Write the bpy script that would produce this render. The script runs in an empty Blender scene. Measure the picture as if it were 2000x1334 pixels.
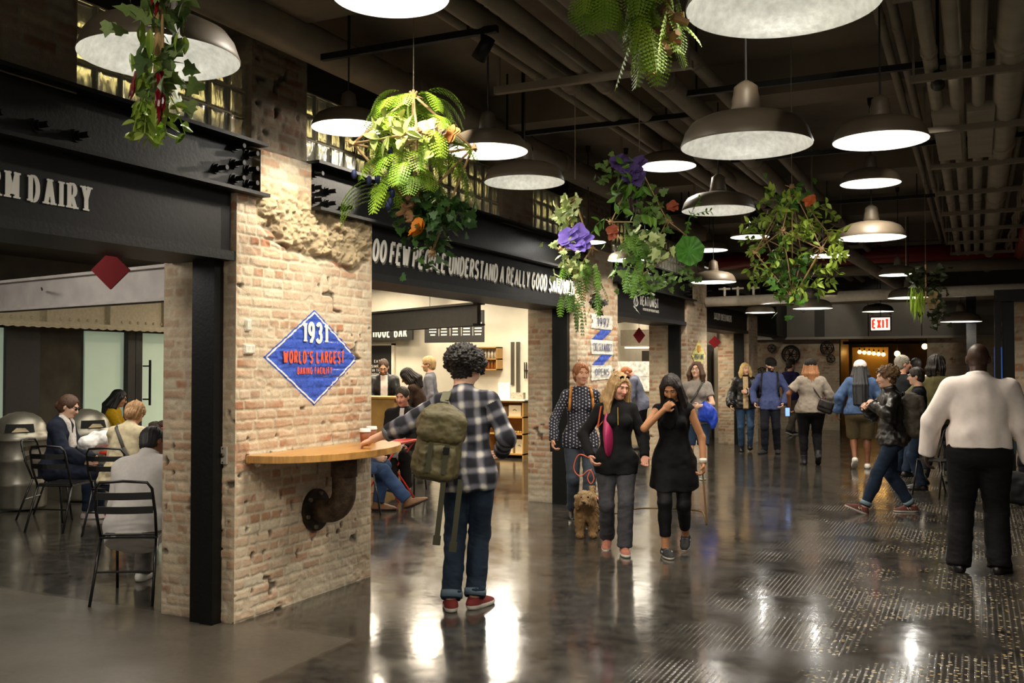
import bpy, math, random
import numpy as np
from mathutils import Vector, Matrix, Euler

# ---------------------------------------------------------------- camera, world, exposure
SC = bpy.context.scene
COL = SC.collection
cam_d = bpy.data.cameras.new('camera')
cam_d.sensor_fit = 'HORIZONTAL'; cam_d.sensor_width = 36.0
cam_d.lens = 36.0 * 1900.0 / 2000.0
cam_d.clip_start = 0.05; cam_d.clip_end = 200
cam = bpy.data.objects.new('camera', cam_d); COL.objects.link(cam)
cam.location = (0, 0, 1.65)
cam.rotation_euler = (math.radians(90) + math.atan(48 / 1900.0), 0, math.radians(25.47))
SC.camera = cam
SC.view_settings.view_transform = 'Standard'
SC.view_settings.look = 'None'
SC.view_settings.gamma = 1.0
SC.view_settings.use_curve_mapping = False
SC.view_settings.exposure = 0.35
W = bpy.data.worlds.new('world'); SC.world = W; W.use_nodes = True
W.node_tree.nodes['Background'].inputs[0].default_value = (1.0, 0.9, 0.76, 1)
W.node_tree.nodes['Background'].inputs[1].default_value = 0.32

def area(name, loc, rot, sx, sy, power, col=(1, .85, .65)):
    d = bpy.data.lights.new(name, 'AREA'); d.shape = 'RECTANGLE'; d.size = sx; d.size_y = sy
    d.energy = power; d.color = col
    o = bpy.data.objects.new(name, d); COL.objects.link(o); o.location = loc; o.rotation_euler = rot
    return o
# ceiling lighting of the shops behind the brick piers, plus added fill lights
area('seating_ceiling_light', (-7.8, 7.6, 2.95), (0, 0, 0), 3.2, 3.6, 95, (1, .93, .78))
for x_, y_ in ((-6.6, 12.2), (-8.2, 12.9), (-9.8, 13.6), (-7.2, 14.6), (-8.8, 15.0), (-10.4, 15.3)): area('cafe_ceiling_light', (x_, y_, 3.2), (0, 0, 0), .45, .45, 50, (1, .86, .66))
area('cafe_front_light', (-5.6, 10.2, 2.9), (0, 0, 0), 1.2, 3.0, 22, (1, .84, .6))
area('cafe_wall_fill_light', (-7.5, 15.2, 2.9), (math.radians(-25), 0, 0), .5, .5, 30, (1, .93, .8))  # added fill, whitens the right end of the cafe wall
area('deli_ceiling_light', (-6.9, 18.8, 3.0), (0, 0, 0), 3.5, 3.0, 170, (1, .9, .72))
area('cheese_shop_ceiling_light', (-6.9, 23.2, 3.0), (0, 0, 0), 3.5, 2.6, 110, (1, .9, .74))
a_ = area('beam_fill_light', (-6.3, 3.4, 2.7), (0, 0, 0), 1.2, .4, 42, (1, .93, .85)); a_.rotation_euler = (Vector((-7.6, 6.2, 2.3)) - a_.location).to_track_quat('-Z', 'Y').to_euler()  # added unseen fill, brightens the camera side of the grey beam
area('back_room_light', (-2.3, 29.5, 3.0), (0, 0, 0), 3.0, 3.0, 70, (1, .62, .25))

# ---------------------------------------------------------------- helpers
def srgb(c):
    if isinstance(c, str):
        c = [int(c[i:i + 2], 16) / 255 for i in (0, 2, 4)]
    return tuple(((v / 12.92) if v <= .04045 else ((v + .055) / 1.055) ** 2.4) for v in c[:3])

MATS = {}
def mat(name, col, rough=.6, metal=0, noise=0, nscale=20, bump=0, bscale=60, emit=0, ecol=None, spec=.5,
        col2=None, attr=None, trans=0, sheen=0, stretch=None, ndetail=4, coat=0):
    if name in MATS: return MATS[name]
    m = bpy.data.materials.new(name); m.use_nodes = True
    nt = m.node_tree; N = nt.nodes; L = nt.links
    b = N['Principled BSDF']
    c = srgb(col) + (1,)
    b.inputs['Base Color'].default_value = c
    b.inputs['Roughness'].default_value = rough
    b.inputs['Metallic'].default_value = metal
    b.inputs['Specular IOR Level'].default_value = spec
    b.inputs['Transmission Weight'].default_value = trans
    b.inputs['Coat Weight'].default_value = coat
    if sheen: b.inputs['Sheen Weight'].default_value = sheen
    tc = N.new('ShaderNodeTexCoord'); src = tc.outputs['Object']
    if stretch:
        mp = N.new('ShaderNodeMapping'); mp.inputs['Scale'].default_value = stretch
        L.new(src, mp.inputs[0]); src = mp.outputs[0]
    base = None
    if attr:
        a = N.new('ShaderNodeAttribute'); a.attribute_name = attr; base = a.outputs['Color']
        L.new(base, b.inputs['Base Color'])
    if noise:
        nz = N.new('ShaderNodeTexNoise'); nz.inputs['Scale'].default_value = nscale
        nz.inputs['Detail'].default_value = ndetail; L.new(src, nz.inputs['Vector'])
        cr = N.new('ShaderNodeMapRange'); cr.inputs[1].default_value = .3; cr.inputs[2].default_value = .7
        L.new(nz.outputs[0], cr.inputs[0])
        mx = N.new('ShaderNodeMix'); mx.data_type = 'RGBA'
        L.new(cr.outputs[0], mx.inputs[0])
        if attr:
            mx.blend_type = 'MULTIPLY'; L.new(base, mx.inputs[6])
            mx.inputs[7].default_value = (1 - noise,) * 3 + (1,)
        elif col2:
            mx.inputs[6].default_value = c; mx.inputs[7].default_value = srgb(col2) + (1,)
        else:
            mx.inputs[6].default_value = tuple(v * (1 - noise) for v in c[:3]) + (1,)
            mx.inputs[7].default_value = tuple(min(1, v * (1 + noise)) for v in c[:3]) + (1,)
        L.new(mx.outputs[2], b.inputs['Base Color'])
    if bump:
        nb = N.new('ShaderNodeTexNoise'); nb.inputs['Scale'].default_value = bscale
        nb.inputs['Detail'].default_value = 5; L.new(src, nb.inputs['Vector'])
        bp = N.new('ShaderNodeBump'); bp.inputs['Strength'].default_value = bump
        bp.inputs['Distance'].default_value = .01
        L.new(nb.outputs[0], bp.inputs['Height']); L.new(bp.outputs[0], b.inputs['Normal'])
    if emit:
        b.inputs['Emission Color'].default_value = srgb(ecol or col) + (1,)
        b.inputs['Emission Strength'].default_value = emit
    MATS[name] = m
    return m

def tag(o, label=None, cat=None, group=None, kind=None):
    if label: o['label'] = label
    if cat: o['category'] = cat
    if group: o['group'] = group
    if kind: o['kind'] = kind
    return o

def empty(name, loc, rz=0, label=None, cat=None, group=None):
    o = bpy.data.objects.new(name, None); COL.objects.link(o)
    o.location = loc; o.rotation_euler = (0, 0, rz); o.empty_display_size = .1
    return tag(o, label, cat, group)

def copy_tree(o, parent=None):
    c = o.copy(); COL.objects.link(c); c.parent = parent
    for ch in list(o.children): copy_tree(ch, c)
    return c

def mkobj(name, verts, faces, m, parent=None, smooth=False, mids=None, colors=None):
    me = bpy.data.meshes.new(name)
    V = np.asarray(verts, dtype=np.float32)
    if isinstance(faces, np.ndarray) and faces.ndim == 2:
        n, k = faces.shape
        me.vertices.add(len(V)); me.vertices.foreach_set('co', V.ravel())
        me.loops.add(n * k); me.loops.foreach_set('vertex_index', faces.ravel().astype(np.int32))
        me.polygons.add(n)
        me.polygons.foreach_set('loop_start', np.arange(n, dtype=np.int32) * k)
        me.polygons.foreach_set('loop_total', np.full(n, k, dtype=np.int32))
    else:
        me.from_pydata([tuple(v) for v in V.tolist()], [], faces)
    ms = m if isinstance(m, (list, tuple)) else [m]
    for x in ms: me.materials.append(x)
    if mids is not None: me.polygons.foreach_set('material_index', np.asarray(mids, dtype=np.int32))
    me.update(calc_edges=True)
    if smooth: me.polygons.foreach_set('use_smooth', np.ones(len(me.polygons), dtype=bool))
    if colors is not None:
        a = me.color_attributes.new('Col', 'FLOAT_COLOR', 'POINT')
        cc = np.ones((len(V), 4), dtype=np.float32); cc[:, :3] = colors
        a.data.foreach_set('color', cc.ravel())
    me.validate()
    o = bpy.data.objects.new(name, me); COL.objects.link(o)
    if parent is not None: o.parent = parent
    return o

def frame_from(d):
    d = np.array(d, float); d /= (np.linalg.norm(d) + 1e-12)
    a = np.array([0, 0, 1.]) if abs(d[2]) < .95 else np.array([1., 0, 0])
    u = np.cross(a, d); u /= np.linalg.norm(u); v = np.cross(d, u)
    return u, v, d

def smooth_path(P, n=5):
    P = [np.array(p, float) for p in P]; Q = [2 * P[0] - P[1]] + P + [2 * P[-1] - P[-2]]; out = []
    for i in range(1, len(Q) - 2):
        a, b, c, d = Q[i - 1:i + 3]
        for k in range(n):
            t = k / n; out.append(.5 * (2 * b + (c - a) * t + (2 * a - 5 * b + 4 * c - d) * t * t + (3 * b - a - 3 * c + d) * t ** 3))
    return out + [P[-1]]
class MB:
    def __init__(s): s.v = []; s.f = []; s.m = []; s.cur = 0
    def add(s, vs, fs):
        b = len(s.v); s.v.extend([tuple(map(float, p)) for p in vs])
        s.f.extend([tuple(i + b for i in f) for f in fs]); s.m.extend([s.cur] * len(fs))
        return s
    def box(s, lo, hi, M=None):
        x0, y0, z0 = lo; x1, y1, z1 = hi
        vs = [(x, y, z) for z in (z0, z1) for y in (y0, y1) for x in (x0, x1)]
        if M is not None: vs = [tuple(M @ Vector(p)) for p in vs]
        return s.add(vs, [(0, 2, 3, 1), (4, 5, 7, 6), (0, 1, 5, 4), (2, 6, 7, 3), (0, 4, 6, 2), (1, 3, 7, 5)])
    def bar(s, p0, p1, w, h=None, up=None):
        h = h or w; p0 = np.array(p0, float); p1 = np.array(p1, float)
        d = p1 - p0; d /= np.linalg.norm(d)
        a = np.array(up, float) if up is not None else (np.array([0, 0, 1.]) if abs(d[2]) < .95 else np.array([1., 0, 0]))
        u = np.cross(a, d); u /= np.linalg.norm(u); v = np.cross(d, u)
        vs = [p + u * a_ * w / 2 + v * b_ * h / 2 for p in (p0, p1) for a_, b_ in ((-1, -1), (1, -1), (1, 1), (-1, 1))]
        return s.add(vs, [(3, 2, 1, 0), (4, 5, 6, 7), (0, 1, 5, 4), (1, 2, 6, 5), (2, 3, 7, 6), (3, 0, 4, 7)])
    def cyl(s, p0, p1, r0, r1=None, n=12, caps=True):
        r1 = r0 if r1 is None else r1
        p0 = np.array(p0, float); p1 = np.array(p1, float); u, v, d = frame_from(p1 - p0)
        vs = []
        for p, r in ((p0, r0), (p1, r1)):
            for i in range(n):
                a = 2 * math.pi * i / n; vs.append(p + (u * math.cos(a) + v * math.sin(a)) * r)
        fs = [(i, (i + 1) % n, n + (i + 1) % n, n + i) for i in range(n)]
        if caps: fs += [tuple(range(n))[::-1], tuple(range(n, 2 * n))]
        return s.add(vs, fs)
    def tube(s, path, r, n=8, closed=False):
        P = [np.array(p, float) for p in path]; k = len(P)
        rs = r if isinstance(r, (list, tuple)) else [r] * k
        vs = []; pu = None
        for i in range(k):
            a = P[(i - 1) % k] if (closed or i > 0) else P[i]; b = P[(i + 1) % k] if (closed or i < k - 1) else P[i]
            u, v, d = frame_from(b - a)
            if pu is not None:
                u = pu - d * (pu @ d); u /= (np.linalg.norm(u) + 1e-9); v = np.cross(d, u)
            pu = u
            for j in range(n):
                t = 2 * math.pi * j / n; vs.append(P[i] + (u * math.cos(t) + v * math.sin(t)) * rs[i])
        fs = []
        for i in range(k if closed else k - 1):
            for j in range(n):
                i2 = (i + 1) % k; fs.append((i * n + j, i * n + (j + 1) % n, i2 * n + (j + 1) % n, i2 * n + j))
        if not closed: fs += [tuple(range(n))[::-1], tuple(range((k - 1) * n, k * n))]
        return s.add(vs, fs)
    def lathe(s, prof, n=32, c=(0, 0, 0), flip=False):
        vs = []
        for r, z in prof:
            for j in range(n):
                t = 2 * math.pi * j / n; vs.append((c[0] + r * math.cos(t), c[1] + r * math.sin(t), c[2] + z))
        fs = []
        for i in range(len(prof) - 1):
            for j in range(n):
                q = (i * n + j, i * n + (j + 1) % n, (i + 1) * n + (j + 1) % n, (i + 1) * n + j)
                fs.append(q[::-1] if flip else q)
        return s.add(vs, fs)
    def sphere(s, c, r, n=12, m=8):
        rx, ry, rz = r if isinstance(r, (list, tuple)) else (r, r, r)
        prof = [(math.sin(math.pi * i / m), -math.cos(math.pi * i / m)) for i in range(m + 1)]
        vs = []
        for a, z in prof:
            for j in range(n):
                t = 2 * math.pi * j / n; vs.append((c[0] + rx * max(a, 1e-4) * math.cos(t), c[1] + ry * max(a, 1e-4) * math.sin(t), c[2] + rz * z))
        fs = [(i * n + j, i * n + (j + 1) % n, (i + 1) * n + (j + 1) % n, (i + 1) * n + j) for i in range(m) for j in range(n)]
        return s.add(vs, fs)
    def poly(s, pts, off=None):
        n = len(pts)
        if off is None: return s.add(pts, [tuple(range(n))])
        o = np.array(off, float); vs = [np.array(p, float) for p in pts] + [np.array(p, float) + o for p in pts]
        fs = [tuple(range(n))[::-1], tuple(range(n, 2 * n))] + [(i, (i + 1) % n, n + (i + 1) % n, n + i) for i in range(n)]
        return s.add(vs, fs)
    def build(s, name, m, parent=None, smooth=False, bevel=0):
        o = mkobj(name, s.v, s.f, m, parent, smooth, mids=s.m)
        if bevel:
            md = o.modifiers.new('b', 'BEVEL'); md.width = bevel; md.segments = 2; md.limit_method = 'ANGLE'
        return o

def thing(name, mb, m, label, cat, group=None, loc=None, rz=0, **k):
    o = mb.build(name, m, None, **k)
    if loc is not None: o.location = loc; o.rotation_euler = (0, 0, rz)
    return tag(o, label, cat, group)
def struct(name, mb, m, **k):
    return tag(mb.build(name, m, None, **k), kind='structure')

# lattice value noise, vectorised
_T = np.random.RandomState(7).rand(64, 64, 64).astype(np.float32)
def vnoise(x, y, z=0.0):
    x = np.asarray(x, np.float32); y = np.asarray(y, np.float32); z = np.asarray(z, np.float32) + np.zeros_like(x)
    xi = np.floor(x).astype(int); yi = np.floor(y).astype(int); zi = np.floor(z).astype(int)
    fx = x - xi; fy = y - yi; fz = z - zi
    fx = fx * fx * (3 - 2 * fx); fy = fy * fy * (3 - 2 * fy); fz = fz * fz * (3 - 2 * fz)
    def g(a, b, c): return _T[(xi + a) & 63, (yi + b) & 63, (zi + c) & 63]
    c00 = g(0, 0, 0) * (1 - fx) + g(1, 0, 0) * fx; c10 = g(0, 1, 0) * (1 - fx) + g(1, 1, 0) * fx
    c01 = g(0, 0, 1) * (1 - fx) + g(1, 0, 1) * fx; c11 = g(0, 1, 1) * (1 - fx) + g(1, 1, 1) * fx
    return (c00 * (1 - fy) + c10 * fy) * (1 - fz) + (c01 * (1 - fy) + c11 * fy) * fz
def fbm(x, y, z=0.0, o=3):
    s = 0; a = .5
    for i in range(o):
        s = s + a * vnoise(x * 2 ** i + 17 * i, y * 2 ** i + 5 * i, np.asarray(z) * 2 ** i); a *= .5
    return s / (1 - .5 ** o)
def sstep(a, b, x):
    t = np.clip((x - a) / (b - a), 0, 1); return t * t * (3 - 2 * t)

# stroke lettering: every glyph a list of polylines on a 0..w by 0..1 grid
def _arc(cx, cy, rx, ry, a0, a1, n=8):
    return [(cx + rx * math.cos(math.radians(a0 + (a1 - a0) * i / n)), cy + ry * math.sin(math.radians(a0 + (a1 - a0) * i / n))) for i in range(n + 1)]
GL = {
 'A': [[(0, 0), (.3, 1)], [(.3, 1), (.6, 0)], [(.1, .33), (.5, .33)]],
 'B': [[(0, 0), (0, 1)], [(0, 1), (.25, 1)] + _arc(.25, .76, .24, .24, 90, -90) + [(0, .52)], [(.25, .52)] + _arc(.25, .26, .3, .26, 90, -90) + [(0, 0)]],
 'C': [_arc(.3, .5, .3, .5, 50, 310, 14)],
 'D': [[(0, 0), (0, 1)], [(0, 1), (.2, 1)] + _arc(.2, .5, .38, .5, 90, -90, 12) + [(0, 0)]],
 'E': [[(0, 0), (0, 1)], [(0, 1), (.48, 1)], [(0, .52), (.4, .52)], [(0, 0), (.5, 0)]],
 'F': [[(0, 0), (0, 1)], [(0, 1), (.48, 1)], [(0, .52), (.4, .52)]],
 'G': [_arc(.3, .5, .3, .5, 50, 340, 14) + [(.6, .45), (.36, .45)]],
 'H': [[(0, 0), (0, 1)], [(.55, 0), (.55, 1)], [(0, .52), (.55, .52)]],
 'I': [[(0, 0), (0, 1)]],
 'J': [[(.35, 1), (.35, .25)] + _arc(.18, .25, .17, .25, 0, -180)],
 'K': [[(0, 0), (0, 1)], [(.52, 1), (0, .42)], [(.16, .58), (.55, 0)]],
 'L': [[(0, 1), (0, 0)], [(0, 0), (.46, 0)]],
 'M': [[(0, 0), (0, 1)], [(0, 1), (.36, .15)], [(.36, .15), (.72, 1)], [(.72, 1), (.72, 0)]],
 'N': [[(0, 0), (0, 1)], [(0, 1), (.56, 0)], [(.56, 0), (.56, 1)]],
 'O': [_arc(.31, .5, .31, .5, 90, 450, 20)],
 'P': [[(0, 0), (0, 1)], [(0, 1), (.25, 1)] + _arc(.25, .74, .27, .26, 90, -90) + [(0, .48)]],
 'R': [[(0, 0), (0, 1)], [(0, 1), (.25, 1)] + _arc(.25, .75, .26, .25, 90, -90) + [(0, .5)], [(.22, .5), (.54, 0)]],
 'S': [_arc(.27, .75, .25, .25, 30, 270, 9) + _arc(.27, .25, .27, .25, 90, -150, 9)],
 'T': [[(.27, 0), (.27, 1)], [(0, 1), (.54, 1)]],
 'U': [[(0, 1), (0, .3)] + _arc(.28, .3, .28, .3, 180, 360) + [(.56, 1)]],
 'V': [[(0, 1), (.28, 0)], [(.28, 0), (.56, 1)]],
 'W': [[(0, 1), (.2, 0)], [(.2, 0), (.4, .85)], [(.4, .85), (.6, 0)], [(.6, 0), (.8, 1)]],
 'X': [[(0, 1), (.55, 0)], [(0, 0), (.55, 1)]],
 'Y': [[(0, 1), (.28, .48)], [(.56, 1), (.28, .48)], [(.28, .48), (.28, 0)]],
 'Z': [[(0, 1), (.5, 1), (0, 0), (.5, 0)]],
 '1': [[(.06, .8), (.22, 1)], [(.22, 1), (.22, 0)]],
 '3': [_arc(.24, .76, .24, .24, 160, -80, 9) + _arc(.24, .26, .27, .26, 80, -160, 9)],
 '7': [[(0, 1), (.5, 1), (.16, 0)]],
 '9': [_arc(.27, .7, .25, .3, 0, 360, 14), [(.52, .7), (.48, .3), (.3, .02), (.1, .05)]],
 "'": [[(0, 1), (0, .78)]], '.': [[(0, 0), (0, .06)]], ',': [[(0, .02), (-.05, -.15)]],
}
def ribbon(pl, w, thin=None):
    # 2D polygon quads of a polyline with mitred joints
    P = [np.array(p, float) for p in pl]; n = len(P); Lf = []; Rt = []
    cl = np.linalg.norm(P[0] - P[-1]) < 1e-6
    for i in range(n):
        if cl and i in (0, n - 1): a, b = P[-2], P[1]
        else: a = P[max(0, i - 1)]; b = P[min(n - 1, i + 1)]
        d = b - a; d /= (np.linalg.norm(d) + 1e-9); nn = np.array([-d[1], d[0]])
        ww = w
        if thin is not None: ww = w * (thin + (1 - thin) * abs(d[1]) ** 1.5) # thick verticals
        Lf.append(P[i] + nn * ww / 2); Rt.append(P[i] - nn * ww / 2)
    return [(Lf[i], Rt[i], Rt[i + 1], Lf[i + 1]) for i in range(n - 1)]
def text_mb(mb, s, origin, ux, uy, h, weight=.13, xs=1.0, gap=.2, serif=0, slant=0, thin=None, thick=.004, space=.35, center=False):
    ux = np.array(ux, float); uy = np.array(uy, float); O = np.array(origin, float); nrm = np.cross(ux, uy)
    cx = 0; quads = []
    for ch in s:
        if ch == ' ': cx += space; continue
        g = GL[ch]; xmax = max(p[0] for pl in g for p in pl)
        for pl in g:
            q = ribbon([((p[0]) * xs + cx, p[1]) for p in pl], weight, thin)
            quads += q
            if serif and len(pl) == 2 and (abs(pl[0][0] - pl[1][0]) < abs(pl[0][1] - pl[1][1])) or (serif and ch in 'U'):
                for e in (pl[0], pl[-1]):
                    if e[1] in (0, 1):
                        w2 = weight * .5 + serif; sg = 1 if e[1] == 0 else -1
                        x = e[0] * xs + cx
                        t = weight * .35
                        quads.append((np.array([x - w2, e[1] + sg * t]), np.array([x - w2, e[1]]), np.array([x + w2, e[1]]), np.array([x + w2, e[1] + sg * t])))
        cx += xmax * xs + gap + weight
    tot = cx - gap - weight
    off = -tot / 2 if center else 0
    for k, q in enumerate(quads):
        pts = []
        for p in q:
            x = p[0] + slant * p[1] + off
            pts.append(O + ux * x * h + uy * p[1] * h + nrm * (k % 5) * .00015)
        a = np.cross(ux, uy) @ np.cross(pts[1] - pts[0], pts[3] - pts[0])
        if a < 0: pts = pts[::-1]
        mb.poly(pts, off=nrm * thick)
    return tot * h
# ---------------------------------------------------------------- materials of the setting
M_black = mat('black_steel', '090908', .5, noise=.25, nscale=8, bump=.15, bscale=40, spec=.28)
M_sign = mat('black_fascia', '0A0A0A', .6, noise=.2, nscale=6, bump=.1, bscale=30, spec=.25)
M_ceil = mat('dark_ceiling_paint', '6A6152', .85, noise=.3, nscale=1.3)
M_pipe = mat('grey_pipe_paint', '746B5B', .55, noise=.15, nscale=5)
M_pipe2 = mat('pale_pipe_paint', '8C8472', .5, noise=.15, nscale=5)
M_red = mat('red_pipe_paint', '7A1512', .4, noise=.15, nscale=4)
M_white = mat('white_letter_paint', 'F2EEE4', .6)
M_brick = mat('old_brick', 'C09A78', .9, attr='Col', noise=.16, nscale=55, bump=.35, bscale=140)
M_cream = mat('cream_plaster', 'D9CBB0', .8, noise=.08, nscale=3)
M_dark = mat('dark_interior', '2A2620', .8, noise=.2, nscale=3)
M_wood = mat('pale_birch_wood', 'C99A55', .45, noise=.14, nscale=6, stretch=(1, 8, 1))

def floor_material():
    m = bpy.data.materials.new('polished_concrete'); m.use_nodes = True
    nt = m.node_tree; N = nt.nodes; L = nt.links; b = N['Principled BSDF']
    tc = N.new('ShaderNodeTexCoord'); O = tc.outputs['Object']
    def noise(sc, det=4, vec=O, rough=.5):
        n = N.new('ShaderNodeTexNoise'); n.inputs['Scale'].default_value = sc; n.inputs['Detail'].default_value = det
        n.inputs['Roughness'].default_value = rough
        L.new(vec, n.inputs['Vector']); return n.outputs[0]
    def mr(x, a, b_, c=0, d=1):
        n = N.new('ShaderNodeMapRange'); n.inputs[1].default_value = a; n.inputs[2].default_value = b_; n.inputs[3].default_value = c; n.inputs[4].default_value = d
        L.new(x, n.inputs[0]); return n.outputs[0]
    def mth(op, x, y=None, v=None):
        n = N.new('ShaderNodeMath'); n.operation = op; L.new(x, n.inputs[0])
        if y is not None: L.new(y, n.inputs[1])
        if v is not None: n.inputs[1].default_value = v
        return n.outputs[0]
    def mix(f, a, b_):
        n = N.new('ShaderNodeMix'); n.data_type = 'RGBA'
        L.new(f, n.inputs[0])
        for k, x in ((6, a), (7, b_)):
            if isinstance(x, str): n.inputs[k].default_value = srgb(x) + (1,)
            else: L.new(x, n.inputs[k])
        return n.outputs[2]
    sx = N.new('ShaderNodeSeparateXYZ'); L.new(O, sx.inputs[0])
    c1 = mix(mr(noise(.9, 5), .35, .65), '2A2825', '3C3934')
    c2 = mix(mr(noise(9, 6), .4, .75), c1, '4A463F')
    n1 = mix(mr(noise(3.2, 6, rough=.7), .56, .66), c2, '1B1A18')
    # steel tile insets: fine rows along the corridor, only in worn patches on the right
    wob = noise(1.1, 3)
    px = mth('ADD', sx.outputs[0], mth('MULTIPLY', wob, None, .9))
    zone = mr(px, -1.35, -1.05)
    rows = mth('PINGPONG', mth('MULTIPLY', sx.outputs[0], None, 30.0), None, .5)
    cols = mth('PINGPONG', mth('MULTIPLY', sx.outputs[1], None, 22.0), None, .5)
    dots = mth('MULTIPLY', mr(rows, .3, .4), mr(cols, .08, .13))
    patch = mr(noise(1.3, 4), .44, .6)
    plate = mth('MULTIPLY', mth('MULTIPLY', dots, patch), zone)
    c3 = mix(mth('MULTIPLY', plate, None, .32), n1, '8E887C')
    vo = N.new('ShaderNodeTexVoronoi'); vo.voronoi_dimensions = '2D'; vo.inputs['Scale'].default_value = 22; L.new(O, vo.inputs['Vector'])
    sp = N.new('ShaderNodeSeparateColor'); L.new(vo.outputs['Color'], sp.inputs[0])
    fleck = mth('MULTIPLY', mr(vo.outputs['Distance'], .25, .19), mr(sp.outputs[0], .5, .51))
    zone2 = mth('MULTIPLY', mr(px, -.75, -.2), mr(noise(1.3, 3), .42, .52))
    fleck = mth('MULTIPLY', fleck, zone2)
    gold = mix(sp.outputs[1], 'C9A968', 'E6DCC0')
    c4 = mix(mth('MULTIPLY', fleck, None, .8), c3, gold)
    slab = mth('MULTIPLY', mr(sx.outputs[0], -3.38, -3.42), mr(sx.outputs[1], 5.0, 4.9))
    c5 = mix(mth('MULTIPLY', slab, mr(noise(30, 5), .3, .7, .5, .9)), c4, '5E574C')
    L.new(c5, b.inputs['Base Color'])
    r = mth('ADD', mr(noise(1.7, 6, rough=.65), .3, .7, .07, .22), mth('MULTIPLY', slab, None, .2))
    r2 = mth('ADD', r, mth('MULTIPLY', plate, None, .2))
    L.new(r2, b.inputs['Roughness'])
    b.inputs['Specular IOR Level'].default_value = .5
    b.inputs['Coat Weight'].default_value = .22; b.inputs['Coat Roughness'].default_value = .08
    h = mth('ADD', mth('MULTIPLY', noise(2.4, 3), None, .5), mth('MULTIPLY', noise(13, 3), None, .05))
    h = mth('ADD', h, mth('MULTIPLY', plate, None, .12)); h = mth('ADD', h, mth('MULTIPLY', noise(150, 2), None, .012))
    bp = N.new('ShaderNodeBump'); bp.inputs['Strength'].default_value = .5; bp.inputs['Distance'].default_value = .011
    L.new(h, bp.inputs['Height']); L.new(bp.outputs[0], b.inputs['Normal']); L.new(bp.outputs[0], b.inputs['Coat Normal'])
    return m
struct('floor', MB().poly([(-14, -3, 0), (6.5, -3, 0), (6.5, 33, 0), (-14, 33, 0)]), floor_material())
struct('ceiling', MB().box((-4.9, -3, 4.15), (6.5, 26.4, 4.3)), M_ceil)
struct('wall_right', MB().box((3.2, 15.5, 0), (3.35, 33, 4.2)), M_dark)
w = MB().box((6.3, 2.5, 0), (6.45, 17.4, 4.15)).box((3.35, 17.3, 0), (6.45, 17.45, 4.15)); struct('wall_right_side', w, mat('hall_side_wall', '6E6250', .9, noise=.2, nscale=2))

# ---------------------------------------------------------------- brick relief
def brick_relief(U, V, seed=0, clean=0., ch=.068, bl=.205):
    """U, V metres on a wall -> outward relief (m) and linear colour"""
    wob = (fbm(U * 1.2 + seed * 3, V * 1.2, 0, 2) - .5) * .012
    v = V + wob
    row = np.floor(v / ch).astype(int); fv = v / ch - row
    rs = np.random.RandomState(11 + seed); rofs = rs.rand(256); rhead = rs.rand(256) < .28
    L = np.where(rhead[row & 255], bl * .52, bl)
    uu = U / L + rofs[row & 255] + (fbm(U * 2, V * 9, 5, 2) - .5) * .12
    bi = np.floor(uu).astype(int); fu = uu - bi
    hsh = rs.rand(64, 256); hsh2 = rs.rand(64, 256); hsh3 = rs.rand(64, 256)
    r1 = hsh[bi & 63, row & 255]; r2 = hsh2[bi & 63, row & 255]; r3 = hsh3[bi & 63, row & 255]
    edge = np.minimum(np.minimum(fu, 1 - fu) * L, np.minimum(fv, 1 - fv) * ch)
    nz = (fbm(U * 28, V * 28, seed, 3) - .5)
    edge = edge + nz * .012
    mw = .0045 + .003 * vnoise(U * 3, V * 3, 9)
    br = sstep(mw, mw + .008, edge)                       # 0 joint, 1 brick face
    smear = sstep(.42, .66, fbm(U * 2.3 + 40, V * 2.3, seed, 3))  # joints slushed over with mortar
    h = br * (.005 + .004 * r1) * (1 - .5 * smear) + nz * .006 + (fbm(U * 70, V * 70, 2, 2) - .5) * .003
    chip = sstep(.7, .78, fbm(U * 9 + 7, V * 9, seed + 3, 2)); h = h - chip * br * .008
    pal = np.array([srgb(c) for c in ('C6AA8E', 'BF9E80', 'CEB699', 'BA9678', 'C3A284', 'B58C6C', 'AC7A5A', 'CABBA2')])
    pi = np.clip((r2 ** 1.25 * 8).astype(int), 0, 7)
    col = pal[pi] * (.88 + .26 * r3)[..., None]
    mort = np.array(srgb('C4B69C')) * (.85 + .35 * fbm(U * 14, V * 14, 1, 2))[..., None]
    k = (br * (1 - .55 * smear))[..., None]
    col = mort * (1 - k) + col * k
    dirt = sstep(.45, .8, fbm(U * 1.1 + 90, V * 1.1, seed, 4)); col = col * (1 - .28 * dirt[..., None])
    eff = sstep(.5, .1, V)[..., None] * .45 * sstep(.35, .6, fbm(U * 2, V * 3, 3, 3))[..., None]   # pale efflorescence near the floor
    col = col * (1 - eff) + np.array(srgb('D8CDB4')) * eff
    hole = sstep(.86, .9, vnoise(U * 17, V * 17, seed + 20)) * sstep(.55, .65, vnoise(U * 1.7, V * 1.7, 31))
    h = h - hole * .02; col = col * (1 - .7 * hole[..., None])
    return h, col
def panel_grid(u0, u1, v0, v1, st):
    nu = max(2, int(round((u1 - u0) / st)) + 1); nv = max(2, int(round((v1 - v0) / st)) + 1)
    U, V = np.meshgrid(np.linspace(u0, u1, nu), np.linspace(v0, v1, nv), indexing='ij')
    i = np.arange(nu * nv).reshape(nu, nv)
    F = np.stack([i[:-1, :-1], i[1:, :-1], i[1:, 1:], i[:-1, 1:]], -1).reshape(-1, 4)
    return U.ravel(), V.ravel(), F
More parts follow.
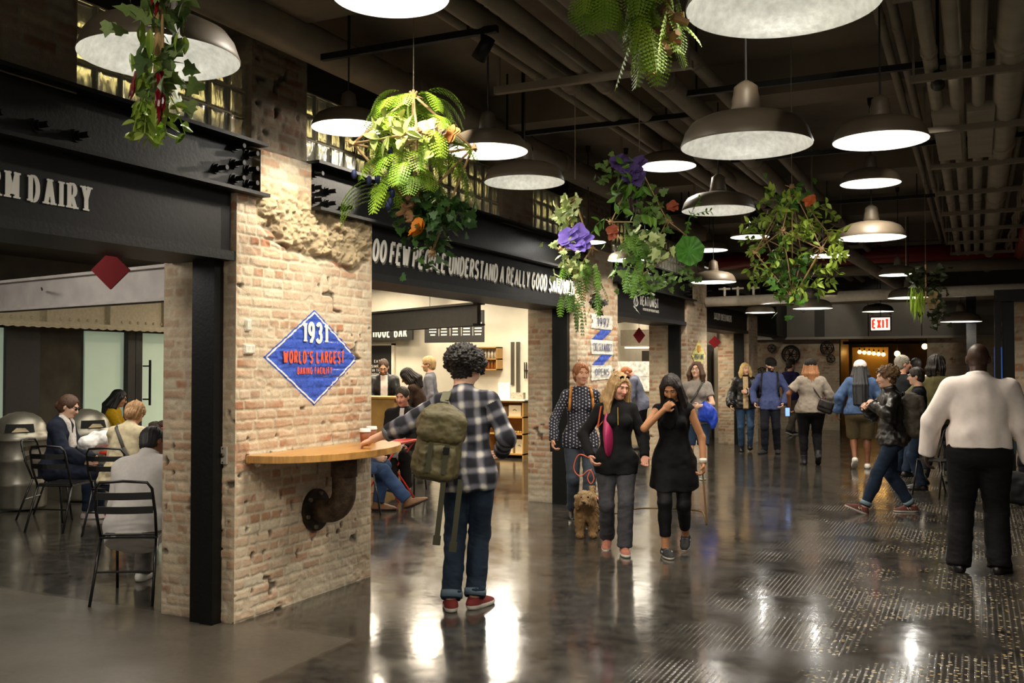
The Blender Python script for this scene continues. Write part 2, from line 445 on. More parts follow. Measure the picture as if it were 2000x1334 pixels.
class Wall:
    def __init__(s): s.V = []; s.F = []; s.C = []; s.n = 0
    def add(s, P, F, C):
        s.V.append(P); s.F.append(F + s.n); s.C.append(C); s.n += len(P)
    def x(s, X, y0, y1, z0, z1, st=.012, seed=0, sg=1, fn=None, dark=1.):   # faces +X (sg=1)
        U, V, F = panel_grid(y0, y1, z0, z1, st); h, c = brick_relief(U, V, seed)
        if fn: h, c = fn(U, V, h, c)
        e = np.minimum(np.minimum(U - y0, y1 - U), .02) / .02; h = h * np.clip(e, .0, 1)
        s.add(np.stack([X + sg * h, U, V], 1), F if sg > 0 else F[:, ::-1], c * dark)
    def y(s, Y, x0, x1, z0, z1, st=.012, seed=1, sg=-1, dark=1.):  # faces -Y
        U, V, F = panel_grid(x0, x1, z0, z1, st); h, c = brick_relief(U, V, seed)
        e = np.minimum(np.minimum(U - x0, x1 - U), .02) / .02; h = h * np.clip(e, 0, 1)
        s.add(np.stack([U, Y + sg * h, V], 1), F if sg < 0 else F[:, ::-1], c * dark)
    def top(s, x0, x1, y0, y1, z):
        s.add(np.array([(x0, y0, z), (x1, y0, z), (x1, y1, z), (x0, y1, z)], float), np.array([[0, 1, 2, 3]]), np.full((4, 3), .3))
    def build(s, name): return mkobj(name, np.concatenate(s.V), np.concatenate(s.F), M_brick, None, True, colors=np.concatenate(s.C))
XF = -4.30
# pillar 1: worn rubble band at the top, small side recess
def rubble(U, V, h, c):
    lo = 2.46 + .05 * (fbm(U * 6, U * 0, 3, 3) - .5) * 2 - .05 * sstep(5.9, 6.1, U) * sstep(6.35, 6.2, U)
    lo = lo + .12 * sstep(5.45, 5.15, U) - .05 * sstep(.03, 0, np.abs(V - 2.5))
    m = sstep(0, .03, V - lo) * sstep(5.06, 5.1, U) * sstep(6.44, 6.40, U) * sstep(2.9, 2.86, V)
    f = fbm(U * 13, V * 13, 2, 4); g = np.abs(fbm(U * 22, V * 30, 8, 3) - .5) * 2
    f2 = fbm(U * 34, V * 34, 5, 3); rh = -.035 + .05 * f + .03 * g + .035 * (f2 - .5) + .025 * sstep(.5, .6, vnoise(U * 5, V * 7, 4))
    under = sstep(.05, 0, np.abs(V - lo - .005)) * sstep(5.1, 5.2, U) * sstep(6.42, 6.38, U)
    rc = np.array(srgb('C9B48E')) * (.62 + .6 * f)[:, None] * (.75 + .4 * g)[:, None]
    h = h * (1 - m) + rh * m - under * .035 * (1 - m * .5)
    c = c * (1 - m[:, None]) + rc * m[:, None]; c = c * (1 - .35 * under[:, None])
    return h, c
def pillar_inserts(U, V, h, c):
    h, c = rubble(U, V, h, c)
    for (a, b_, z0, z1) in ((4.965, 5.015, 1.88, 1.955), (4.955, 5.055, 1.73, 1.79)):
        m = (U > a) & (U < b_) & (V > z0) & (V < z1); h = np.where(m, .022 + .004 * vnoise(U * 40, V * 40, 2), h)
        c = np.where(m[:, None], np.array(srgb('DAD6C4')) * (.8 + .3 * vnoise(U * 60, V * 60, 1))[:, None], c)
    m = (U < 5.02) & (V > 1.0) & (V < 1.15)
    c = np.where(m[:, None] & (c[:, 0:1] > .3), c * np.array([.78, .62, .55]), c)
    return h, c
w = Wall(); w.x(XF, 4.89, 6.45, 0, 2.77, .0075, 0, fn=pillar_inserts)
w.y(4.89, -4.92, XF, 0, 2.77, .01, 1)
w.x(XF + .0, 5.12, 5.67, 2.77, 3.10, .01, 4, fn=rubble); w.y(6.45, -4.92, XF, 0, 2.77, .03, 5, sg=1)
w.add(np.array([(-4.92, 4.89, 0), (-4.92, 6.45, 0), (-4.92, 6.45, 2.77), (-4.92, 4.89, 2.77)]), np.array([[1, 0, 3, 2]]), np.full((4, 3), .3))
tag(w.build('brick_pillar'), 'nearest exposed brick pillar with crumbling top and blue diamond painted on it', 'pillar')
w = Wall(); w.x(XF, 10.85, 12.30, 0, 2.77, .014, 7); w.y(10.85, -4.95, XF, 0, 2.77, .014, 8)
w.add(np.array([(-4.95, 10.9, 0), (-4.95, 12.3, 0), (-4.95, 12.3, 2.77), (-4.95, 10.9, 2.77)]), np.array([[1, 0, 3, 2]]), np.full((4, 3), .3))
w.x(XF + .005, 11.2, 12.1, 2.77, 3.12, .016, 9)
tag(w.build('brick_pillar'), 'brick pillar with white and blue ribbon signs, second from the camera', 'pillar')
w = Wall(); w.x(XF, 15.75, 17.07, 0, 2.74, .016, 12); w.y(15.75, -4.95, XF, 0, 2.74, .016, 13); w.x(XF + .005, 16.1, 17.05, 2.74, 3.10, .018, 14)
w.add(np.array([(-4.95, 15.8, 0), (-4.95, 17.07, 0), (-4.95, 17.07, 2.77), (-4.95, 15.8, 2.77)]), np.array([[1, 0, 3, 2]]), np.full((4, 3), .3))
tag(w.build('brick_pillar'), 'brick pillar with small yellow diamond sign beside the white pipe', 'pillar')
w = Wall(); w.x(XF, 20.6, 21.5, 0, 2.74, .02, 15); w.y(20.6, -4.95, XF, 0, 2.74, .02, 16)
w.add(np.array([(-4.95, 20.6, 0), (-4.95, 21.5, 0), (-4.95, 21.5, 2.77), (-4.95, 20.6, 2.77)]), np.array([[1, 0, 3, 2]]), np.full((4, 3), .3))
tag(w.build('brick_pillar'), 'farthest brick pillar, behind the woman in the black bomber jacket', 'pillar')
# dark upper piers
for y0, y1, tx in ((2.2, 3.66, 'at the left edge of the glass bricks'), (5.05, 5.64, 'above the nearest pillar'), (8.85, 9.6, 'above the long slogan sign'),
               (11.3, 12.1, 'above the ribbon sign pillar'), (15.9, 17.0, 'above the far pillar with the white pipe')):
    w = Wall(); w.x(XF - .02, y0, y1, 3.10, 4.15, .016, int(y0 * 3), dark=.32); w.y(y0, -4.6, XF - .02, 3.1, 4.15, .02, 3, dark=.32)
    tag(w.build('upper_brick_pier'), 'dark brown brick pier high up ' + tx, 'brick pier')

# ---------------------------------------------------------------- facade steel: fascias, channel beams, bolts
struct('wall_left', MB().box((-4.85, -3, 2.36), (-4.445, 21.5, 3.10)), M_dark)
struct('wall_left_upper', MB().box((-4.85, -3, 3.64), (-4.62, 21.5, 4.15)), M_dark)
struct('wall_left_end', MB().box((-4.85, 21.5, 2.4), (-4.45, 26.2, 4.15)), M_dark)
bolt_bm = MB(); bolt_bm.cyl((0, 0, 0), (.008, 0, 0), .036, .036, 18); bolt_bm.cyl((.008, 0, 0), (.035, 0, 0), .028, .028, 6); bolt_bm.cyl((.035, 0, 0), (.095, 0, 0), .017, .016, 12)
bolt0 = None
def beam(y0, y1, bolts, label, z0=2.77, z1=3.13):
    global bolt0
    b = MB(); b.box((-4.44, y0, z0), (-4.36, y1, z1)); b.box((-4.36, y0, z0), (-4.215, y1, z0 + .022)); b.box((-4.36, y0, z1 - .022), (-4.23, y1, z1))
    o = b.build('steel_beam', M_black); tag(o, label, 'steel beam')
    for (y, z) in bolts:
        if bolt0 is None: c = bolt_bm.build('bolt', M_black, o); bolt0 = c
        else: c = bolt0.copy(); COL.objects.link(c); c.parent = o
        c.location = (-4.36, y, z)
cl = [(-.01, .255), (-.01, .155), (-.01, .06), (-.14, .28), (-.14, .17), (-.14, .07), (-.3, .11)]
beam(-1, 5.12, [(5.06 + a, 2.8 + b) for a, b in cl] + [(3.70, 2.89), (3.45, 2.89), (3.19, 2.89), (2.9, 2.89)], 'riveted black steel channel beam above the dairy sign')
beam(5.67, 11.2, [(5.76, 2.8 + .25), (5.76, 2.8 + .15), (5.76, 2.8 + .06), (5.93, 2.8 + .15), (5.93, 2.8 + .06), (6.15, 2.86), (11.1, 3.03), (11.1, 2.93), (11.1, 2.84), (10.95, 3.0), (10.95, 2.88)], 'black bolted steel channel beam above the slogan sign')
beam(12.12, 16.1, [(12.3, 3.0), (12.3, 2.88), (15.98, 3.03), (15.98, 2.93), (15.98, 2.84), (15.82, 3.0), (15.82, 2.88)], 'black bolted steel channel beam above the sign with the drop emblem', 2.74, 3.12)
beam(17.07, 20.9, [(17.3, 3.0), (17.3, 2.9)], 'black steel beam above the farthest shop sign', 2.74, 3.12)
def fascia(y0, y1, label, z0=2.34, z1=2.77, frame=True):
    b = MB(); b.box((-4.44, y0, z0 + .05), (-4.335, y1, z1)); o = b.build('sign_fascia', M_sign); tag(o, label, 'shop sign')
    l = MB(); l.box((-4.46, y0, z0 - .01), (-4.305, y1 + .02, z0 + .05)); l.box((-4.86, y0, z0 - .005), (-4.46, y1, z0 + .03)); l.build('bottom_rail', M_black, o)
    return o
fa1 = fascia(-1, 4.87, 'black fascia board with white serif dairy lettering')
fa2 = fascia(6.46, 10.86, 'long black fascia board with white brush lettered slogan about a sandwich')
fa3 = fascia(12.3, 15.76, 'black fascia board with white drop emblem and sans serif lettering', 2.33, 2.74)
fa4 = fascia(17.07, 20.62, 'farthest black fascia board, with white condensed cheese shop lettering', 2.34, 2.74)
def jamb(y, label):
    b = MB(); b.box((-4.60, y - .07, 0), (-4.505, y - .0, 2.36)); b.box((-4.50, y - .085, 0), (-4.40, y - .0, 2.36)); b.box((-4.52, y - .04, 0), (-4.49, y, 2.36))
    tag(b.build('steel_post', M_black), label, 'steel post')
jamb(4.885, 'black steel channel post against the nearest brick pillar')
jamb(10.85, 'black steel post at the left of the ribbon sign pillar')
jamb(15.75, 'black steel post at the left of the yellow diamond pillar')
jamb(20.6, 'black steel post beside the farthest brick pillar')

def put_text(parent, name, s, y, z, h, m, X=-4.334, **k):
    off = 0; o = None; sp = k.get('space', .35)
    for wd_ in s.split(' '):       # one part per word
        mb = MB(); wd = text_mb(mb, wd_, (X, y + off * h, z), (0, 1, 0), (0, 0, 1), h, **k); o = mb.build(name, m, parent)
        off += wd / h + k.get('gap', .2) + k.get('weight', .13) + sp
    return o, off
# dairy lettering ends at y = 3.72
dk = dict(weight=.2, xs=.56, gap=.18, serif=.055, thin=.36, space=.22)
mb = MB(); wd = text_mb(mb, 'FARM DAIRY', (0, 0, 0), (0, 1, 0), (0, 0, 1), .13, **dk)
put_text(fa1, 'lettering', 'FARM DAIRY', 3.76 - wd, 2.49, .13, M_white, **dk)
kw = dict(weight=.2, xs=.85, gap=.1, slant=.16, space=.32)
slog = 'TOO FEW PEOPLE UNDERSTAND A REALLY GOOD SANDWICH.'
mb = MB(); wd = text_mb(mb, slog, (0, 0, 0), (0, 1, 0), (0, 0, 1), .16, **kw)
sc = 4.26 / wd
k2 = dict(kw); k2['xs'] = kw['xs'] * sc; k2['gap'] = kw['gap'] * sc; k2['space'] = kw['space'] * sc; k2['weight'] = kw['weight'] * .92
k3 = dict(k2)
put_text(fa2, 'letter_shadow', slog, 6.42, 2.485, .16, mat('grey_letter_shadow', '6E6A62', .7), X=-4.3345, **k3)
put_text(fa2, 'lettering', slog, 6.40, 2.5, .16, M_white, X=-4.328, **k2)
put_text(fa3, 'lettering', 'HEATONIST', 13.38, 2.53, .125, M_white, weight=.2, xs=.92, gap=.16)
put_text(fa3, 'small_lettering', 'PURVEYORS OF FINE HOT SAUCES', 13.5, 2.455, .035, M_white, weight=.16, xs=1.0, gap=.2)
dp = []
for i in range(25):
    t = 2 * math.pi * i / 25; r = .055
    yy = math.sin(t) * r; zz = -math.cos(t) * r
    if zz > 0: yy *= max(0, 1 - zz / r) ** .8; zz = zz * 2.0
    dp.append((-4.33, 13.16 + yy * 1.6, 2.535 + zz + .02))
m_ = MB(); m_.tube(dp, .011, 6, closed=True); m_.tube([(-4.328, 13.13, 2.50), (-4.328, 13.16, 2.56), (-4.328, 13.15, 2.54), (-4.328, 13.19, 2.6)], .008, 6); m_.build('drop_emblem', M_white, fa3)
put_text(fa4, 'lettering', 'SAXELBY CHEESEMONGERS', 17.75, 2.52, .11, M_white, weight=.2, xs=.62, gap=.1, serif=.04)

# ---------------------------------------------------------------- glass bricks
def gb_mat():
    m = bpy.data.materials.new('glass_brick'); m.use_nodes = True; nt = m.node_tree; N = nt.nodes; L = nt.links; b = N['Principled BSDF']
    b.inputs['Base Color'].default_value = srgb('F0EEDC') + (1,); b.inputs['Roughness'].default_value = .22
    b.inputs['Transmission Weight'].default_value = .8; b.inputs['IOR'].default_value = 1.45
    tc = N.new('ShaderNodeTexCoord'); mp = N.new('ShaderNodeMapping'); mp.inputs['Scale'].default_value = (1, 1, .3); L.new(tc.outputs['Object'], mp.inputs[0])
    n = N.new('ShaderNodeTexNoise'); n.inputs['Scale'].default_value = 24; n.inputs['Detail'].default_value = 2; L.new(mp.outputs[0], n.inputs['Vector'])
    bp = N.new('ShaderNodeBump'); bp.inputs['Strength'].default_value = .6; bp.inputs['Distance'].default_value = .02
    L.new(n.outputs[0], bp.inputs['Height']); L.new(bp.outputs[0], b.inputs['Normal'])
    return m
M_gb = gb_mat(); M_grout = mat('glass_brick_grout', '9A9274', .8)
for wi, (y0, y1) in enumerate(((3.66, 5.05), (5.64, 8.85), (9.6, 11.3), (12.1, 15.9))):
    ny = max(1, round((y1 - y0) / .165)); st = (y1 - y0) / ny
    g = MB(); gr = MB()
    for i in range(ny):
        for j in range(3):
            a, b_ = y0 + i * st + .006, y0 + (i + 1) * st - .006; z0 = 3.13 + j * .17 + .006; z1 = z0 + .158
            X = -4.365
            # pillowed face
            q = []
            for (ins, dx) in ((0, 0), (.008, .008), (.03, .004), (.045, .003)):
                q.append([(X + dx, a + ins, z0 + ins), (X + dx, b_ - ins, z0 + ins), (X + dx, b_ - ins, z1 - ins), (X + dx, a + ins, z1 - ins)])
            vs = sum(q, []); fs = [(k * 4 + c, k * 4 + (c + 1) % 4, k * 4 + 4 + (c + 1) % 4, k * 4 + 4 + c) for k in range(3) for c in range(4)] + [(12, 13, 14, 15)]
            bk = [(X - .07, p[1], p[2]) for p in q[0]]; vs += bk
            fs += [(c, 16 + c, 16 + (c + 1) % 4, (c + 1) % 4) for c in range(4)] + [(19, 18, 17, 16)]
            g.add(vs, fs)
    for i in range(ny + 1): gr.box((-4.43, y0 + i * st - .006, 3.13), (-4.368, y0 + i * st + .006, 3.64))
    for j in range(4): gr.box((-4.43, y0, 3.13 + j * .17 - .006), (-4.369, y1, 3.13 + j * .17 + .006))
    o = struct('window_%d' % (wi + 1), g, M_gb, smooth=False); gr.build('grout_grid', M_grout, o)
# lit room seen through the glass bricks
struct('wall_upper', MB().box((-5.6, -1, 3.0), (-5.5, 17, 4.1)), mat('lit_plaster', 'CFC69C', .9, noise=.5, nscale=2.5, col2='8A8258'))
area('clerestory_light', (-5.1, 4.0, 3.95), (0, math.radians(-15), 0), .3, 3.0, 150, (1, .9, .62))
area('clerestory_light', (-5.1, 8.0, 3.95), (0, math.radians(-15), 0), .3, 4.0, 170, (1, .9, .62))
area('clerestory_light', (-5.1, 13.5, 3.95), (0, math.radians(-15), 0), .3, 5.0, 170, (1, .9, .62))
struct('trim_1', MB().box((-5.5, -1, 2.98), (-4.4, 17, 3.10)), M_dark)

# ---------------------------------------------------------------- painted signs on the pillars
def paint_patch(name, poly, m, parent, off=.0016, X=XF, seed=0, fn=None, st=.0065, label=None, cat=None):
    P = np.array(poly); u0, v0 = P.min(0); u1, v1 = P.max(0)
    U, V, F = panel_grid(u0, u1, v0, v1, st)
    ins = np.zeros(len(U), bool); n = len(P)
    for i in range(n):
        x0, y0 = P[i]; x1, y1 = P[(i + 1) % n]
        c = ((y0 > V) != (y1 > V)); xi = x0 + (V - y0) * (x1 - x0) / (y1 - y0 + 1e-12); ins ^= c & (U < xi)
    ok = ins[F].any(1)
    # pull the outside vertices of border cells onto the polygon
    use = np.unique(F[ok]); 
    for q in use[~ins[use]]:
        best = None
        for i in range(n):
            a = P[i]; b_ = P[(i + 1) % n]; d = b_ - a; t = np.clip(((U[q] - a[0]) * d[0] + (V[q] - a[1]) * d[1]) / (d @ d), 0, 1); pp = a + d * t
            dd = (U[q] - pp[0]) ** 2 + (V[q] - pp[1]) ** 2
            if best is None or dd < best[0]: best = (dd, pp)
        U[q], V[q] = best[1]
    h, c = brick_relief(U, V, seed)
    if fn: h, c = fn(U, V, h, c)
    Fk = F[ok]; u_, inv = np.unique(Fk, return_inverse=True)
    o = mkobj(name, np.stack([X + h + off, U, V], 1)[u_], inv.reshape(-1, 4), m, parent, True)
    if label: tag(o, label, cat)
    return o
M_blue = mat('blue_wall_paint', '2F4FB0', .7, noise=.3, nscale=30, bump=.4, bscale=120)
M_wpaint = mat('white_wall_paint', 'E0DCD0', .75, noise=.1, nscale=30)
M_orange = mat('orange_wall_paint', 'E2552B', .7, noise=.15, nscale=30)
M_bpaint = mat('dark_blue_letter', '2B3568', .7)
def conform_text(parent, name, s, yc, z, h, m, seed=0, X=XF, off=.0035, maxw=None, **k):
    mb = MB(); wd = text_mb(mb, s, (0, 0, 0), (0, 1, 0), (0, 0, 1), h, center=True, **k)
    V = np.array(mb.v); sc = (maxw / wd) if maxw else 1
    # subdivide by using small letter quads as they are; lift each vertex onto the brick relief
    Y = yc + V[:, 1] * sc; Z = z + V[:, 2]; hh, _ = brick_relief(Y, Z, seed)
    V2 = np.stack([X + np.maximum(hh, .008) + off + V[:, 0] * .3, Y, Z], 1)
    return mkobj(name, V2, mb.f, m, parent)
def diamond(yc, zc, ry, rz): return [(yc - ry, zc), (yc, zc - rz), (yc + ry, zc), (yc, zc + rz)]
YC, ZC, RY, RZ = 5.71, 1.71, .555, .345
dia = paint_patch('painted_sign', diamond(YC, ZC, RY, RZ), M_blue, None, fn=pillar_inserts, label='blue diamond with white border and lettering painted on the nearest pillar', cat='painted sign')
n_ = 0
for a, b_ in zip(diamond(YC, ZC, RY * .965, RZ * .965), diamond(YC, ZC, RY * .965, RZ * .965)[1:] + diamond(YC, ZC, RY * .965, RZ * .965)[:1]):
    a = np.array(a); b_ = np.array(b_); c_ = np.array([YC, ZC]); q = [a, b_, c_ + (b_ - c_) * .955, c_ + (a - c_) * .955]
    paint_patch('white_border', q, M_wpaint, dia, off=.0028, fn=pillar_inserts, st=.0055)
conform_text(dia, 'lettering', '1931', YC, ZC + .115, .13, M_wpaint, weight=.22, xs=.7, gap=.07, maxw=.27, serif=.04)
conform_text(dia, 'lettering', "WORLD'S LARGEST", YC, ZC - .035, .078, M_orange, weight=.2, xs=.62, gap=.12, maxw=.70)
conform_text(dia, 'lettering', 'BAKING FACILITY', YC, ZC - .115, .045, M_orange, weight=.19, xs=.62, gap=.14, maxw=.40)
# ribbon on pillar 2
def yz(y0, y1, z0, z1): return [(y0, z0), (y1, z0), (y1, z1), (y0, z1)]
ys, ye = 11.28, 12.06
rib = paint_patch('painted_sign', [(ys - .02, 2.12), (ye, 2.12), (ye, 2.30), (ys - .04, 2.30), (ys + .06, 2.21)], M_wpaint, None, seed=7, st=.014, off=.009, label='white and blue folded ribbon sign painted down the second brick pillar', cat='painted sign')
paint_patch('blue_fold', [(ys + .02, 1.985), (ys + .42, 1.985), (ye - .02, 2.115), (ys + .36, 2.115)], M_blue, rib, seed=7, st=.014, off=.009)
paint_patch('middle_panel', yz(ys, ye, 1.80, 1.98), M_wpaint, rib, seed=7, st=.014, off=.009)
paint_patch('blue_fold', [(ys + .02, 1.665), (ys + .42, 1.665), (ye - .02, 1.795), (ys + .36, 1.795)], M_blue, rib, seed=7, st=.014, off=.009)
paint_patch('lower_panel', [(ys, 1.47), (ye, 1.49), (ye - .07, 1.57), (ye, 1.66), (ys, 1.66)], M_wpaint, rib, seed=7, st=.014, off=.009)
conform_text(rib, 'lettering', '1997', 11.68, 2.155, .105, M_bpaint, 7, off=.016, weight=.15, xs=.9, gap=.2, serif=.06, thin=.5, maxw=.42)
conform_text(rib, 'lettering', 'CHELSEA MARKET', 11.67, 1.84, .095, M_bpaint, 7, off=.016, weight=.13, xs=.7, gap=.15, serif=.05, thin=.5, maxw=.68)
conform_text(rib, 'lettering', 'OPENS', 11.64, 1.535, .08, M_bpaint, 7, off=.016, weight=.14, xs=1.1, gap=.25, serif=.07, thin=.6, maxw=.5)
ydia = paint_patch('painted_sign', diamond(16.45, 1.83, .46, .27), mat('yellow_wall_paint', 'D9CF7A', .75, noise=.1), None, seed=12, st=.016, off=.01, label='small pale yellow diamond sign painted on the pillar by the white pipe', cat='painted sign')
conform_text(ydia, 'lettering', 'HIGH LINE', 16.45, 1.77, .085, mat('grey_blue_letter', '4E5A66', .7), 12, off=.018, weight=.18, xs=.7, gap=.12, maxw=.6)
m_ = MB(); m_.box((-4.285, 16.37, 1.90), (-4.272, 16.53, 2.0)); m_.build('orange_emblem', mat('orange_emblem', 'D8933C', .7), ydia)
conform_text(ydia, 'lettering', 'OPENS', 16.45, 1.69, .035, mat('grey_blue_letter', '4E5A66', .7), 12, off=.018, weight=.2, xs=.7, gap=.12, maxw=.2)

# call button plate on the pillar side
m_ = MB(); m_.box((-4.415, 4.872, 1.02), (-4.355, 4.885, 1.13)); o = m_.build('wall_plate', mat('brushed_plate', 'C4BEAE', .4, .3)); tag(o, 'small metal key switch plate on the side of the nearest pillar', 'switch plate')
m_ = MB(); m_.cyl((-4.385, 4.872, 1.075), (-4.385, 4.864, 1.075), .014, .014, 16); m_.build('key_lock', mat('lock_steel', '6E6A60', .3, .9), o, True)
for sg in (-1, 1):
    m_ = MB(); m_.cyl((-4.385, 4.872, 1.075 + sg * .045), (-4.385, 4.868, 1.075 + sg * .045), .005, .005, 8); m_.build('screw', mat('lock_steel', '', .3, .9), o)

# ---------------------------------------------------------------- half round shelf on a pipe elbow
m_ = MB(); n = 30; yc, zt = 5.72, 1.07
pts = []
for i in range(n + 1):
    t = math.pi * i / n; pts.append((XF + .02 + .52 * math.sin(t) ** .9, yc - .75 * math.cos(t) * 1.0, zt))
m_.poly(pts, off=(0, 0, -.05))
shelf = thing('wall_shelf', m_, mat('butcher_block', 'C08E4C', .35, noise=.22, nscale=9, stretch=(9, 1, 1), coat=.2), 'half round butcher block shelf on a rusty pipe elbow, fixed to nearest pillar', 'shelf', bevel=.004)
pp = [(XF + .26, yc, 1.02), (XF + .26, yc, .86), (XF + .26, yc, .80)] + [(XF + .26 - .14 * (1 - math.cos(a)), yc, .76 - .14 * math.sin(a)) for a in [math.pi / 2 * i / 8 for i in range(9)]] + [(XF + .02, yc, .62)]
M_rust = mat('rusty_iron', '4A3A2A', .6, .35, noise=.6, nscale=18, bump=.6, bscale=50)
m_ = MB(); m_.tube(pp, .085, 24); m_.cyl((XF + .26, yc, .87), (XF + .26, yc, 1.02), .093, .093, 24); m_.build('pipe_elbow', M_rust, shelf, True)
m_ = MB(); m_.cyl((XF + .005, yc, .62), (XF + .035, yc, .62), .15, .15, 32); fl_ = m_.build('pipe_flange', mat('dark_iron', '2C241C', .5, .5, noise=.4, nscale=15), shelf)
for k in range(6):
    a = k * math.pi / 3 + .3; m_ = MB(); y_, z_ = yc + .125 * math.cos(a), .62 + .12 * math.sin(a)
    m_.cyl((XF + .035, y_, z_), (XF + .05, y_, z_), .017, .015, 8); m_.build('bolt', mat('worn_bolt', '8A7F70', .35, .8), fl_)
def paper_cup(y, x, label):
    t = MB(); t.lathe([(.0, 0), (.029, 0), (.04, .105), (.037, .105), (.0, .02)], 24)
    o = thing('paper_cup', t, mat('kraft_cup', '8A4B25', .6), label, 'cup', None, (x, y, 1.071), smooth=True)
    t = MB(); t.lathe([(.043, .1), (.0435, .108), (.041, .112), (.040, .122), (.036, .124), (.034, .119), (.0, .119)], 24); t.build('cup_lid', mat('white_plastic', 'E8E4DC', .35), o, True)
paper_cup(5.95, -4.02, 'white lidded coffee cup under the hand of man in plaid')
paper_cup(6.20, -4.13, 'white lidded coffee cup at the end of the wall shelf, behind the other')
# ---------------------------------------------------------------- pendant lamps
M_shade = mat('bronze_shade', '5A5042', .5, .1, noise=.2, nscale=4)
M_inner = mat('white_enamel_inside', 'EDEBE2', .5)
M_galv = mat('galvanised_inside', 'B9B9B2', .42, .35, noise=.16, nscale=38, bump=.1, bscale=60)
M_cord = mat('black_cord', '0E0D0C', .6)
M_bulb = mat('lamp_bulb', 'FFF6E2', .4, emit=14, ecol='FFF2DC')
LAMP_P = []
def lamp_proto(inner, D):
    r = D / 2; root = empty('pendant_lamp', (0, 0, 0))
    k = r / .30
    prof = [(.302, 0), (.304, .008), (.296, .03), (.283, .068), (.255, .105), (.2, .132), (.13, .148), (.08, .155), (.066, .165)]
    m_ = MB(); m_.lathe([(a * k, z * k) for a, z in prof], 48); m_.build('shade', M_shade, root, True)
    m_ = MB(); m_.lathe([(a * k - .004, z * k - .003) for a, z in prof[1:-1]], 48, flip=True); m_.lathe([(.302 * k, 0), (.304 * k - .004, .008 * k - .003)], 48, flip=True); m_.build('inner_reflector', inner, root, True)
    m_ = MB(); m_.lathe([(a * k, z * k) for a, z in [(.066, .160), (.072, .17), (.064, .20), (.066, .215), (.058, .25), (.055, .28), (.03, .3), (.012, .31), (.0, .31)]], 24); m_.build('lamp_neck', M_shade, root, True)
    m_ = MB(); m_.sphere((0, 0, .135 * k), (.04 * k, .04 * k, .045 * k), 16, 10); m_.build('bulb', M_bulb, root, True)
    return root
proto = {}
def lamp(X, Y, Z, D, galv, label, P=70, pin=2.2, group=None):
    key = (round(D, 2), galv)
    if key not in proto:
        proto[key] = lamp_proto(M_galv if galv else M_inner, D); o = proto[key]
    else: o = copy_tree(proto[key])
    for c in list(o.children):
        if c.name.startswith('cord') or c.name.startswith('ceiling_rose'): bpy.data.objects.remove(c)
    o.location = (X, Y, Z); k = D / .6
    tag(o, label, 'pendant lamp', 'dome pendant lamps over the hall')
    m_ = MB(); m_.cyl((0, 0, .3 * k), (0, 0, 4.16 - Z), .006, .006, 6); m_.build('cord', M_cord, o)
    m_ = MB(); zt = 4.15 - Z; m_.cyl((0, 0, zt - .07), (0, 0, zt), .022, .03, 10); m_.build('cord_mount', M_cord, o)
    d = bpy.data.lights.new('lamp_glow', 'POINT'); d.energy = pin; d.shadow_soft_size = .03; d.color = (1, .97, .9)
    l = bpy.data.objects.new('lamp_glow', d); COL.objects.link(l); l.location = (X, Y, Z + .035 * k)
    d = bpy.data.lights.new('lamp_beam', 'SPOT'); d.energy = P; d.spot_size = math.radians(150); d.spot_blend = .5; d.shadow_soft_size = .12; d.color = (1, .9, .76)
    l = bpy.data.objects.new('lamp_beam', d); COL.objects.link(l); l.location = (X, Y, Z + .01)
    return o
LAMPS = [
 (-2.86, 2.81, 2.85, .6, 1, 'large dome lamp behind the trailing pepper planter, upper left'),
 (-2.26, 3.53, 3.24, .5, 0, 'dome lamp cut by the top edge, above and left of centre'),
 (-0.54, 3.13, 2.79, .6, 1, 'biggest dome lamp, at the top edge beside the fern planter'),
 (-3.72, 5.30, 3.22, .48, 0, 'dome lamp in front of the glass bricks, left of the fern basket'),
 (-2.76, 5.44, 3.00, .5, 0, 'dome lamp just right of the fern basket'),
 (-3.05, 6.62, 3.03, .6, 1, 'dome lamp overlapping below the one right of the fern basket'),
 (-0.96, 4.57, 2.68, .6, 1, 'large galvanised dome lamp right of the pipe bank, grey inside'),
 (-2.45, 8.35, 3.42, .5, 0, 'dome lamp just above the purple flowers'),
 (-0.46, 5.69, 2.89, .5, 0, 'dome lamp at right, left of the pipe rack, uppermost of four in a row'),
 (-0.81, 8.97, 3.24, .5, 0, 'second dome lamp down beside the pipe rack'),
 (-1.93, 8.07, 2.95, .6, 1, 'dome lamp between the two leafy planters'),
 (-0.86, 9.58, 2.84, .6, 0, 'third dome lamp down beside the pipe rack'),
 (-2.67, 12.91, 3.35, .5, 0, 'small dome lamp partly behind the round leafy planter, left side'),
 (-3.95, 10.3, 3.05, .40, 0, 'small dome lamp behind the big purple flower'),
 (-3.6, 10.6, 2.86, .42, 0, 'small dome lamp hidden behind the ivy of the double planter'),
 (-3.68, 14.8, 3.43, .55, 0, 'small dome lamp behind the round lotus leaf'),
 (-3.21, 13.12, 2.79, .6, 0, 'flat looking dome lamp above the white pipe'),
 (-1.58, 12.05, 2.96, .5, 0, 'dome lamp right behind the round leafy planter'),
 (-0.96, 14.55, 2.92, .5, 0, 'small dome lamp left of the drooping green planter'),
 (-3.38, 17.16, 2.58, .5, 0, 'farthest left dome lamp beside the cheese shop sign'),
 (-2.32, 15.94, 2.56, .6, 0, 'low dome lamp under the round leafy planter'),
 (-2.22, 17.06, 2.83, .5, 0, 'small far dome lamp under the red duct'),
 (-0.92, 16.15, 2.70, .6, 0, 'dome lamp partly behind the drooping green planter'),
 (-1.77, 20.91, 2.75, .6, 0, 'dome lamp just above the exit sign'),
 (-0.22, 18.6, 2.42, .66, 0, 'farthest right dome lamp, beside the dark posts'),
]
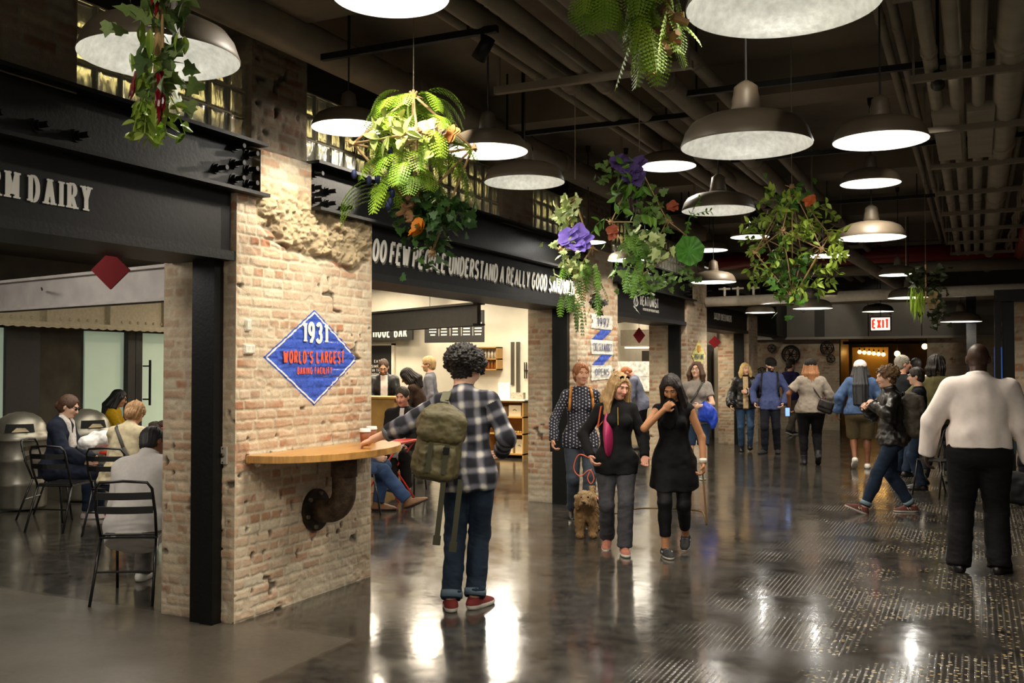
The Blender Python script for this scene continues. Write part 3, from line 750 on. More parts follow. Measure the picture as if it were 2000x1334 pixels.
for L_ in LAMPS: lamp(*L_, P=56, pin=6 if not L_[4] else 3.0)

# ---------------------------------------------------------------- pipes, tracks and ducts under the ceiling
def pipe(p0, p1, r, m, label, group=None, name='ceiling_pipe', n=16, joints=True):
    b = MB(); b.cyl(p0, p1, r, r, n)
    o = b.build(name, m, None, True); tag(o, label, 'pipe', group)
    if joints:
        p0 = np.array(p0, float); p1 = np.array(p1, float); L = np.linalg.norm(p1 - p0); d = (p1 - p0) / L; k = int(L // 3)
        for i in range(k):
            q = p0 + d * (1.5 + 3 * i); c = MB(); c.cyl(q - d * .04, q + d * .04, r * 1.14, r * 1.14, n); c.build('coupling', m, o, True)
    return o
pipe((-3.98, -1, 3.80), (-3.98, 15.8, 3.80), .125, M_pipe, 'thick grey pipe running along the top of the glass brick windows')
for i, (x, z, r, m) in enumerate(((-2.62, 3.70, .07, M_pipe), (-2.36, 3.66, .06, M_pipe), (-2.14, 3.72, .05, M_pipe), (-1.93, 3.64, .075, M_pipe), (-1.72, 3.74, .05, M_pipe), (-2.9, 3.8, .04, M_pipe))):
    pipe((x, -1, z), (x, 24, z), r, m, ['leftmost', 'second', 'third', 'thickest', 'rightmost', 'thin outer'][i] + ' grey pipe in the ceiling bank left of the middle lamps', 'pipe bank over the middle of the hall')
for i, (x, z, r, m) in enumerate(((-.24, 3.60, .045, M_pipe2), (-.10, 3.60, .05, M_pipe2), (.04, 3.60, .045, M_pipe2), (.23, 3.62, .10, M_pipe2), (.375, 3.74, .035, M_pipe), (-.42, 3.78, .03, M_pipe), (-.52, 3.84, .03, M_pipe))):
    pipe((x, -1, z), (x, 21.5, z), r, m, ['first pale pipe from the left', 'second pale pipe', 'third pale pipe', 'fat pale pipe', 'darker pipe right of the fat one', 'thin dark pipe left', 'outermost thin dark pipe'][i] + ' in the pipe rack at upper right', 'pipe rack along the right side')
for (y0, y1, x0) in ((7.9, 9.7, -.28), (7.9, 9.7, -.04)):
    b = MB(); b.box((x0, y0, 3.53), (x0 + .19, y1, 3.60)); thing('cable_tray', b, M_pipe2, ['left', 'right'][x0 > -.2] + ' flat pale metal tray strapped under the pipe rack', 'cable tray')
pipe((.72, -1, 3.52), (.72, 19.0, 3.52), .13, M_red, 'red sprinkler main at the far right under the ceiling')
pipe((.98, -1, 3.6), (.98, 19.0, 3.6), .1, M_pipe2, 'pale pipe right of the red sprinkler main')
b = MB(); rr = random.Random(3)
for q in range(5):
    P_ = []
    for i in range(60):
        y = -1 + i * .37; P_.append((.49 + .015 * math.sin(i * 1.3 + q) + q * .015 - .0, y, 3.65 + .025 * math.sin(i * .9 + q * 2) - .012 * q))
    b.tube(P_, .018, 6)
thing('cable_bundle', b, mat('dusty_cable', '7A6E5C', .8, noise=.3), 'twisted bundle of dusty cables beside the red sprinkler main', 'cable bundle', smooth=True)
for k in range(13):
    y = 2.1 + k * 1.55; b = MB(); b.box((-.36, y, 3.485), (.62, y + .045, 3.53)); b.box((-.35, y + .01, 3.53), (-.335, y + .03, 4.15)); b.box((.6, y + .01, 3.53), (.615, y + .03, 4.15))
    tag(b.build('rack_strut', M_pipe), 'steel strut carrying the pipe rack at upper right', 'strut', 'struts of the right pipe rack')
for k in range(8):
    y = 3.4 + k * 2.6; b = MB(); b.box((-3.0, y, 3.54), (-1.6, y + .05, 3.59)); b.box((-2.98, y + .01, 3.59), (-2.96, y + .03, 4.15)); b.box((-1.64, y + .01, 3.59), (-1.62, y + .03, 4.15))
    tag(b.build('rack_strut', M_pipe), 'steel strut carrying the middle pipe bank', 'strut', 'struts of the middle pipe bank')
# ceiling downstand beams and lighting tracks
b = MB()
for y in (1.2, 4.6, 8.0, 11.6, 15.0, 18.4, 22.0): b.box((-4.6, y, 3.86), (3.2, y + .45, 4.16))
struct('trim_2', b, M_ceil)
for i, (x0, x1, y) in enumerate(((-3.75, -2.5, 5.05), (-2.0, 1.4, 6.86), (-3.8, -2.0, 7.45), (-2.1, .9, 9.3), (-3.6, -.4, 12.2), (-2.4, -.2, 3.3))):
    b = MB(); b.box((x0, y - .018, 3.60), (x1, y + .018, 3.64)); b.box((x0 + .2, y - .006, 3.64), (x0 + .212, y + .006, 4.15)); b.box((x1 - .2, y - .006, 3.64), (x1 - .188, y + .006, 4.15))
    tag(b.build('lighting_track', M_black), ['short black track ending above the fern basket', 'long black track crossing behind the big galvanised lamp', 'black track above the slogan sign', 'black track above the double planter', 'far black track near the red duct', 'black track nearest the camera'][i], 'lighting track')
# diagonal offset pipe and red duct crossing
pipe((-2.45, 10.2, 3.75), (-1.55, 13.2, 3.3), .09, M_pipe, 'grey pipe dropping diagonally behind the leafy round planter', joints=False)
pipe((-1.9, 14.6, 3.45), (-1.05, 17.8, 2.95), .09, M_pipe, 'far grey pipe slanting down in front of the red duct', joints=False)
pipe((-4.6, 18.6, 3.62), (1.0, 18.6, 3.62), .17, M_red, 'red duct crossing the hall near the far end', joints=False)
pipe((-4.6, 18.1, 3.35), (1.6, 18.1, 3.35), .10, M_pipe, 'grey pipe crossing just below the red duct', joints=False)
wp = pipe((-4.28, 16.95, 2.78), (3.2, 16.95, 2.88), .088, mat('white_pipe_paint', 'C9C2B2', .5, noise=.1), 'white painted pipe crossing the hall from the yellow diamond pillar', joints=False)
for i, x in enumerate((-3.95, -3.72, -3.45)):
    b = MB(); b.cyl((x, 16.95, 2.86), (x, 16.95, 2.99), .022, .022, 10); b.sphere((x, 16.95, 3.0), .035, 12, 8); b.cyl((x - .1, 16.95, 3.0), (x + .1, 16.95, 3.0), .018, .018, 8); b.build('branch_fitting', MATS['white_pipe_paint'], wp, True)
for x in (-2.9, -1.0, 1.0):
    b = MB(); b.cyl((x, 16.95, 2.87), (x, 16.95, 4.15), .008, .008, 6); b.cyl((x, 16.95, 2.86), (x, 16.95, 2.93), .025, .015, 10); b.build('hanger_rod', MATS['white_pipe_paint'], wp)
pipe((-4.3, 20.0, 2.95), (3.2, 20.0, 3.0), .10, M_pipe, 'grey pipe crossing behind the white pipe', joints=False)
# track spots lighting the pillars
M_spot = mat('spot_lens', 'FFF4DC', .4, emit=6)
def spot(pos, target, P, ang, label, col=(1, .89, .72), size=.03):
    pos = Vector(pos); d = (Vector(target) - pos).normalized()
    root = empty('track_spotlight', pos, 0, label, 'spotlight', 'track spotlights under the ceiling')
    b = MB(); a = d * -.09; e = d * .05; b.cyl(tuple(a), tuple(e), .038, .045, 16); b.build('spot_head', M_black, root, True)
    b = MB(); b.cyl((0, 0, 0), (0, 0, 4.16 - pos.z), .01, .01, 8); b.build('stem', M_black, root)
    b = MB(); b.cyl(tuple(e * 1.001), tuple(e * 1.02), .038, .038, 16); b.build('lens', M_spot, root)
    l = bpy.data.lights.new('spot_beam', 'SPOT'); l.energy = P; l.spot_size = math.radians(ang); l.spot_blend = .35; l.shadow_soft_size = size; l.color = col
    o = bpy.data.objects.new('spot_beam', l); COL.objects.link(o); o.location = pos + d * .07; o.rotation_euler = d.to_track_quat('-Z', 'Y').to_euler()
spot((-3.45, 7.45, 3.48), (-4.3, 5.5, 2.85), 115, 34, 'black track spotlight aimed at the crumbling top of the nearest pillar')
spot((-2.6, 5.05, 3.5), (-4.3, 5.6, 1.5), 75, 46, 'black track spotlight aimed at the blue diamond')
spot((-2.5, 12.2, 3.5), (-4.3, 11.8, 2.0), 110, 40, 'black track spotlight aimed at the ribbon sign pillar')
spot((-3.3, 12.2, 3.5), (-4.25, 16.7, 2.9), 170, 15, 'black track spotlight aimed at the white pipe')
spot((-2.6, 13.9, 3.55), (-3.7, 17.0, 2.85), 60, 24, 'black track spotlight aimed along the hall')
b = MB(); b.box((-2.2, .98, 3.60), (.4, 1.02, 3.64)); b.box((-2.0, .99, 3.64), (-1.99, 1.01, 4.15)); tag(b.build('lighting_track', M_black), 'added black track over the camera, out of the frame', 'lighting track')  # off-frame track and spots added to brighten the hanging planters
spot((-1.3, 1.0, 3.5), (-2.45, 4.0, 2.6), 50, 34, 'added off-frame track spotlight brightening the large fern basket')
spot((-.5, 3.3, 3.5), (-2.35, 6.6, 2.55), 90, 34, 'added off-frame track spotlight brightening the two ivy planters')
spot((-.3, 1.0, 3.5), (-1.1, 6.7, 2.5), 110, 26, 'added off-frame track spotlight brightening the round leafy planter')
spot((-1.9, 1.0, 3.5), (-2.44, 2.4, 2.7), 22, 50, 'added off-frame track spotlight brightening the chilli planter')
spot((-.2, 6.86, 3.5), (-.5, 11.9, 2.5), 60, 26, 'black track spotlight aimed at the drooping grass planter')
spot((-3.6, 23.6, 3.75), (-4.0, 26.1, 2.35), 38, 62, 'track spotlight washing the grey end wall panels, left one')
spot((-1.2, 23.6, 3.75), (-1.9, 26.1, 2.35), 38, 62, 'track spotlight washing the grey end wall panels, middle one')
# exit sign
ex = empty('exit_sign', (-1.62, 19.7, 2.33), 0, 'lit red and white exit sign hanging over the far end', 'exit sign')
b = MB(); b.box((-.19, -.03, -.02), (.19, .03, .26)); b.build('housing', M_black, ex)
b = MB(); b.box((-.17, -.036, .0), (.17, -.031, .24)); b.build('face_panel', mat('exit_panel', 'F4E8E0', .5, emit=.9, ecol='FFE6DE'), ex)
b = MB(); wd = text_mb(b, 'EXIT', (0, -.037, .045), (1, 0, 0), (0, 0, 1), .15, weight=.22, xs=.55, gap=.1, center=True); b.build('lettering', mat('exit_red', 'E8200F', .5, emit=1.6, ecol='FF2A12'), ex)
for sg in (-1, 1):
    b = MB(); b.cyl((sg * .16, -.05, .30), (sg * .16, .02, .30), .04, .03, 12); b.build('emergency_lamp', mat('emergency_lamp', 'A09080', .4), ex, True)
b = MB(); b.cyl((0, 0, .26), (0, 0, 1.75), .008, .008, 6); b.build('hanging_rod', M_black, ex)
# ---------------------------------------------------------------- rooms behind the piers
M_tile = mat('white_cafe_wall', 'EDE3CC', .45, noise=.05, nscale=4)
M_green = mat('frosted_glass', 'BFD2BC', .5, noise=.06, nscale=1.2, emit=.18, ecol='B8CCB4')
M_dsteel = mat('dark_door_steel', '221F1B', .6, noise=.2)
M_conc = mat('scuffed_dark_wall', '3D382D', .9, noise=.35, nscale=3, ndetail=8)
M_greyb = mat('grey_beam_paint', '9A948E', .7, noise=.12, nscale=6)
M_menu = mat('black_menu_board', '1E1B17', .6)
M_chalk = mat('menu_lettering', 'D8D2C4', .7)
struct('wall_left_back', MB().box((-12.8, -3, 0), (-12.6, 16.4, 3.3)), M_conc)
struct('ceiling_shop', MB().box((-12.8, -3, 3.25), (-4.86, 24, 3.4)), M_dark)
struct('wall_cafe', MB().box((-12.6, 16.4, 0), (-7.25, 16.55, 3.25)), M_tile)
struct('wall_partition', MB().box((-7.3, 16.56, 0), (-7.2, 24, 3.25)), M_cream)
struct('wall_deli_back', MB().box((-7.2, 22.9, 0), (-4.9, 23.0, 3.25)), M_dark)
struct('wall_far_left', MB().box((-6.3, 23.0, 0), (-6.2, 26.2, 4.15)), M_dark)
# frosted glass wall behind the seating
for i, (y0, y1, m, nm) in enumerate(((8.6, 9.44, M_green, 1), (10.85, 11.62, M_green, 2), (11.92, 13.6, M_green, 3))):
    b = MB(); b.box((-12.59, y0, .02), (-12.56, y1, 2.2)); struct('window_%d' % (i + 5), b, m)
b = MB(); b.box((-12.59, 9.44, 0), (-12.5, 9.62, 2.24)); b.box((-12.59, 9.62, 0), (-12.55, 10.04, 2.24)); struct('door_1', b, M_dsteel)
b = MB(); b.box((-12.59, 11.62, 0), (-12.46, 11.77, 2.24)); b.box((-12.59, 11.78, 0), (-12.46, 11.92, 2.24)); o = struct('door_2', b, M_dsteel)
b = MB(); b.cyl((-12.36, 11.99, 1.0), (-12.36, 11.99, 1.75), .02, .02, 10); b.cyl((-12.46, 11.93, 1.65), (-12.36, 11.99, 1.65), .012, .012, 8); b.cyl((-12.46, 11.93, 1.1), (-12.36, 11.99, 1.1), .012, .012, 8); b.build('door_handle', M_black, o)
# cream riveted beam with corrugated lower edge
b = MB(); b.box((-12.55, 6, 2.26), (-12.3, 15, 2.8)); b.box((-12.3, 6, 2.24), (-12.12, 15, 2.29))
for y in (9.9, 11.05, 12.2): b.box((-12.3, y, 2.29), (-12.24, y + .12, 2.8))
bm_ = b.build('riveted_beam', mat('cream_beam_paint', 'CFC3A4', .6, noise=.1)); tag(bm_, 'cream painted riveted beam above the frosted glass wall', 'beam')
rv = None
for i in range(26):
    y = 8.7 + i * .165
    if rv is None: c = MB(); c.sphere((0, 0, 0), (.02, .025, .025), 10, 6); rv = c.build('rivet', MATS['cream_beam_paint'], bm_, True); c = rv
    else: c = rv.copy(); COL.objects.link(c); c.parent = bm_
    c.location = (-12.3, y, 2.35)
b = MB(); V = []; n = 120
for i in range(n + 1):
    y = 8.6 + 5 * i / n; z = 2.24 - .02 * abs(math.sin(i * .8)); V += [(-12.13, y, 2.245), (-12.13, y, z - .015)]
b.add(V, [(2 * i, 2 * i + 2, 2 * i + 3, 2 * i + 1) for i in range(n)]); b.build('scalloped_edge', MATS['cream_beam_paint'], bm_)
# diagonal grey steel beam of the seating area
def ibeam(a, c, z0, z1, m, label):
    b = MB(); a = np.array(a, float); c = np.array(c, float)
    b.bar((a[0], a[1], (z0 + z1) / 2), (c[0], c[1], (z0 + z1) / 2), .05, z1 - z0); b.bar((a[0], a[1], z0 + .012), (c[0], c[1], z0 + .012), .16, .024); b.bar((a[0], a[1], z1 - .012), (c[0], c[1], z1 - .012), .16, .024)
    return tag(b.build('steel_beam', m), label, 'beam')
gb = ibeam((-5.55, 5.62), (-12.3, 6.85), 2.15, 2.43, M_greyb, 'grey steel beam crossing above the people at the red tables')
b = MB(); b.cyl((-7.3, 5.85, 2.31), (-7.02, 5.62, 2.30), .008, .008, 6); b.build('pin', M_black, gb)
ibeam((-4.99, 9.62), (-9.6, 12.15), 2.10, 2.36, mat('dark_beam_paint', '4A443B', .7, noise=.1), 'dark steel beam crossing above the cafe entrance')
ibeam((-4.95, 14.3), (-7.1, 17.2), 2.33, 2.62, M_cream, 'cream beam above the beer counter')
for i, (x, y0, y1) in enumerate(((-6.2, -1, 16), (-7.6, -1, 16), (-9.2, -1, 16))):
    b = MB(); b.box((x, y0, 2.98), (x + .18, y1, 3.22)); tag(b.build('ceiling_joist', mat('brown_joist', '33281C', .8)), 'dark brown ceiling joist of the seating room, %s' % ('nearest the piers', 'middle one', 'farthest from the piers')[i], 'ceiling joist')
b = MB(); b.box((-5.0, -1, 2.40), (-4.9, 4.8, 2.46)); b.box((-5.0, 6.5, 2.40), (-4.9, 10.8, 2.46)); b.box((-5.0, 12.4, 2.4), (-4.9, 15.7, 2.46)); struct('trim_3', b, mat('warm_lit_trim', 'D9C08A', .6))
# red paper diamonds hanging in the openings
def red_diamond(x, y, z, r, label, rz=0):
    b = MB(); b.poly([(-r, -.01, 0), (0, -.01, -r), (r, -.01, 0), (0, -.01, r)], off=(0, .02, 0)); b.cyl((0, 0, r), (0, 0, r + .12), .003, .003, 6)
    thing('hanging_ornament', b, mat('red_felt', '8E0E1A', .8), label, 'ornament', 'red diamonds hung in the shop openings', (x, y, z), rz)
red_diamond(-5.04, 4.55, 2.27, .125, 'red diamond ornament hanging in the opening left of the nearest pillar', math.radians(25))
red_diamond(-4.75, 14.6, 2.13, .12, 'narrow red diamond ornament hanging under the fascia with the drop emblem', math.radians(60))
red_diamond(-4.9, 20.1, 2.15, .13, 'red diamond ornament hanging under the farthest fascia', math.radians(20))

# steel drums used as bins
def bin_(x, y, rz, label):
    r = empty('trash_can', (x, y, 0), rz, label, 'trash can', 'domed steel trash cans')
    M_s = mat('galvanised_drum', '8C887C', .38, .75, noise=.2, nscale=6)
    b = MB(); b.lathe([(.0, .02), (.28, .02), (.285, .05), (.285, .28), (.295, .30), (.285, .32), (.285, .55), (.297, .575), (.285, .6), (.285, .78), (.30, .81), (.3, .84), (.27, .84)], 40); b.build('drum', M_s, r, True)
    b = MB(); b.lathe([(.31, .80), (.315, .85), (.29, .87), (.285, .9), (.26, .98), (.21, 1.05), (.13, 1.1), (.05, 1.12), (.0, 1.122)], 40); b.build('dome_lid', M_s, r, True)
    b = MB(); 
    V = []; 
    for i in range(9):
        a = math.radians(-32 + 8 * i)
        for (rr, zz) in ((.294, .895), (.265, .99)): V.append((math.sin(a) * rr, -math.cos(a) * rr, zz))
    b.add(V, [(2 * i, 2 * i + 2, 2 * i + 3, 2 * i + 1) for i in range(8)]); b.build('lid_opening', mat('bin_hole', '080706', .9), r)
    b = MB(); b.poly([(-.08, -.30, .90), (.1, -.3, .905), (.06, -.31, .945), (-.03, -.305, .95)], off=(0, .01, 0)); b.build('crumpled_paper', mat('crumpled_paper', 'CDBB98', .8), r)
bin_(-10.0, 7.75, math.radians(50), 'domed steel drum trash can at the left edge')
bin_(-9.95, 8.62, math.radians(70), 'domed steel drum trash can behind the woman in sunglasses')
b = MB(); b.lathe([(.0, .0), (.24, 0), (.2, .5), (.12, .72), (.0, .76)], 20); thing('covered_object', b, mat('black_cloth', '0C0C0E', .8), 'dark draped object at the extreme left edge of the floor', 'draped object', None, (-9.05, 6.35, 0), smooth=True)

# bistro chairs and tables
M_chair = mat('black_enamel', '100F0E', .3, spec=.6)
M_redm = mat('red_enamel', 'C8321E', .35)
def chair_proto():
    r = empty('bistro_chair', (0, 0, 0))
    sp = .19
    b = MB(); b.tube([(-sp, -.17, .44), (-sp - .01, -.24, .62), (-sp, -.29, .80), (-sp + .03, -.305, .845), (0, -.31, .855), (sp - .03, -.305, .845), (sp, -.29, .80), (sp + .01, -.24, .62), (sp, -.17, .44)], .011, 8); b.build('back_frame', M_chair, r, True)
    for z, y in ((.75, -.283), (.65, -.258)):
        b = MB(); n = 8
        V = [(-sp + 2 * sp * i / n, y - .03 * math.sin(math.pi * i / n), zz) for i in range(n + 1) for zz in (z - .025, z + .025)]
        V2 = [(a, c - .008, d) for a, c, d in V]; k = len(V)
        F = [(2 * i, 2 * i + 2, 2 * i + 3, 2 * i + 1) for i in range(n)]; b.add(V + V2, F + [tuple(q + k for q in f[::-1]) for f in F] + [(2 * i + 1, 2 * i + 3, 2 * i + 3 + k, 2 * i + 1 + k) for i in range(n)] + [(2 * i + 2, 2 * i, 2 * i + k, 2 * i + 2 + k) for i in range(n)])
        b.build('back_slat', M_chair, r)
    b = MB(); b.tube([(-sp, -.18, .445), (sp, -.18, .445), (sp, .2, .455), (-sp, .2, .455)], .01, 8, closed=True)
    for i in range(6): y = -.15 + i * .064; b.box((-sp, y, .452), (sp, y + .045, .462))
    b.build('seat', M_chair, r)
    for sg in (-1, 1):
        b = MB(); b.tube([(sg * sp, -.17, .44), (sg * (sp + .02), -.33, 0)], .011, 8); b.build('leg', M_chair, r, True)
        b = MB(); b.tube([(sg * sp, .18, .45), (sg * (sp + .02), .26, 0)], .011, 8); b.build('leg', M_chair, r, True)
    b = MB(); b.tube([(-sp - .01, -.25, .22), (sp + .01, -.25, .22)], .008, 6); b.build('stretcher', M_chair, r)
    return r
CH = chair_proto(); used = [False]
def chair(x, y, rz, label):
    o = CH if not used[0] else copy_tree(CH); used[0] = True
    o.location = (x, y, 0); o.rotation_euler = (0, 0, math.radians(rz)); tag(o, label, 'chair', 'black metal bistro chairs')
def table(x, y, rz, label, m=M_redm, s=.3, h=.73):
    r = empty('bistro_table', (x, y, 0), math.radians(rz), label, 'table', 'red folding bistro tables' if m is M_redm else None)
    b = MB(); b.box((-s, -s, h - .03), (s, s, h)); b.build('table_top', m, r, bevel=.01)
    for sx in (-1, 1):
        for sg in (-1, 1):
            b = MB(); b.tube([(sg * s * .85, sx * s * .8, h - .03), (-sg * s * .85, sx * s * .8, .0)], .012, 8); b.build('leg', m, r, True)
    b = MB(); b.tube([(-s * .85, -s * .8, .05), (-s * .85, s * .8, .05)], .01, 8); b.build('crossbar', m, r)
    return r
chair(-5.48, 5.2, 30, 'black bistro chair nearest the camera, under the man in white hoodie')
chair(-8.42, 7.05, 15, 'empty black bistro chair facing away, second nearest the left edge')
chair(-7.73, 7.12, 20, 'black bistro chair under the strawberry blonde woman in cream')
chair(-9.1, 7.5, -62, 'black bistro chair under the woman in sunglasses')
chair(-11.1, 10.0, -50, 'black bistro chair under the woman in yellow')
table(-8.35, 7.95, 20, 'red bistro table shared by the seated group at left')
table(-10.75, 10.85, 20, 'red bistro table in front of the woman in yellow')
b = MB(); b.tube([(-.08 + .1 * math.cos(a), .09 * math.sin(a), .04 + .02 * math.sin(3 * a)) for a in [i * .6 for i in range(11)]], .035, 8); b.sphere((.05, 0, .06), (.1, .08, .05), 12, 8)
thing('folded_scarf', b, mat('grey_knit', '6A6258', .95, noise=.4, nscale=30), 'bundled grey knit scarf on the farther red table', 'scarf', None, (-10.85, 10.75, .745), smooth=True)
def sheet(x, y, z, rz, sx, sy, label, col='D9DDE0'):
    b = MB(); b.box((-sx, -sy, 0), (sx, sy, .006)); b.box((-sx * .6, -sy * .8, .006), (sx * .4, sy * .1, .012)); thing('magazine', b, mat('paper_' + col, col, .6, noise=.3, nscale=12), label, 'magazine', None, (x, y, z), rz)
sheet(-8.4, 7.85, .732, .3, .16, .11, 'open magazine on the nearer red table')

# cafe fittings
b = MB(); X0, X1, Y0 = -8.02, -7.28, 16.05; 
for x in (X0, X1 - .02): b.box((x, Y0 - .3, 0), (x + .02, Y0 + .3, 1.02))
b.box((X0, Y0 + .28, 0), (X1, Y0 + .3, 1.02))
for z in (.06, .42, .72, 1.0): b.box((X0, Y0 - .3, z), (X1, Y0 + .3, z + .025))
cab = thing('open_shelf_counter', b, M_wood, 'birch plywood counter with open shelves against the white cafe wall', 'counter')
b = MB(); b.box((X0 - .04, Y0 - .33, 1.026), (X1 + .04, Y0 + .31, 1.05)); b.build('worktop', mat('white_worktop', 'E8E0D0', .4), cab)
for i, (x, z, w_, h_, lb) in enumerate(((-7.86, .746, .16, .17, 'pale printed box on the upper shelf, left one'), (-7.6, .746, .24, .2, 'pale printed box on the upper shelf, right one'), (-7.78, .086, .26, .25, 'pale carton on the bottom shelf, left one'), (-7.47, .086, .16, .25, 'pale carton on the bottom shelf, right one'))):
    b = MB(); b.box((x, 15.82, z), (x + w_, 16.1, z + h_)); o = thing('storage_box', b, mat('pale_carton', 'E2D3AE', .7), lb, 'box', 'boxes on the birch shelves')
    c = MB(); c.tube([(x + w_ * .35, 15.818, z + h_ * .55), (x + w_ * .5, 15.818, z + h_ * .62), (x + w_ * .65, 15.818, z + h_ * .5)], .006, 5); c.build('printed_mark', mat('grey_print', '5A5248', .8), o)
rr = random.Random(5); b = MB()
for k in range(9): b.sphere((-7.62 + .035 * k, 15.85 + rr.uniform(-.02, .03), .465), .022, 8, 6)
tag(b.build('small_jars', mat('jar_gold', 'C8A458', .4), None, True), 'row of tiny jars on the middle shelf of the birch counter', 'jars', kind='stuff')
b = MB(); b.box((-7.9, 16.0, 1.05), (-7.66, 16.02, 1.35)); thing('counter_card', b, mat('white_card', 'EEE9DE', .6), 'white menu card standing on the birch counter', 'card')
b = MB(); b.box((-7.6, 15.9, 1.05), (-7.35, 16.0, 1.17)); thing('brochure_rack', b, mat('brochure_rack', 'B8A892', .6, noise=.4, nscale=30), 'small brochure rack on the birch counter', 'brochure rack')
wsf = MB()
for z in (1.575, 1.77, 1.985): wsf.box((-8.74, 16.15, z), (-8.0, 16.39, z + .02))
for x in (-8.76, -8.02): wsf.box((x, 16.15, 1.575), (x + .02, 16.39, 2.005))
thing('wall_cabinet', wsf, M_wood, 'birch wall shelf box behind the curly haired man', 'shelf')
for row, (z, c_, n_) in enumerate(((1.792, 'D8CDB4', 9), (1.597, '9A5A20', 9))):
    p = None
    for k in range(n_):
        if p is None:
            b = MB(); b.lathe([(.0, 0), (.028, 0), (.028, .11), (.012, .135), (.012, .17), (.0, .17)], 12); p = b.build('bottle', mat('bottle_' + c_, c_, .3), None, True); o = p
        else: o = p.copy(); COL.objects.link(o)
        o.location = (-8.64 + .07 * k, 16.25, z); tag(o, ('pale capped bottle on the top level of the birch wall shelf', 'amber bottle on the lower level of the birch wall shelf')[row], 'bottle', ('pale bottles on the wall shelf', 'amber bottles on the wall shelf')[row])
# kitchen pass at the right end of the cafe wall
b = MB(); b.box((-7.82, 16.36, 1.3), (-7.76, 16.41, 2.1)); b.box((-7.7, 16.34, 1.1), (-7.64, 16.39, 2.1)); thing('wall_pipes', b, mat('steel_upright', '6A6458', .4, .6), 'vertical steel uprights at the right end of the cafe wall', 'upright')
b = MB(); b.box((-7.55, 16.36, 1.55), (-7.38, 16.385, 1.58)); kr = thing('knife_rack', b, mat('rack_steel', '8A8478', .3, .7), 'magnetic knife rack on the bright cafe wall', 'knife rack')
for k, x in enumerate((-7.54, -7.5, -7.44, -7.4)):
    b = MB(); b.box((x, 16.34, 1.58), (x + .015, 16.355, 1.72)); b.box((x, 16.345, 1.42), (x + .02, 16.35, 1.58)); thing('kitchen_knife', b, M_black, 'black handled knife on the magnetic rack', 'knife', 'knives on the rack')
# menu boards
mn = MB(); mn.box((-9.2, 15.55, 2.08), (-7.98, 15.6, 2.66)); [mn.cyl((x_, 15.57, 2.66), (x_, 15.57, 3.26), .006, .006, 6) for x_ in (-9.1, -8.1)]; mo = thing('menu_board', mn, M_menu, 'black five column menu board hanging over the cafe wall', 'menu board')
for i in range(5):
    x0 = -9.12 + i * .235; b = MB(); rr = random.Random(i + 2)
    b.box((x0 + .03, 15.545, 2.40), (x0 + .17, 15.552, 2.44))
    for k in range(3):
        wv = rr.uniform(.1, .16); 
        for q in range(5): b.box((x0 + .1 - wv / 2 + q * wv / 5, 15.545, 2.32 - k * .055), (x0 + .1 - wv / 2 + (q + .75) * wv / 5, 15.552, 2.345 - k * .055))
    b.build('menu_text', M_chalk, mo)
    if i: b = MB(); b.box((x0 - .012, 15.545, 2.2), (x0 - .006, 15.552, 2.44)); b.build('column_rule', M_chalk, mo)
b = MB(); text_mb(b, 'THE SANDWICHES', (-8.35, 15.548, 2.5), (1, 0, 0), (0, 0, 1), .06, weight=.2, xs=.6, gap=.12, center=True); b.build('menu_heading', M_chalk, mo)
sb = MB(); sb.box((-11.6, 16.1, 2.16), (-9.8, 16.15, 2.62)); so = thing('wall_sign', sb, M_menu, 'black sign with pale capitals ending in BAR, half hidden by the dark beam', 'shop sign')
b = MB(); wd = text_mb(b, 'HOUE BAR', (0, 0, 0), (1, 0, 0), (0, 0, 1), .2, weight=.16, xs=.5, gap=.08); b = MB(); text_mb(b, 'HOUE BAR', (-9.93 - wd, 16.098, 2.22), (1, 0, 0), (0, 0, 1), .2, weight=.16, xs=.5, gap=.08); b.build('lettering', M_chalk, so)
db = MB(); db.box((-11.3, 16.33, .3), (-10.42, 16.385, 2.06)); do = thing('letter_board', db, M_menu, 'tall black letter board on the white wall behind the man in glasses', 'letter board')
for a, b_ in (((-11.34, 16.33, .26), (-11.3, 16.39, 2.1)), ((-10.42, 16.33, .26), (-10.36, 16.39, 2.1)), ((-11.34, 16.33, 2.06), (-10.36, 16.39, 2.12))):
    b = MB(); b.box(a, b_); b.build('frame', M_tile, do)
for z, t in ((1.72, 'EAT'), (1.62, 'SIMPLY'), (1.54, 'IN THE'), (1.46, 'HOUSE')):
    b = MB(); text_mb(b, t, (-10.75, 16.328, z), (1, 0, 0), (0, 0, 1), .05, weight=.18, gap=.3, center=True); b.build('lettering', M_chalk, do)
b = MB(); b.box((-9.6, 12.6, 0), (-7.98, 13.05, 1.15)); co = thing('order_counter', b, M_wood, 'plain birch order counter behind the man in dark suit', 'counter')
b = MB(); b.box((-9.65, 12.57, 1.15), (-7.94, 13.08, 1.18)); b.build('worktop', M_wood, co)
for x, y in ((-8.9, 13.4), (-6.9, 11.0), (-7.1, 13.8)):
    b = MB(); b.cyl((0, 0, 0), (0, 0, .02), .07, .07, 16); thing('downlight', b, mat('downlight_glow', 'FFF2D8', .5, emit=6), 'small round downlight in the dark cafe ceiling, ' + {-8.9: 'left', -6.9: 'nearest', -7.1: 'right'}[x] + ' one', 'downlight', None, (x, y, 3.225))
table(-6.62, 10.3, 10, 'red bistro table beside the man in dark suit')
b = MB(); b.box((-.05, -.04, 0), (.05, .04, .1)); thing('napkin_box', b, mat('salmon_box', 'E8866A', .6), 'small salmon coloured box on the red table in the cafe', 'box', None, (-6.62, 10.25, .732))
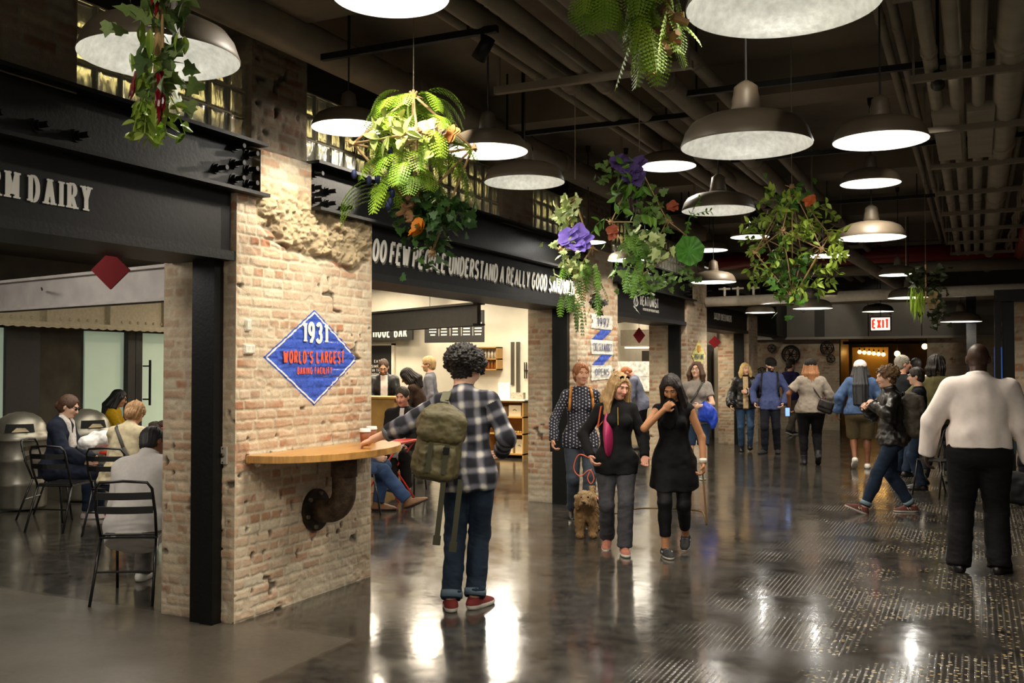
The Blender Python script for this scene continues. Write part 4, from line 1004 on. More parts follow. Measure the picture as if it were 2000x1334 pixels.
b = MB(); b.lathe([(.0, 0), (.17, 0), (.18, .2), (.18, .44), (.16, .46), (.0, .46)], 24); thing('metal_stool', b, mat('galvanised_drum', '', 0), 'round galvanised drum stool behind the crossed legs', 'stool', None, (-7.2, 11.85, 0), smooth=True)
def side_chair(x, y, rz, lb): chair(x, y, rz, lb)
chair(-6.8, 10.98, 195, 'black bistro chair under the man in dark suit')
chair(-6.3, 9.2, -60, 'black bistro chair under the person in boots, behind the nearest pillar')

# beer counter (third opening)
b = MB(); b.box((-7.15, 19.6, 0), (-5.2, 20.2, 1.12)); bc = thing('deli_counter', b, mat('light_counter', 'B8A888', .6), 'pale counter behind the balding man in grey blue shirt', 'counter')
b = MB(); b.box((-7.15, 19.55, 1.12), (-5.2, 20.25, 1.16)); b.build('worktop', mat('white_worktop', '', 0), bc)
b = MB(); b.box((-7.1, 19.7, 1.16), (-6.1, 20.15, 1.75)); b.box((-7.1, 19.68, 1.44), (-6.1, 19.7, 1.46)); dc = thing('display_case', b, mat('lit_case', 'C8C4B8', .3, emit=.35, noise=.5, nscale=14), 'bright glass display case on the beer counter', 'display case')
bs = MB(); bs.box((-7.1, 20.5, 2.10), (-4.95, 20.55, 2.45)); bo = thing('menu_sign', bs, mat('brushed_sign', '4E4638', .5, noise=.2), 'long dark sign reading BEER over the counter', 'shop sign')
b = MB(); text_mb(b, 'BEER', (-6.33, 20.498, 2.2), (1, 0, 0), (0, 0, 1), .16, weight=.24, xs=.9, gap=.3); b.build('lettering', M_chalk, bo)
b = MB(); b.box((-6.95, 20.35, 2.04), (-5.2, 20.42, 2.07)); b.build('light_bar', mat('light_bar', 'FFF0D0', .5, emit=3), bo)
b = MB(); b.box((-6.9, 21.4, 0), (-6.0, 21.75, 2.0)); thing('drinks_fridge', b, mat('fridge_dark', '3A342C', .5), 'dark drinks cabinet at the back of the beer shop', 'fridge')
b = MB(); b.box((-6.22, 21.2, .0), (-6.08, 21.4, 2.1)); thing('white_pillar', b, mat('white_worktop', '', 0), 'narrow white post at the back of the beer shop', 'post')
# cheese shop (fourth opening)
b = MB(); b.box((-5.45, 22.3, 0), (-5.02, 22.4, 2.1)); thing('white_partition', b, M_cream, 'cream partition panel inside the cheese shop', 'partition')
fb = MB(); fb.box((-5.95, 21.9, 0), (-5.5, 22.4, 2.0)); fo = thing('drinks_fridge', fb, mat('fridge_dark', '', 0), 'black glass fronted fridge inside the cheese shop', 'fridge')
for z, c_ in ((.95, 'D8D4C8'), (1.25, 'C89A40'), (1.6, '30302C')):
    for k in range(4):
        b = MB(); b.box((-5.9 + k * .09, 21.84, z), (-5.84 + k * .09, 21.9, z + .14)); tag(b.build('jar', mat('jar_' + c_, c_, .4)), {'D8D4C8': 'pale', 'C89A40': 'golden', '30302C': 'dark'}[c_] + ' jar in the black fridge of the cheese shop', 'jar', 'jars in the fridge')
    b = MB(); b.box((-5.93, 21.8, z - .02), (-5.52, 21.9, z)); b.build('fridge_shelf', M_black, fo)
b = MB(); b.tube([(-5.2, 19.2, 0), (-5.2, 19.2, .92), (-4.85, 19.2, .92), (-4.85, 19.2, 0)], .015, 8); b.box((-5.25, 19.0, .92), (-4.8, 19.35, .95)); thing('small_stand', b, mat('amber_wood', 'B07A2C', .5), 'small stand with wooden top at the entrance of the cheese shop', 'stand')

# far end wall
w = Wall()
w.y(26.2, -6.2, -3.16, 0, 2.34, .035, 21, dark=.8); w.y(26.2, -1.08, 1.2, 0, 2.34, .035, 22, dark=.8)
o = w.build('wall_end'); tag(o, kind='structure')
b = MB(); b.box((-6.2, 26.22, 0), (-3.16, 26.5, 4.15)); b.box((-1.08, 26.22, 0), (5, 26.5, 4.15)); b.box((-3.16, 26.22, 2.34), (-1.08, 26.5, 4.15)); struct('wall_end_core', b, M_dark)
M_gpan = mat('grey_metal_panel', '6E6A62', .5, .2, noise=.12, nscale=2)
for i, (x0, x1) in enumerate(((-6.2, -5.35), (-5.33, -4.7), (-4.68, -3.75), (-3.5, -2.45), (-2.43, -1.2), (-1.18, -.1), (-.08, 1.2))):
    b = MB(); b.box((x0, 26.08, 2.40), (x1, 26.16, 3.3)); struct('trim_%d' % (4 + i), b, M_gpan)
b = MB(); b.box((-3.75, 26.1, 2.4), (-3.5, 26.16, 3.3)); b.box((-6.2, 26.1, 3.3), (1.2, 26.16, 4.15)); struct('trim_12', b, mat('dark_panel', '35322C', .6))
b = MB(); b.box((-6.2, 26.0, 2.34), (1.2, 26.2, 2.40)); struct('trim_13', b, mat('pale_edge', '9A9488', .5))
b = MB(); b.tube([(-4.02 + .06 * math.cos(a), 26.05, 3.13 + .06 * math.sin(a)) for a in [i * math.pi / 8 for i in range(16)]], .014, 6, closed=True); thing('wall_ring', b, mat('pale_edge', '', 0), 'small pale ring high on the grey end wall panels', 'ring', smooth=True)
def wheel(x, z, r, label):
    b = MB(); b.tube([(r * math.cos(a), 0, r * math.sin(a)) for a in [i * math.pi / 16 for i in range(32)]], r * .11, 8, closed=True)
    b.tube([(r * .72 * math.cos(a), 0, r * .72 * math.sin(a)) for a in [i * math.pi / 16 for i in range(32)]], r * .05, 6, closed=True)
    for k in range(6): a = k * math.pi / 3; b.cyl((0, 0, 0), (r * math.cos(a), 0, r * math.sin(a)), r * .07, r * .05, 8)
    b.cyl((0, -.05, 0), (0, .03, 0), r * .2, r * .2, 14)
    thing('machine_wheel', b, mat('black_iron', '14120F', .5, .4), label, 'wheel', 'old machine wheels on the end wall', (x, 26.12, z), smooth=True)
wheel(-4.36, 1.96, .22, 'large spoked iron wheel on the end wall, above the man in purple'); wheel(-4.85, 2.12, .1, 'small iron wheel left of the large wheel on the end wall')
wheel(-3.45, 2.12, .16, 'medium iron wheel near the top, left of the doorway'); wheel(-3.36, 1.84, .1, 'small iron wheel close to the left side of the doorway')
wheel(-5.1, 1.47, .14, 'iron wheel behind the shoulder of the blonde in bomber jacket'); wheel(-4.4, 1.55, .11, 'small iron wheel below the large one on the end wall')
# warm room beyond
struct('wall_back_room', MB().box((-6, 32, 0), (3, 32.1, 3.2)), mat('golden_wall', '6A4A1C', .7, noise=.4, nscale=2))
struct('ceiling_back_room', MB().box((-6, 26.5, 2.9), (3, 32, 3.0)), mat('brown_ceiling', '241A10', .8))
struct('wall_back_room_side', MB().box((-3.6, 26.6, 0), (-3.35, 30, 2.9)), mat('brass_panel', '8A6A2A', .45, .3, noise=.3, nscale=2))
b = MB(); b.box((-3.3, 30.4, 0), (-2.3, 30.5, 2.2)); thing('gold_screen', b, mat('brass_screen', 'A88438', .4, .3), 'brass coloured screen under the row of bulbs in the far room', 'screen')
M_glow = mat('warm_bulb', 'FFD890', .4, emit=9, ecol='FFC870')
for k in range(6):
    b = MB(); b.sphere((0, 0, 0), .055, 12, 8); b.cur = 1; b.cyl((0, 0, .04), (0, 0, .12), .02, .02, 8); b.cyl((0, 0, .12), (0, 0, .86 + k * .015), .003, .003, 5); thing('light_bulb', b, [M_glow, M_black], 'glowing bulb in the row of six over the brass screen', 'bulb', 'row of bulbs in the far room', (-3.05 + k * .13, 30.0, 2.06 - k * .015), smooth=True)
for i, (x, z) in enumerate(((-2.0, 2.0), (-1.28, 2.2))):
    b = MB(); b.sphere((0, 0, 0), .08, 12, 8); b.cur = 1; b.cyl((0, 0, .06), (0, 0, 2.92 - z), .008, .008, 6); thing('light_bulb', b, [M_glow, M_black], ('round glowing bulb above the grey haired man', 'round glowing bulb at the right side of the far doorway')[i], 'bulb', None, (x, 29.6, z), smooth=True)
b = MB(); b.box((-2.6, 30.6, 0), (-.6, 31.2, 1.05)); thing('bar_counter', b, mat('brown_bar', '3A2412', .5), 'dark wooden bar counter in the far golden room', 'counter')
for k in range(9):
    b = MB(); b.lathe([(.0, 0), (.04, 0), (.04, .16), (.015, .2), (.015, .26), (.0, .26)], 10); thing('bottle', b, mat('amber_glass', 'B8742A', .3, emit=.3), 'amber bottle on the bar in the far golden room', 'bottle', 'bottles on the far bar', (-2.4 + k * .2, 30.8, 1.05), smooth=True)
for i, z in enumerate((2.25, 2.42)): 
    b = MB(); b.box((-3.3, 28.2 + i, z), (-.6, 28.28 + i, z + .08)); thing('ceiling_rail', b, mat('brown_joist', '', 0), ('lower', 'upper')[i] + ' brown rail under the ceiling of the far room', 'rail')

# right side: portal and brick
w = Wall(); w.y(17.3, .42, 3.2, 0, 2.9, .03, 25, dark=.9); tag(w.build('wall_right_brick'), kind='structure')
w = Wall(); w.y(15.9, .66, 3.2, 2.78, 3.35, .03, 26, dark=.7); tag(w.build('wall_right_upper'), kind='structure')
b = MB(); b.box((.26, 16.0, 0), (.34, 16.2, 2.72)); b.box((.36, 16.05, 0), (.52, 16.2, 2.72)); b.box((.26, 15.95, 2.60), (3.2, 16.3, 2.77)); thing('portal_frame', b, M_black, 'tall dark steel portal frame at the right edge behind the white shirt', 'portal')
b = MB(); b.box((-.14, 19.0, 0), (0.02, 19.1, 3.0)); thing('steel_post', b, M_black, 'dark square post left of the portal frame at the far right', 'steel post')
b = MB(); b.box((.27, 17.2, 1.2), (.40, 17.25, 1.95)); b.box((.33, 17.21, 0), (.35, 17.24, 1.2)); thing('blue_screen', b, mat('blue_glow', '2A4F96', .5, emit=.35), 'strip of blue light seen between the dark posts', 'screen')
# ---------------------------------------------------------------- implicit surfaces (bodies, clothes, bags, fur)
class SDF:
    def __init__(s, lo, hi, vx):
        s.lo = np.array(lo, np.float32) - 2 * vx; s.vx = vx
        s.n = np.ceil((np.array(hi) + 2 * vx - s.lo) / vx).astype(int) + 1
        s.D = np.full(s.n, .06, np.float32)
    def add(s, prim, k=.02, infl=0., op='u'):
        lo, hi = prim.box(); pad = k + abs(infl) + .02 + 2 * s.vx
        a = np.clip(np.floor((lo - pad - s.lo) / s.vx).astype(int), 0, s.n)
        b = np.clip(np.ceil((hi + pad - s.lo) / s.vx).astype(int) + 1, 0, s.n)
        if (b <= a).any(): return
        sl = tuple(slice(i, j) for i, j in zip(a, b))
        ax = [s.lo[i] + s.vx * np.arange(a[i], b[i], dtype=np.float32) for i in range(3)]
        d = prim.d(ax[0][:, None, None], ax[1][None, :, None], ax[2][None, None, :]) - infl
        C = s.D[sl]
        if op == 'u':
            h = np.clip(.5 + .5 * (C - d) / k, 0, 1)
            s.D[sl] = C * (1 - h) + d * h - k * h * (1 - h)
        elif op == 's':
            h = np.clip(.5 - .5 * (C + d) / k, 0, 1)
            s.D[sl] = C * (1 - h) - d * h + k * h * (1 - h)
        elif op == 'max':
            s.D[sl] = np.maximum(C, d)
    def mesh(s):
        D = s.D; D[0] = D[-1] = .05; D[:, 0] = D[:, -1] = .05; D[:, :, 0] = D[:, :, -1] = .05
        I = D < 0
        nx, ny, nz = D.shape
        cnt = np.zeros((nx - 1, ny - 1, nz - 1), np.int8)
        offs = [(i, j, k) for i in (0, 1) for j in (0, 1) for k in (0, 1)]
        for i, j, k in offs: cnt += I[i:nx - 1 + i, j:ny - 1 + j, k:nz - 1 + k]
        act = np.argwhere((cnt > 0) & (cnt < 8))
        if len(act) == 0: return np.zeros((0, 3)), np.zeros((0, 4), int)
        idx = np.full(cnt.shape, -1, np.int32); idx[tuple(act.T)] = np.arange(len(act))
        cv = np.stack([D[act[:, 0] + i, act[:, 1] + j, act[:, 2] + k] for i, j, k in offs], 1)
        pos = np.zeros((len(act), 3), np.float32); w = np.zeros(len(act), np.float32)
        for a in range(8):
            for b in range(a + 1, 8):
                oa, ob = np.array(offs[a]), np.array(offs[b])
                if abs(oa - ob).sum() != 1: continue
                va, vb = cv[:, a], cv[:, b]; m = (va < 0) != (vb < 0)
                t = np.where(m, va / np.where(m, va - vb, 1), 0)
                pos += (m[:, None] * (oa + (ob - oa) * t[:, None])); w += m
        V = s.lo + s.vx * (act + pos / w[:, None])
        Q = []
        for ax in range(3):
            sl0 = [slice(None)] * 3; sl1 = [slice(None)] * 3
            sl0[ax] = slice(0, -1); sl1[ax] = slice(1, None)
            A = I[tuple(sl0)]; B = I[tuple(sl1)]
            e = np.argwhere(A != B)
            u, v = (ax + 1) % 3, (ax + 2) % 3
            ok = (e[:, u] > 0) & (e[:, v] > 0); e = e[ok]
            fl = A[tuple(e.T)]
            du = np.zeros(3, int); du[u] = 1; dv = np.zeros(3, int); dv[v] = 1
            q = np.stack([idx[tuple((e - du - dv).T)], idx[tuple((e - dv).T)], idx[tuple(e.T)], idx[tuple((e - du).T)]], 1)
            q[~fl] = q[~fl][:, ::-1]; Q.append(q)
        return V.astype(np.float32), np.concatenate(Q).astype(np.int32)

class Cone:  # tapered capsule, optional flat end at b, optional elliptical squash
    def __init__(s, a, b, ra, rb, flat=False, flat0=False, sq=None):
        s.a = np.array(a, np.float32); s.b = np.array(b, np.float32); s.ra = ra; s.rb = rb; s.flat = flat; s.flat0 = flat0
        s.sq = sq  # (axis vector, factor): distances along the axis multiplied
    def box(s):
        r = max(s.ra, s.rb) * (1.0 if not s.sq or s.sq[1] >= 1 else 1 / s.sq[1])
        return np.minimum(s.a, s.b) - r, np.maximum(s.a, s.b) + r
    def d(s, X, Y, Z):
        ba = s.b - s.a; L2 = float(ba @ ba) + 1e-9
        px, py, pz = X - s.a[0], Y - s.a[1], Z - s.a[2]
        h0 = (px * ba[0] + py * ba[1] + pz * ba[2]) / L2
        h = np.clip(h0, 0, 1)
        qx, qy, qz = px - h * ba[0], py - h * ba[1], pz - h * ba[2]
        r2 = qx * qx + qy * qy + qz * qz
        if s.sq:
            ax, f = s.sq; m = qx * ax[0] + qy * ax[1] + qz * ax[2]
            r2 = r2 + m * m * (f * f - 1)
        d = np.sqrt(np.maximum(r2, 1e-12)) - (s.ra + (s.rb - s.ra) * h)
        if s.flat: d = np.maximum(d, (h0 - 1) * math.sqrt(L2))
        if s.flat0: d = np.maximum(d, -h0 * math.sqrt(L2))
        return d
class Ell:
    def __init__(s, c, r, R=None, cut=None):
        s.c = np.array(c, np.float32); s.r = np.array(r, np.float32); s.R = None if R is None else np.array(R, np.float32)
        s.cut = cut  # list of (point, normal): keep the side against the normal
    def box(s):
        m = s.r if s.R is None else np.abs(s.R) @ s.r
        return s.c - m, s.c + m
    def d(s, X, Y, Z):
        px, py, pz = X - s.c[0], Y - s.c[1], Z - s.c[2]
        if s.R is not None:
            R = s.R; px, py, pz = (px * R[0, i] + py * R[1, i] + pz * R[2, i] for i in range(3))
        r = s.r
        k0 = np.sqrt((px / r[0]) ** 2 + (py / r[1]) ** 2 + (pz / r[2]) ** 2) + 1e-6
        k1 = np.sqrt((px / r[0] ** 2) ** 2 + (py / r[1] ** 2) ** 2 + (pz / r[2] ** 2) ** 2) + 1e-6
        d = k0 * (k0 - 1) / k1
        for p, n in (s.cut or []):
            d = np.maximum(d, (X - p[0]) * n[0] + (Y - p[1]) * n[1] + (Z - p[2]) * n[2])
        return d
class Cut:
    def __init__(s, p, cuts): s.p = p; s.cuts = cuts
    def box(s): return s.p.box()
    def d(s, X, Y, Z):
        d = s.p.d(X, Y, Z)
        for p, n in s.cuts: d = np.maximum(d, (X - p[0]) * n[0] + (Y - p[1]) * n[1] + (Z - p[2]) * n[2])
        return d
class BoxP:  # rounded box
    def __init__(s, c, h, r=.01, R=None):
        s.c = np.array(c, np.float32); s.h = np.array(h, np.float32); s.rr = r; s.R = None if R is None else np.array(R, np.float32)
    def box(s):
        m = s.h if s.R is None else np.abs(s.R) @ s.h
        return s.c - m, s.c + m
    def d(s, X, Y, Z):
        px, py, pz = X - s.c[0], Y - s.c[1], Z - s.c[2]
        if s.R is not None:
            R = s.R; px, py, pz = (px * R[0, i] + py * R[1, i] + pz * R[2, i] for i in range(3))
        q = [np.abs(p) - h + s.rr for p, h in zip((px, py, pz), s.h)]
        o = np.sqrt(sum(np.maximum(v, 0) ** 2 for v in q))
        return o + np.minimum(np.maximum(np.maximum(q[0], q[1]), q[2]), 0) - s.rr

def prim_bounds(prims, pad=0.03):
    lo = np.min([p.box()[0] for p in prims], 0) - pad; hi = np.max([p.box()[1] for p in prims], 0) + pad
    return lo, hi
def sdf_mesh(items, vx, subs=()):
    """items: (prim, k, infl)"""
    mi = max(i[2] for i in items)
    lo, hi = prim_bounds([i[0] for i in items], .01 + max(0, mi))
    g = SDF(lo, hi, vx)
    for p, k, f in items: g.add(p, k, f)
    for p, k in subs: g.add(p, k, 0, 's')
    return g.mesh()
def vnormals(V, Q):
    n = np.cross(V[Q[:, 2]] - V[Q[:, 0]], V[Q[:, 3]] - V[Q[:, 1]])
    N = np.zeros_like(V)
    for i in range(4): np.add.at(N, Q[:, i], n)
    return N / (np.linalg.norm(N, axis=1, keepdims=True) + 1e-9)
def lapl(V, Q, it=1, f=.5):
    for _ in range(it):
        S = np.zeros_like(V); C = np.zeros(len(V), np.float32)
        for i in range(4):
            np.add.at(S, Q[:, i], V[Q[:, (i + 1) % 4]]); np.add.at(C, Q[:, i], 1)
        V = V * (1 - f) + f * S / np.maximum(C, 1)[:, None]
    return V

# ---------------------------------------------------------------- people
def rotm(yaw=0, pitch=0, roll=0):
    # pitch > 0 nods forward (local +Y is the front), yaw > 0 turns to the person's left, roll > 0 tilts to the right
    return np.array((Matrix.Rotation(math.radians(yaw), 3, 'Z') @ Matrix.Rotation(math.radians(-pitch), 3, 'X') @ Matrix.Rotation(math.radians(roll), 3, 'Y')))
def ik(a, b, l1, l2, pole):
    a = np.array(a, float); b = np.array(b, float); d = b - a; L = np.linalg.norm(d)
    if L > (l1 + l2) * .999: b = a + d / L * (l1 + l2) * .999; d = b - a; L = np.linalg.norm(d)
    x = (L * L + l1 * l1 - l2 * l2) / (2 * L); h = math.sqrt(max(l1 * l1 - x * x, 0)); dn = d / L
    p = np.array(pole, float); p = p - dn * (p @ dn); p /= (np.linalg.norm(p) + 1e-9)
    return a + dn * x + p * h, b

SK = {'fair': 'D9A282', 'light': 'DDB094', 'pink': 'E0A58C', 'tan': 'B9835C', 'brown': '7A4D33', 'dark': '3A261B'}
def skin(k): return mat('skin_' + k, SK[k], .5, noise=.06, nscale=9, spec=.35)

def person(name, label, loc, rz, H=1.72, fem=0, w=1.0, belly=0, bust=0, sk='light', vox=.007,
           pel=(0, 0, None), lean=0, lean_s=0, twist=0, hipyaw=0,
           hLw=None, hRw=None, fL=(-.1, 0, 0, 8, 0), fR=(.1, 0, 0, -8, 0), kneeL=(0, 1, 0), kneeR=(0, 1, 0),
           hL=None, hR=None, eL=(-.4, -1, -.2), eR=(.4, -1, -.2), head=(0, 0, 0), curl=(.5, .5), palm=(None, None),
           top=None, legs=None, shoes=None, hair=None, extra=None, sit=False, eyecol='3A2A1E', brow=None, beard=None, lips='A85A4C'):
    s = H / 1.75
    u = lambda *p: np.array(p, float) * s
    pz = .93 * s if pel[2] is None else pel[2]
    P = np.array([pel[0], pel[1], pz])
    Rh = rotm(hipyaw); Rt = rotm(hipyaw + twist, lean, lean_s)
    T = lambda *p: P + Rt @ u(*p)            # torso frame, origin at the pelvis
    wf = w * (.93 if fem else 1.0)
    hipw = .09 * (1.08 if fem else 1) * w ** .5
    shw = .17 * (.9 if fem else 1.04) * (w ** .4)
    hipJ = [P + Rh @ u(-hipw, 0, -.02), P + Rh @ u(hipw, 0, -.02)]
    ank, knee = [], []
    for hj, f, kp, sg in ((hipJ[0], fL, kneeL, -1), (hipJ[1], fR, kneeR, 1)):
        fy, fp = f[3], f[4]
        Rf = rotm(fy, fp)
        an = np.array(f[:3], float) + Rf @ u(0, -.045, .085) + (u(0, 0, 0))
        k_, an2 = ik(hj, an, .44 * s, .415 * s, Rh @ np.array(kp, float))
        ank.append((an2, Rf)); knee.append(k_)
    shJ = [T(-shw, -.005, .468), T(shw, -.005, .468)]
    nk = T(0, -.005, .555); 
    Rhd = Rt @ rotm(*head) if not isinstance(head, dict) else Rt
    hc = nk + (Rt @ u(0, .012, .055)) + Rhd @ u(0, .012, .09)
    el, ha = [], []
    Wi = Matrix.Rotation(-math.radians(rz), 3, 'Z')
    w2t = lambda p: None if p is None else tuple(Rt.T @ (np.array(Wi @ (Vector(p) - Vector((loc[0], loc[1], loc[2] if len(loc) > 2 else 0)))) - P) / s)
    if hLw: hL = w2t(hLw)
    if hRw: hR = w2t(hRw)
    for j, (hh, ep, sg) in enumerate(((hL, eL, -1), (hR, eR, 1))):
        tgt = T(*hh) if hh is not None else T(sg * (shw + .07) , .05, -.04)
        e_, h_ = ik(shJ[j], tgt, .29 * s, .255 * s, Rt @ np.array(ep, float)); el.append(e_); ha.append(h_)
    # --- body primitives: (group, prim, k)
    B = []
    A = lambda g, p, k=.02: B.append((g, p, k * s))
    pr = (.165 if fem else .155) * w ** .9
    A('pel', Ell(P + Rh @ u(0, -.005, -.01), u(pr, .115 * w, .12), Rh))
    if fem: A('pel', Ell(P + Rh @ u(0, -.035, -.05), u(pr * .96, .105 * w, .1), Rh), .03)
    A('tor', Ell(T(0, .005 + .02 * belly, .14), u((.128 if fem else .142) * w, (.095 + .06 * belly) * w, .15), Rt), .05)
    if belly: A('tor', Ell(T(0, .05, .1), u(.135 * w, (.09 + .05 * belly) * w, .13), Rt), .05)
    A('tor', Ell(T(0, 0, .34), u((.142 if fem else .165) * w ** .8, .108 * w ** .6, .19), Rt), .05)
    for sg in (-1, 1): A('tor', Cone(T(0, -.014, .49), T(sg * shw * .93, -.01, .462), .062 * s * w ** .3, .053 * s * w ** .3), .05)
    if bust:
        for sg in (-1, 1): A('tor', Ell(T(sg * .068 * w, .085, .355), u(.062, .058, .062) * bust, Rt), .03)
    A('neck', Cone(T(0, -.02, .5), nk + Rt @ u(0, .005, .05), (.057 if fem else .066) * s, (.05 if fem else .06) * s), .035)
    thk = (1.04 if fem else 1) * w
    for j in (0, 1):
        an, Rf = ank[j]
        A('thi%d' % j, Cone(hipJ[j] + (knee[j] - hipJ[j]) * .04, knee[j], .088 * s * thk, .057 * s * w ** .5), .045)
        A('shk%d' % j, Cone(knee[j], an, .055 * s * w ** .5, .036 * s), .02)
        ax = (an - knee[j]) / np.linalg.norm(an - knee[j])
        back = -(Rf @ np.array([0, 1., 0])); back -= ax * (back @ ax)
        A('shk%d' % j, Ell(knee[j] + (an - knee[j]) * .33 + back * .018 * s, u(.05, .05, .115) * w ** .4, np.stack(frame_from(ax), 1)), .03)
        f0 = an - Rf @ u(0, 0, .05)
        A('ft%d' % j, Cone(f0 + Rf @ u(0, -.02, .005), f0 + Rf @ u(0, .135, -.01), .034 * s, .027 * s), .03)
    for j in (0, 1):
        A('up%d' % j, Cone(shJ[j], el[j], .05 * s * w ** .5 * (.86 if fem else 1), .04 * s * w ** .5 * (.88 if fem else 1)), .03)
        A('fo%d' % j, Cone(el[j], ha[j], .041 * s * w ** .4 * (.88 if fem else 1), .026 * s), .018)
    # hands
    for j, sg in ((0, -1), (1, 1)):
        d = ha[j] - el[j]; d /= np.linalg.norm(d)
        pn = palm[j]
        if pn is None: pn = Rt @ np.array([-sg * 1., .15, 0])     # palm normal faces the body
        elif len(pn) == 3: pn = Rt @ np.array(pn, float)
        pn = pn - d * (pn @ d); pn /= np.linalg.norm(pn); sd = np.cross(d, pn)
        # thumb side: towards the front for a hanging hand
        tf = Rt @ np.array([0, 1., .35]);  ts = 1 if sd @ tf > 0 else -1
        tdir = sd * ts
        hb = ha[j]
        cu = curl[j]
        A('hand%d' % j, Ell(hb + d * .045 * s, u(.04, .017, .05), np.stack([sd, pn, d], 1)), .012)
        for q in range(4):
            off = (q - 1.5) * .0185 * -ts
            r = .0088 * s * (.92 if q == 3 else 1); Ls = [.044, .028, .022] if q in (1, 2) else ([.04, .025, .02] if q == 0 else [.033, .02, .018])
            p0 = hb + d * .075 * s + sd * off * s * 1.0; ang = 0; dd = d
            for si, Lq in enumerate(Ls):
                ang += cu * (50 if si == 0 else 55) + 6 + q * 3
                a = math.radians(ang); dd = d * math.cos(a) + pn * math.sin(a) + sd * off * .8
                p1 = p0 + dd * Lq * s
                A('hand%d' % j, Cone(p0, p1, r, r * .92), .004); p0 = p1
        t0 = hb + d * .022 * s + tdir * .026 * s
        t1 = t0 + (d * .55 + tdir * .75 + pn * .35) * .036 * s; t2 = t1 + (d * .85 + tdir * (.35 - .5 * cu) + pn * (.3 + .5 * cu)) * .03 * s
        A('hand%d' % j, Cone(t0, t1, .0125 * s, .0105 * s), .008); A('hand%d' % j, Cone(t1, t2, .0105 * s, .009 * s), .004)
    # head
    Hh = lambda *p: hc + Rhd @ u(*p)
    fw_ = 1.0 + .06 * (w - 1)
    A('head', Ell(Hh(0, -.014, .03), u(.076 * fw_, .097, .092), Rhd), .02)
    A('head', Ell(Hh(0, .024, -.03), u(.061 * fw_ * (.96 if fem else 1.03), .07, .084), Rhd), .03)
    A('head', Ell(Hh(0, .066, -.088), u(.026, .024, .022), Rhd), .025)
    for sg in (-1, 1):
        A('head', Ell(Hh(sg * .036, .07, -.018), u(.024, .022, .026), Rhd), .02)
        A('head', Ell(Hh(sg * .078 * fw_, -.008, -.004), u(.011, .019, .033), Rhd @ rotm(-sg * 18)), .006)
        A('head', Ell(Hh(sg * .026, .086, .034), u(.024, .011, .009), Rhd), .012)
    A('head', Cone(Hh(0, .088, .016), Hh(0, .112, -.024), .009 * s, .0135 * s), .012)
    A('head', Cone(Hh(-.013, .101, -.028), Hh(.013, .101, -.028), .0075 * s, .0075 * s), .008)
    A('head', Ell(Hh(0, .089, -.052), u(.023, .012, .0065), Rhd), .006)
    A('head', Ell(Hh(0, .087, -.064), u(.020, .012, .0075), Rhd), .006)
    subs = [(Ell(Hh(sg * .031, .102, .013), u(.018, .016, .011), Rhd), .01 * s) for sg in (-1, 1)]
    subs.append((Cone(Hh(-.02, .103, -.0575), Hh(.02, .103, -.0575), .0035 * s, .0035 * s), .004))
    V, Q = sdf_mesh([(p, k, 0) for g, p, k in B], vox, subs)
    # eyeballs joined to the body mesh
    eb = MB()
    for sg in (-1, 1): eb.sphere(tuple(Hh(sg * .030, .079, .013)), .0115 * s, 14, 12)
    fc = V[Q].mean(1); L = ((fc - hc) @ Rhd) / s
    mid = np.zeros(len(Q), int)
    lip = (np.abs(L[:, 0]) < .023) & (L[:, 1] > .083) & (L[:, 1] < .108) & (np.abs(L[:, 2] + .0575) < .011 - .25 * np.abs(L[:, 0])) 
    mid[lip] = 1
    br = (np.abs(np.abs(L[:, 0]) - .03) < .018) & (L[:, 1] > .07) & (np.abs(L[:, 2] - .036 + .10 * np.abs(np.abs(L[:, 0]) - .028)) < .0048)
    mid[br] = 2
    hm = (hair or {}).get('col', '2A1C12')
    if beard:
        bd = (L[:, 1] > .0) & (L[:, 2] < -.032) & (L[:, 2] > -.125) & ~lip & ((np.abs(L[:, 0]) > .028) | (L[:, 2] < -.072) | (np.abs(L[:, 2] + .043) < .006)) & (L[:, 1] > -L[:, 2] * .2 - .01)
        bd &= (np.linalg.norm(L, axis=1) < .15); mid[bd] = 2 if beard == 1 else 5
    eV = np.array(eb.v, np.float32); eL = ((eV - hc) @ Rhd) / s
    eF = eb.f; em = []
    for f in eF:
        c = eL[list(f)].mean(0); sx = .030 if c[0] > 0 else -.030
        rr = math.hypot(c[0] - sx, c[2] - .013)
        dz = c[2] - .013; em.append(0 if (dz > .0042 or dz < -.0052) else (4 if (c[1] > .08 and rr < .0068) else 3))
    eQ = np.array(eF, np.int32) + len(V)
    Vb = np.concatenate([V, eV]); Qb = np.concatenate([Q, eQ])
    mb_brow = mat('hair_' + (brow or hm), brow or hm, .6, noise=.3, nscale=60)
    mats = [skin(sk), mat('lips_' + lips, lips, .45), mb_brow, mat('eye_white', 'D8D0C8', .25), mat('iris_' + eyecol, eyecol, .15), mat('stubble_' + sk, '6A4A38', .7)]
    body = mkobj(name, Vb, Qb, mats, None, True, mids=np.concatenate([mid, em]))
    body.location = (loc[0], loc[1], loc[2] if len(loc) > 2 else 0); body.rotation_euler = (0, 0, math.radians(rz))
    tag(body, label, 'person')
    ctx = dict(s=s, T=T, P=P, Rt=Rt, Rh=Rh, hc=hc, Rhd=Rhd, Hh=Hh, ha=ha, el=el, sh=shJ, knee=knee, ank=ank, hip=hipJ, body=body, B=B, vox=vox, nk=nk, w=w)
    grp = lambda *n: [(g, p, k) for g, p, k in B if g in n]
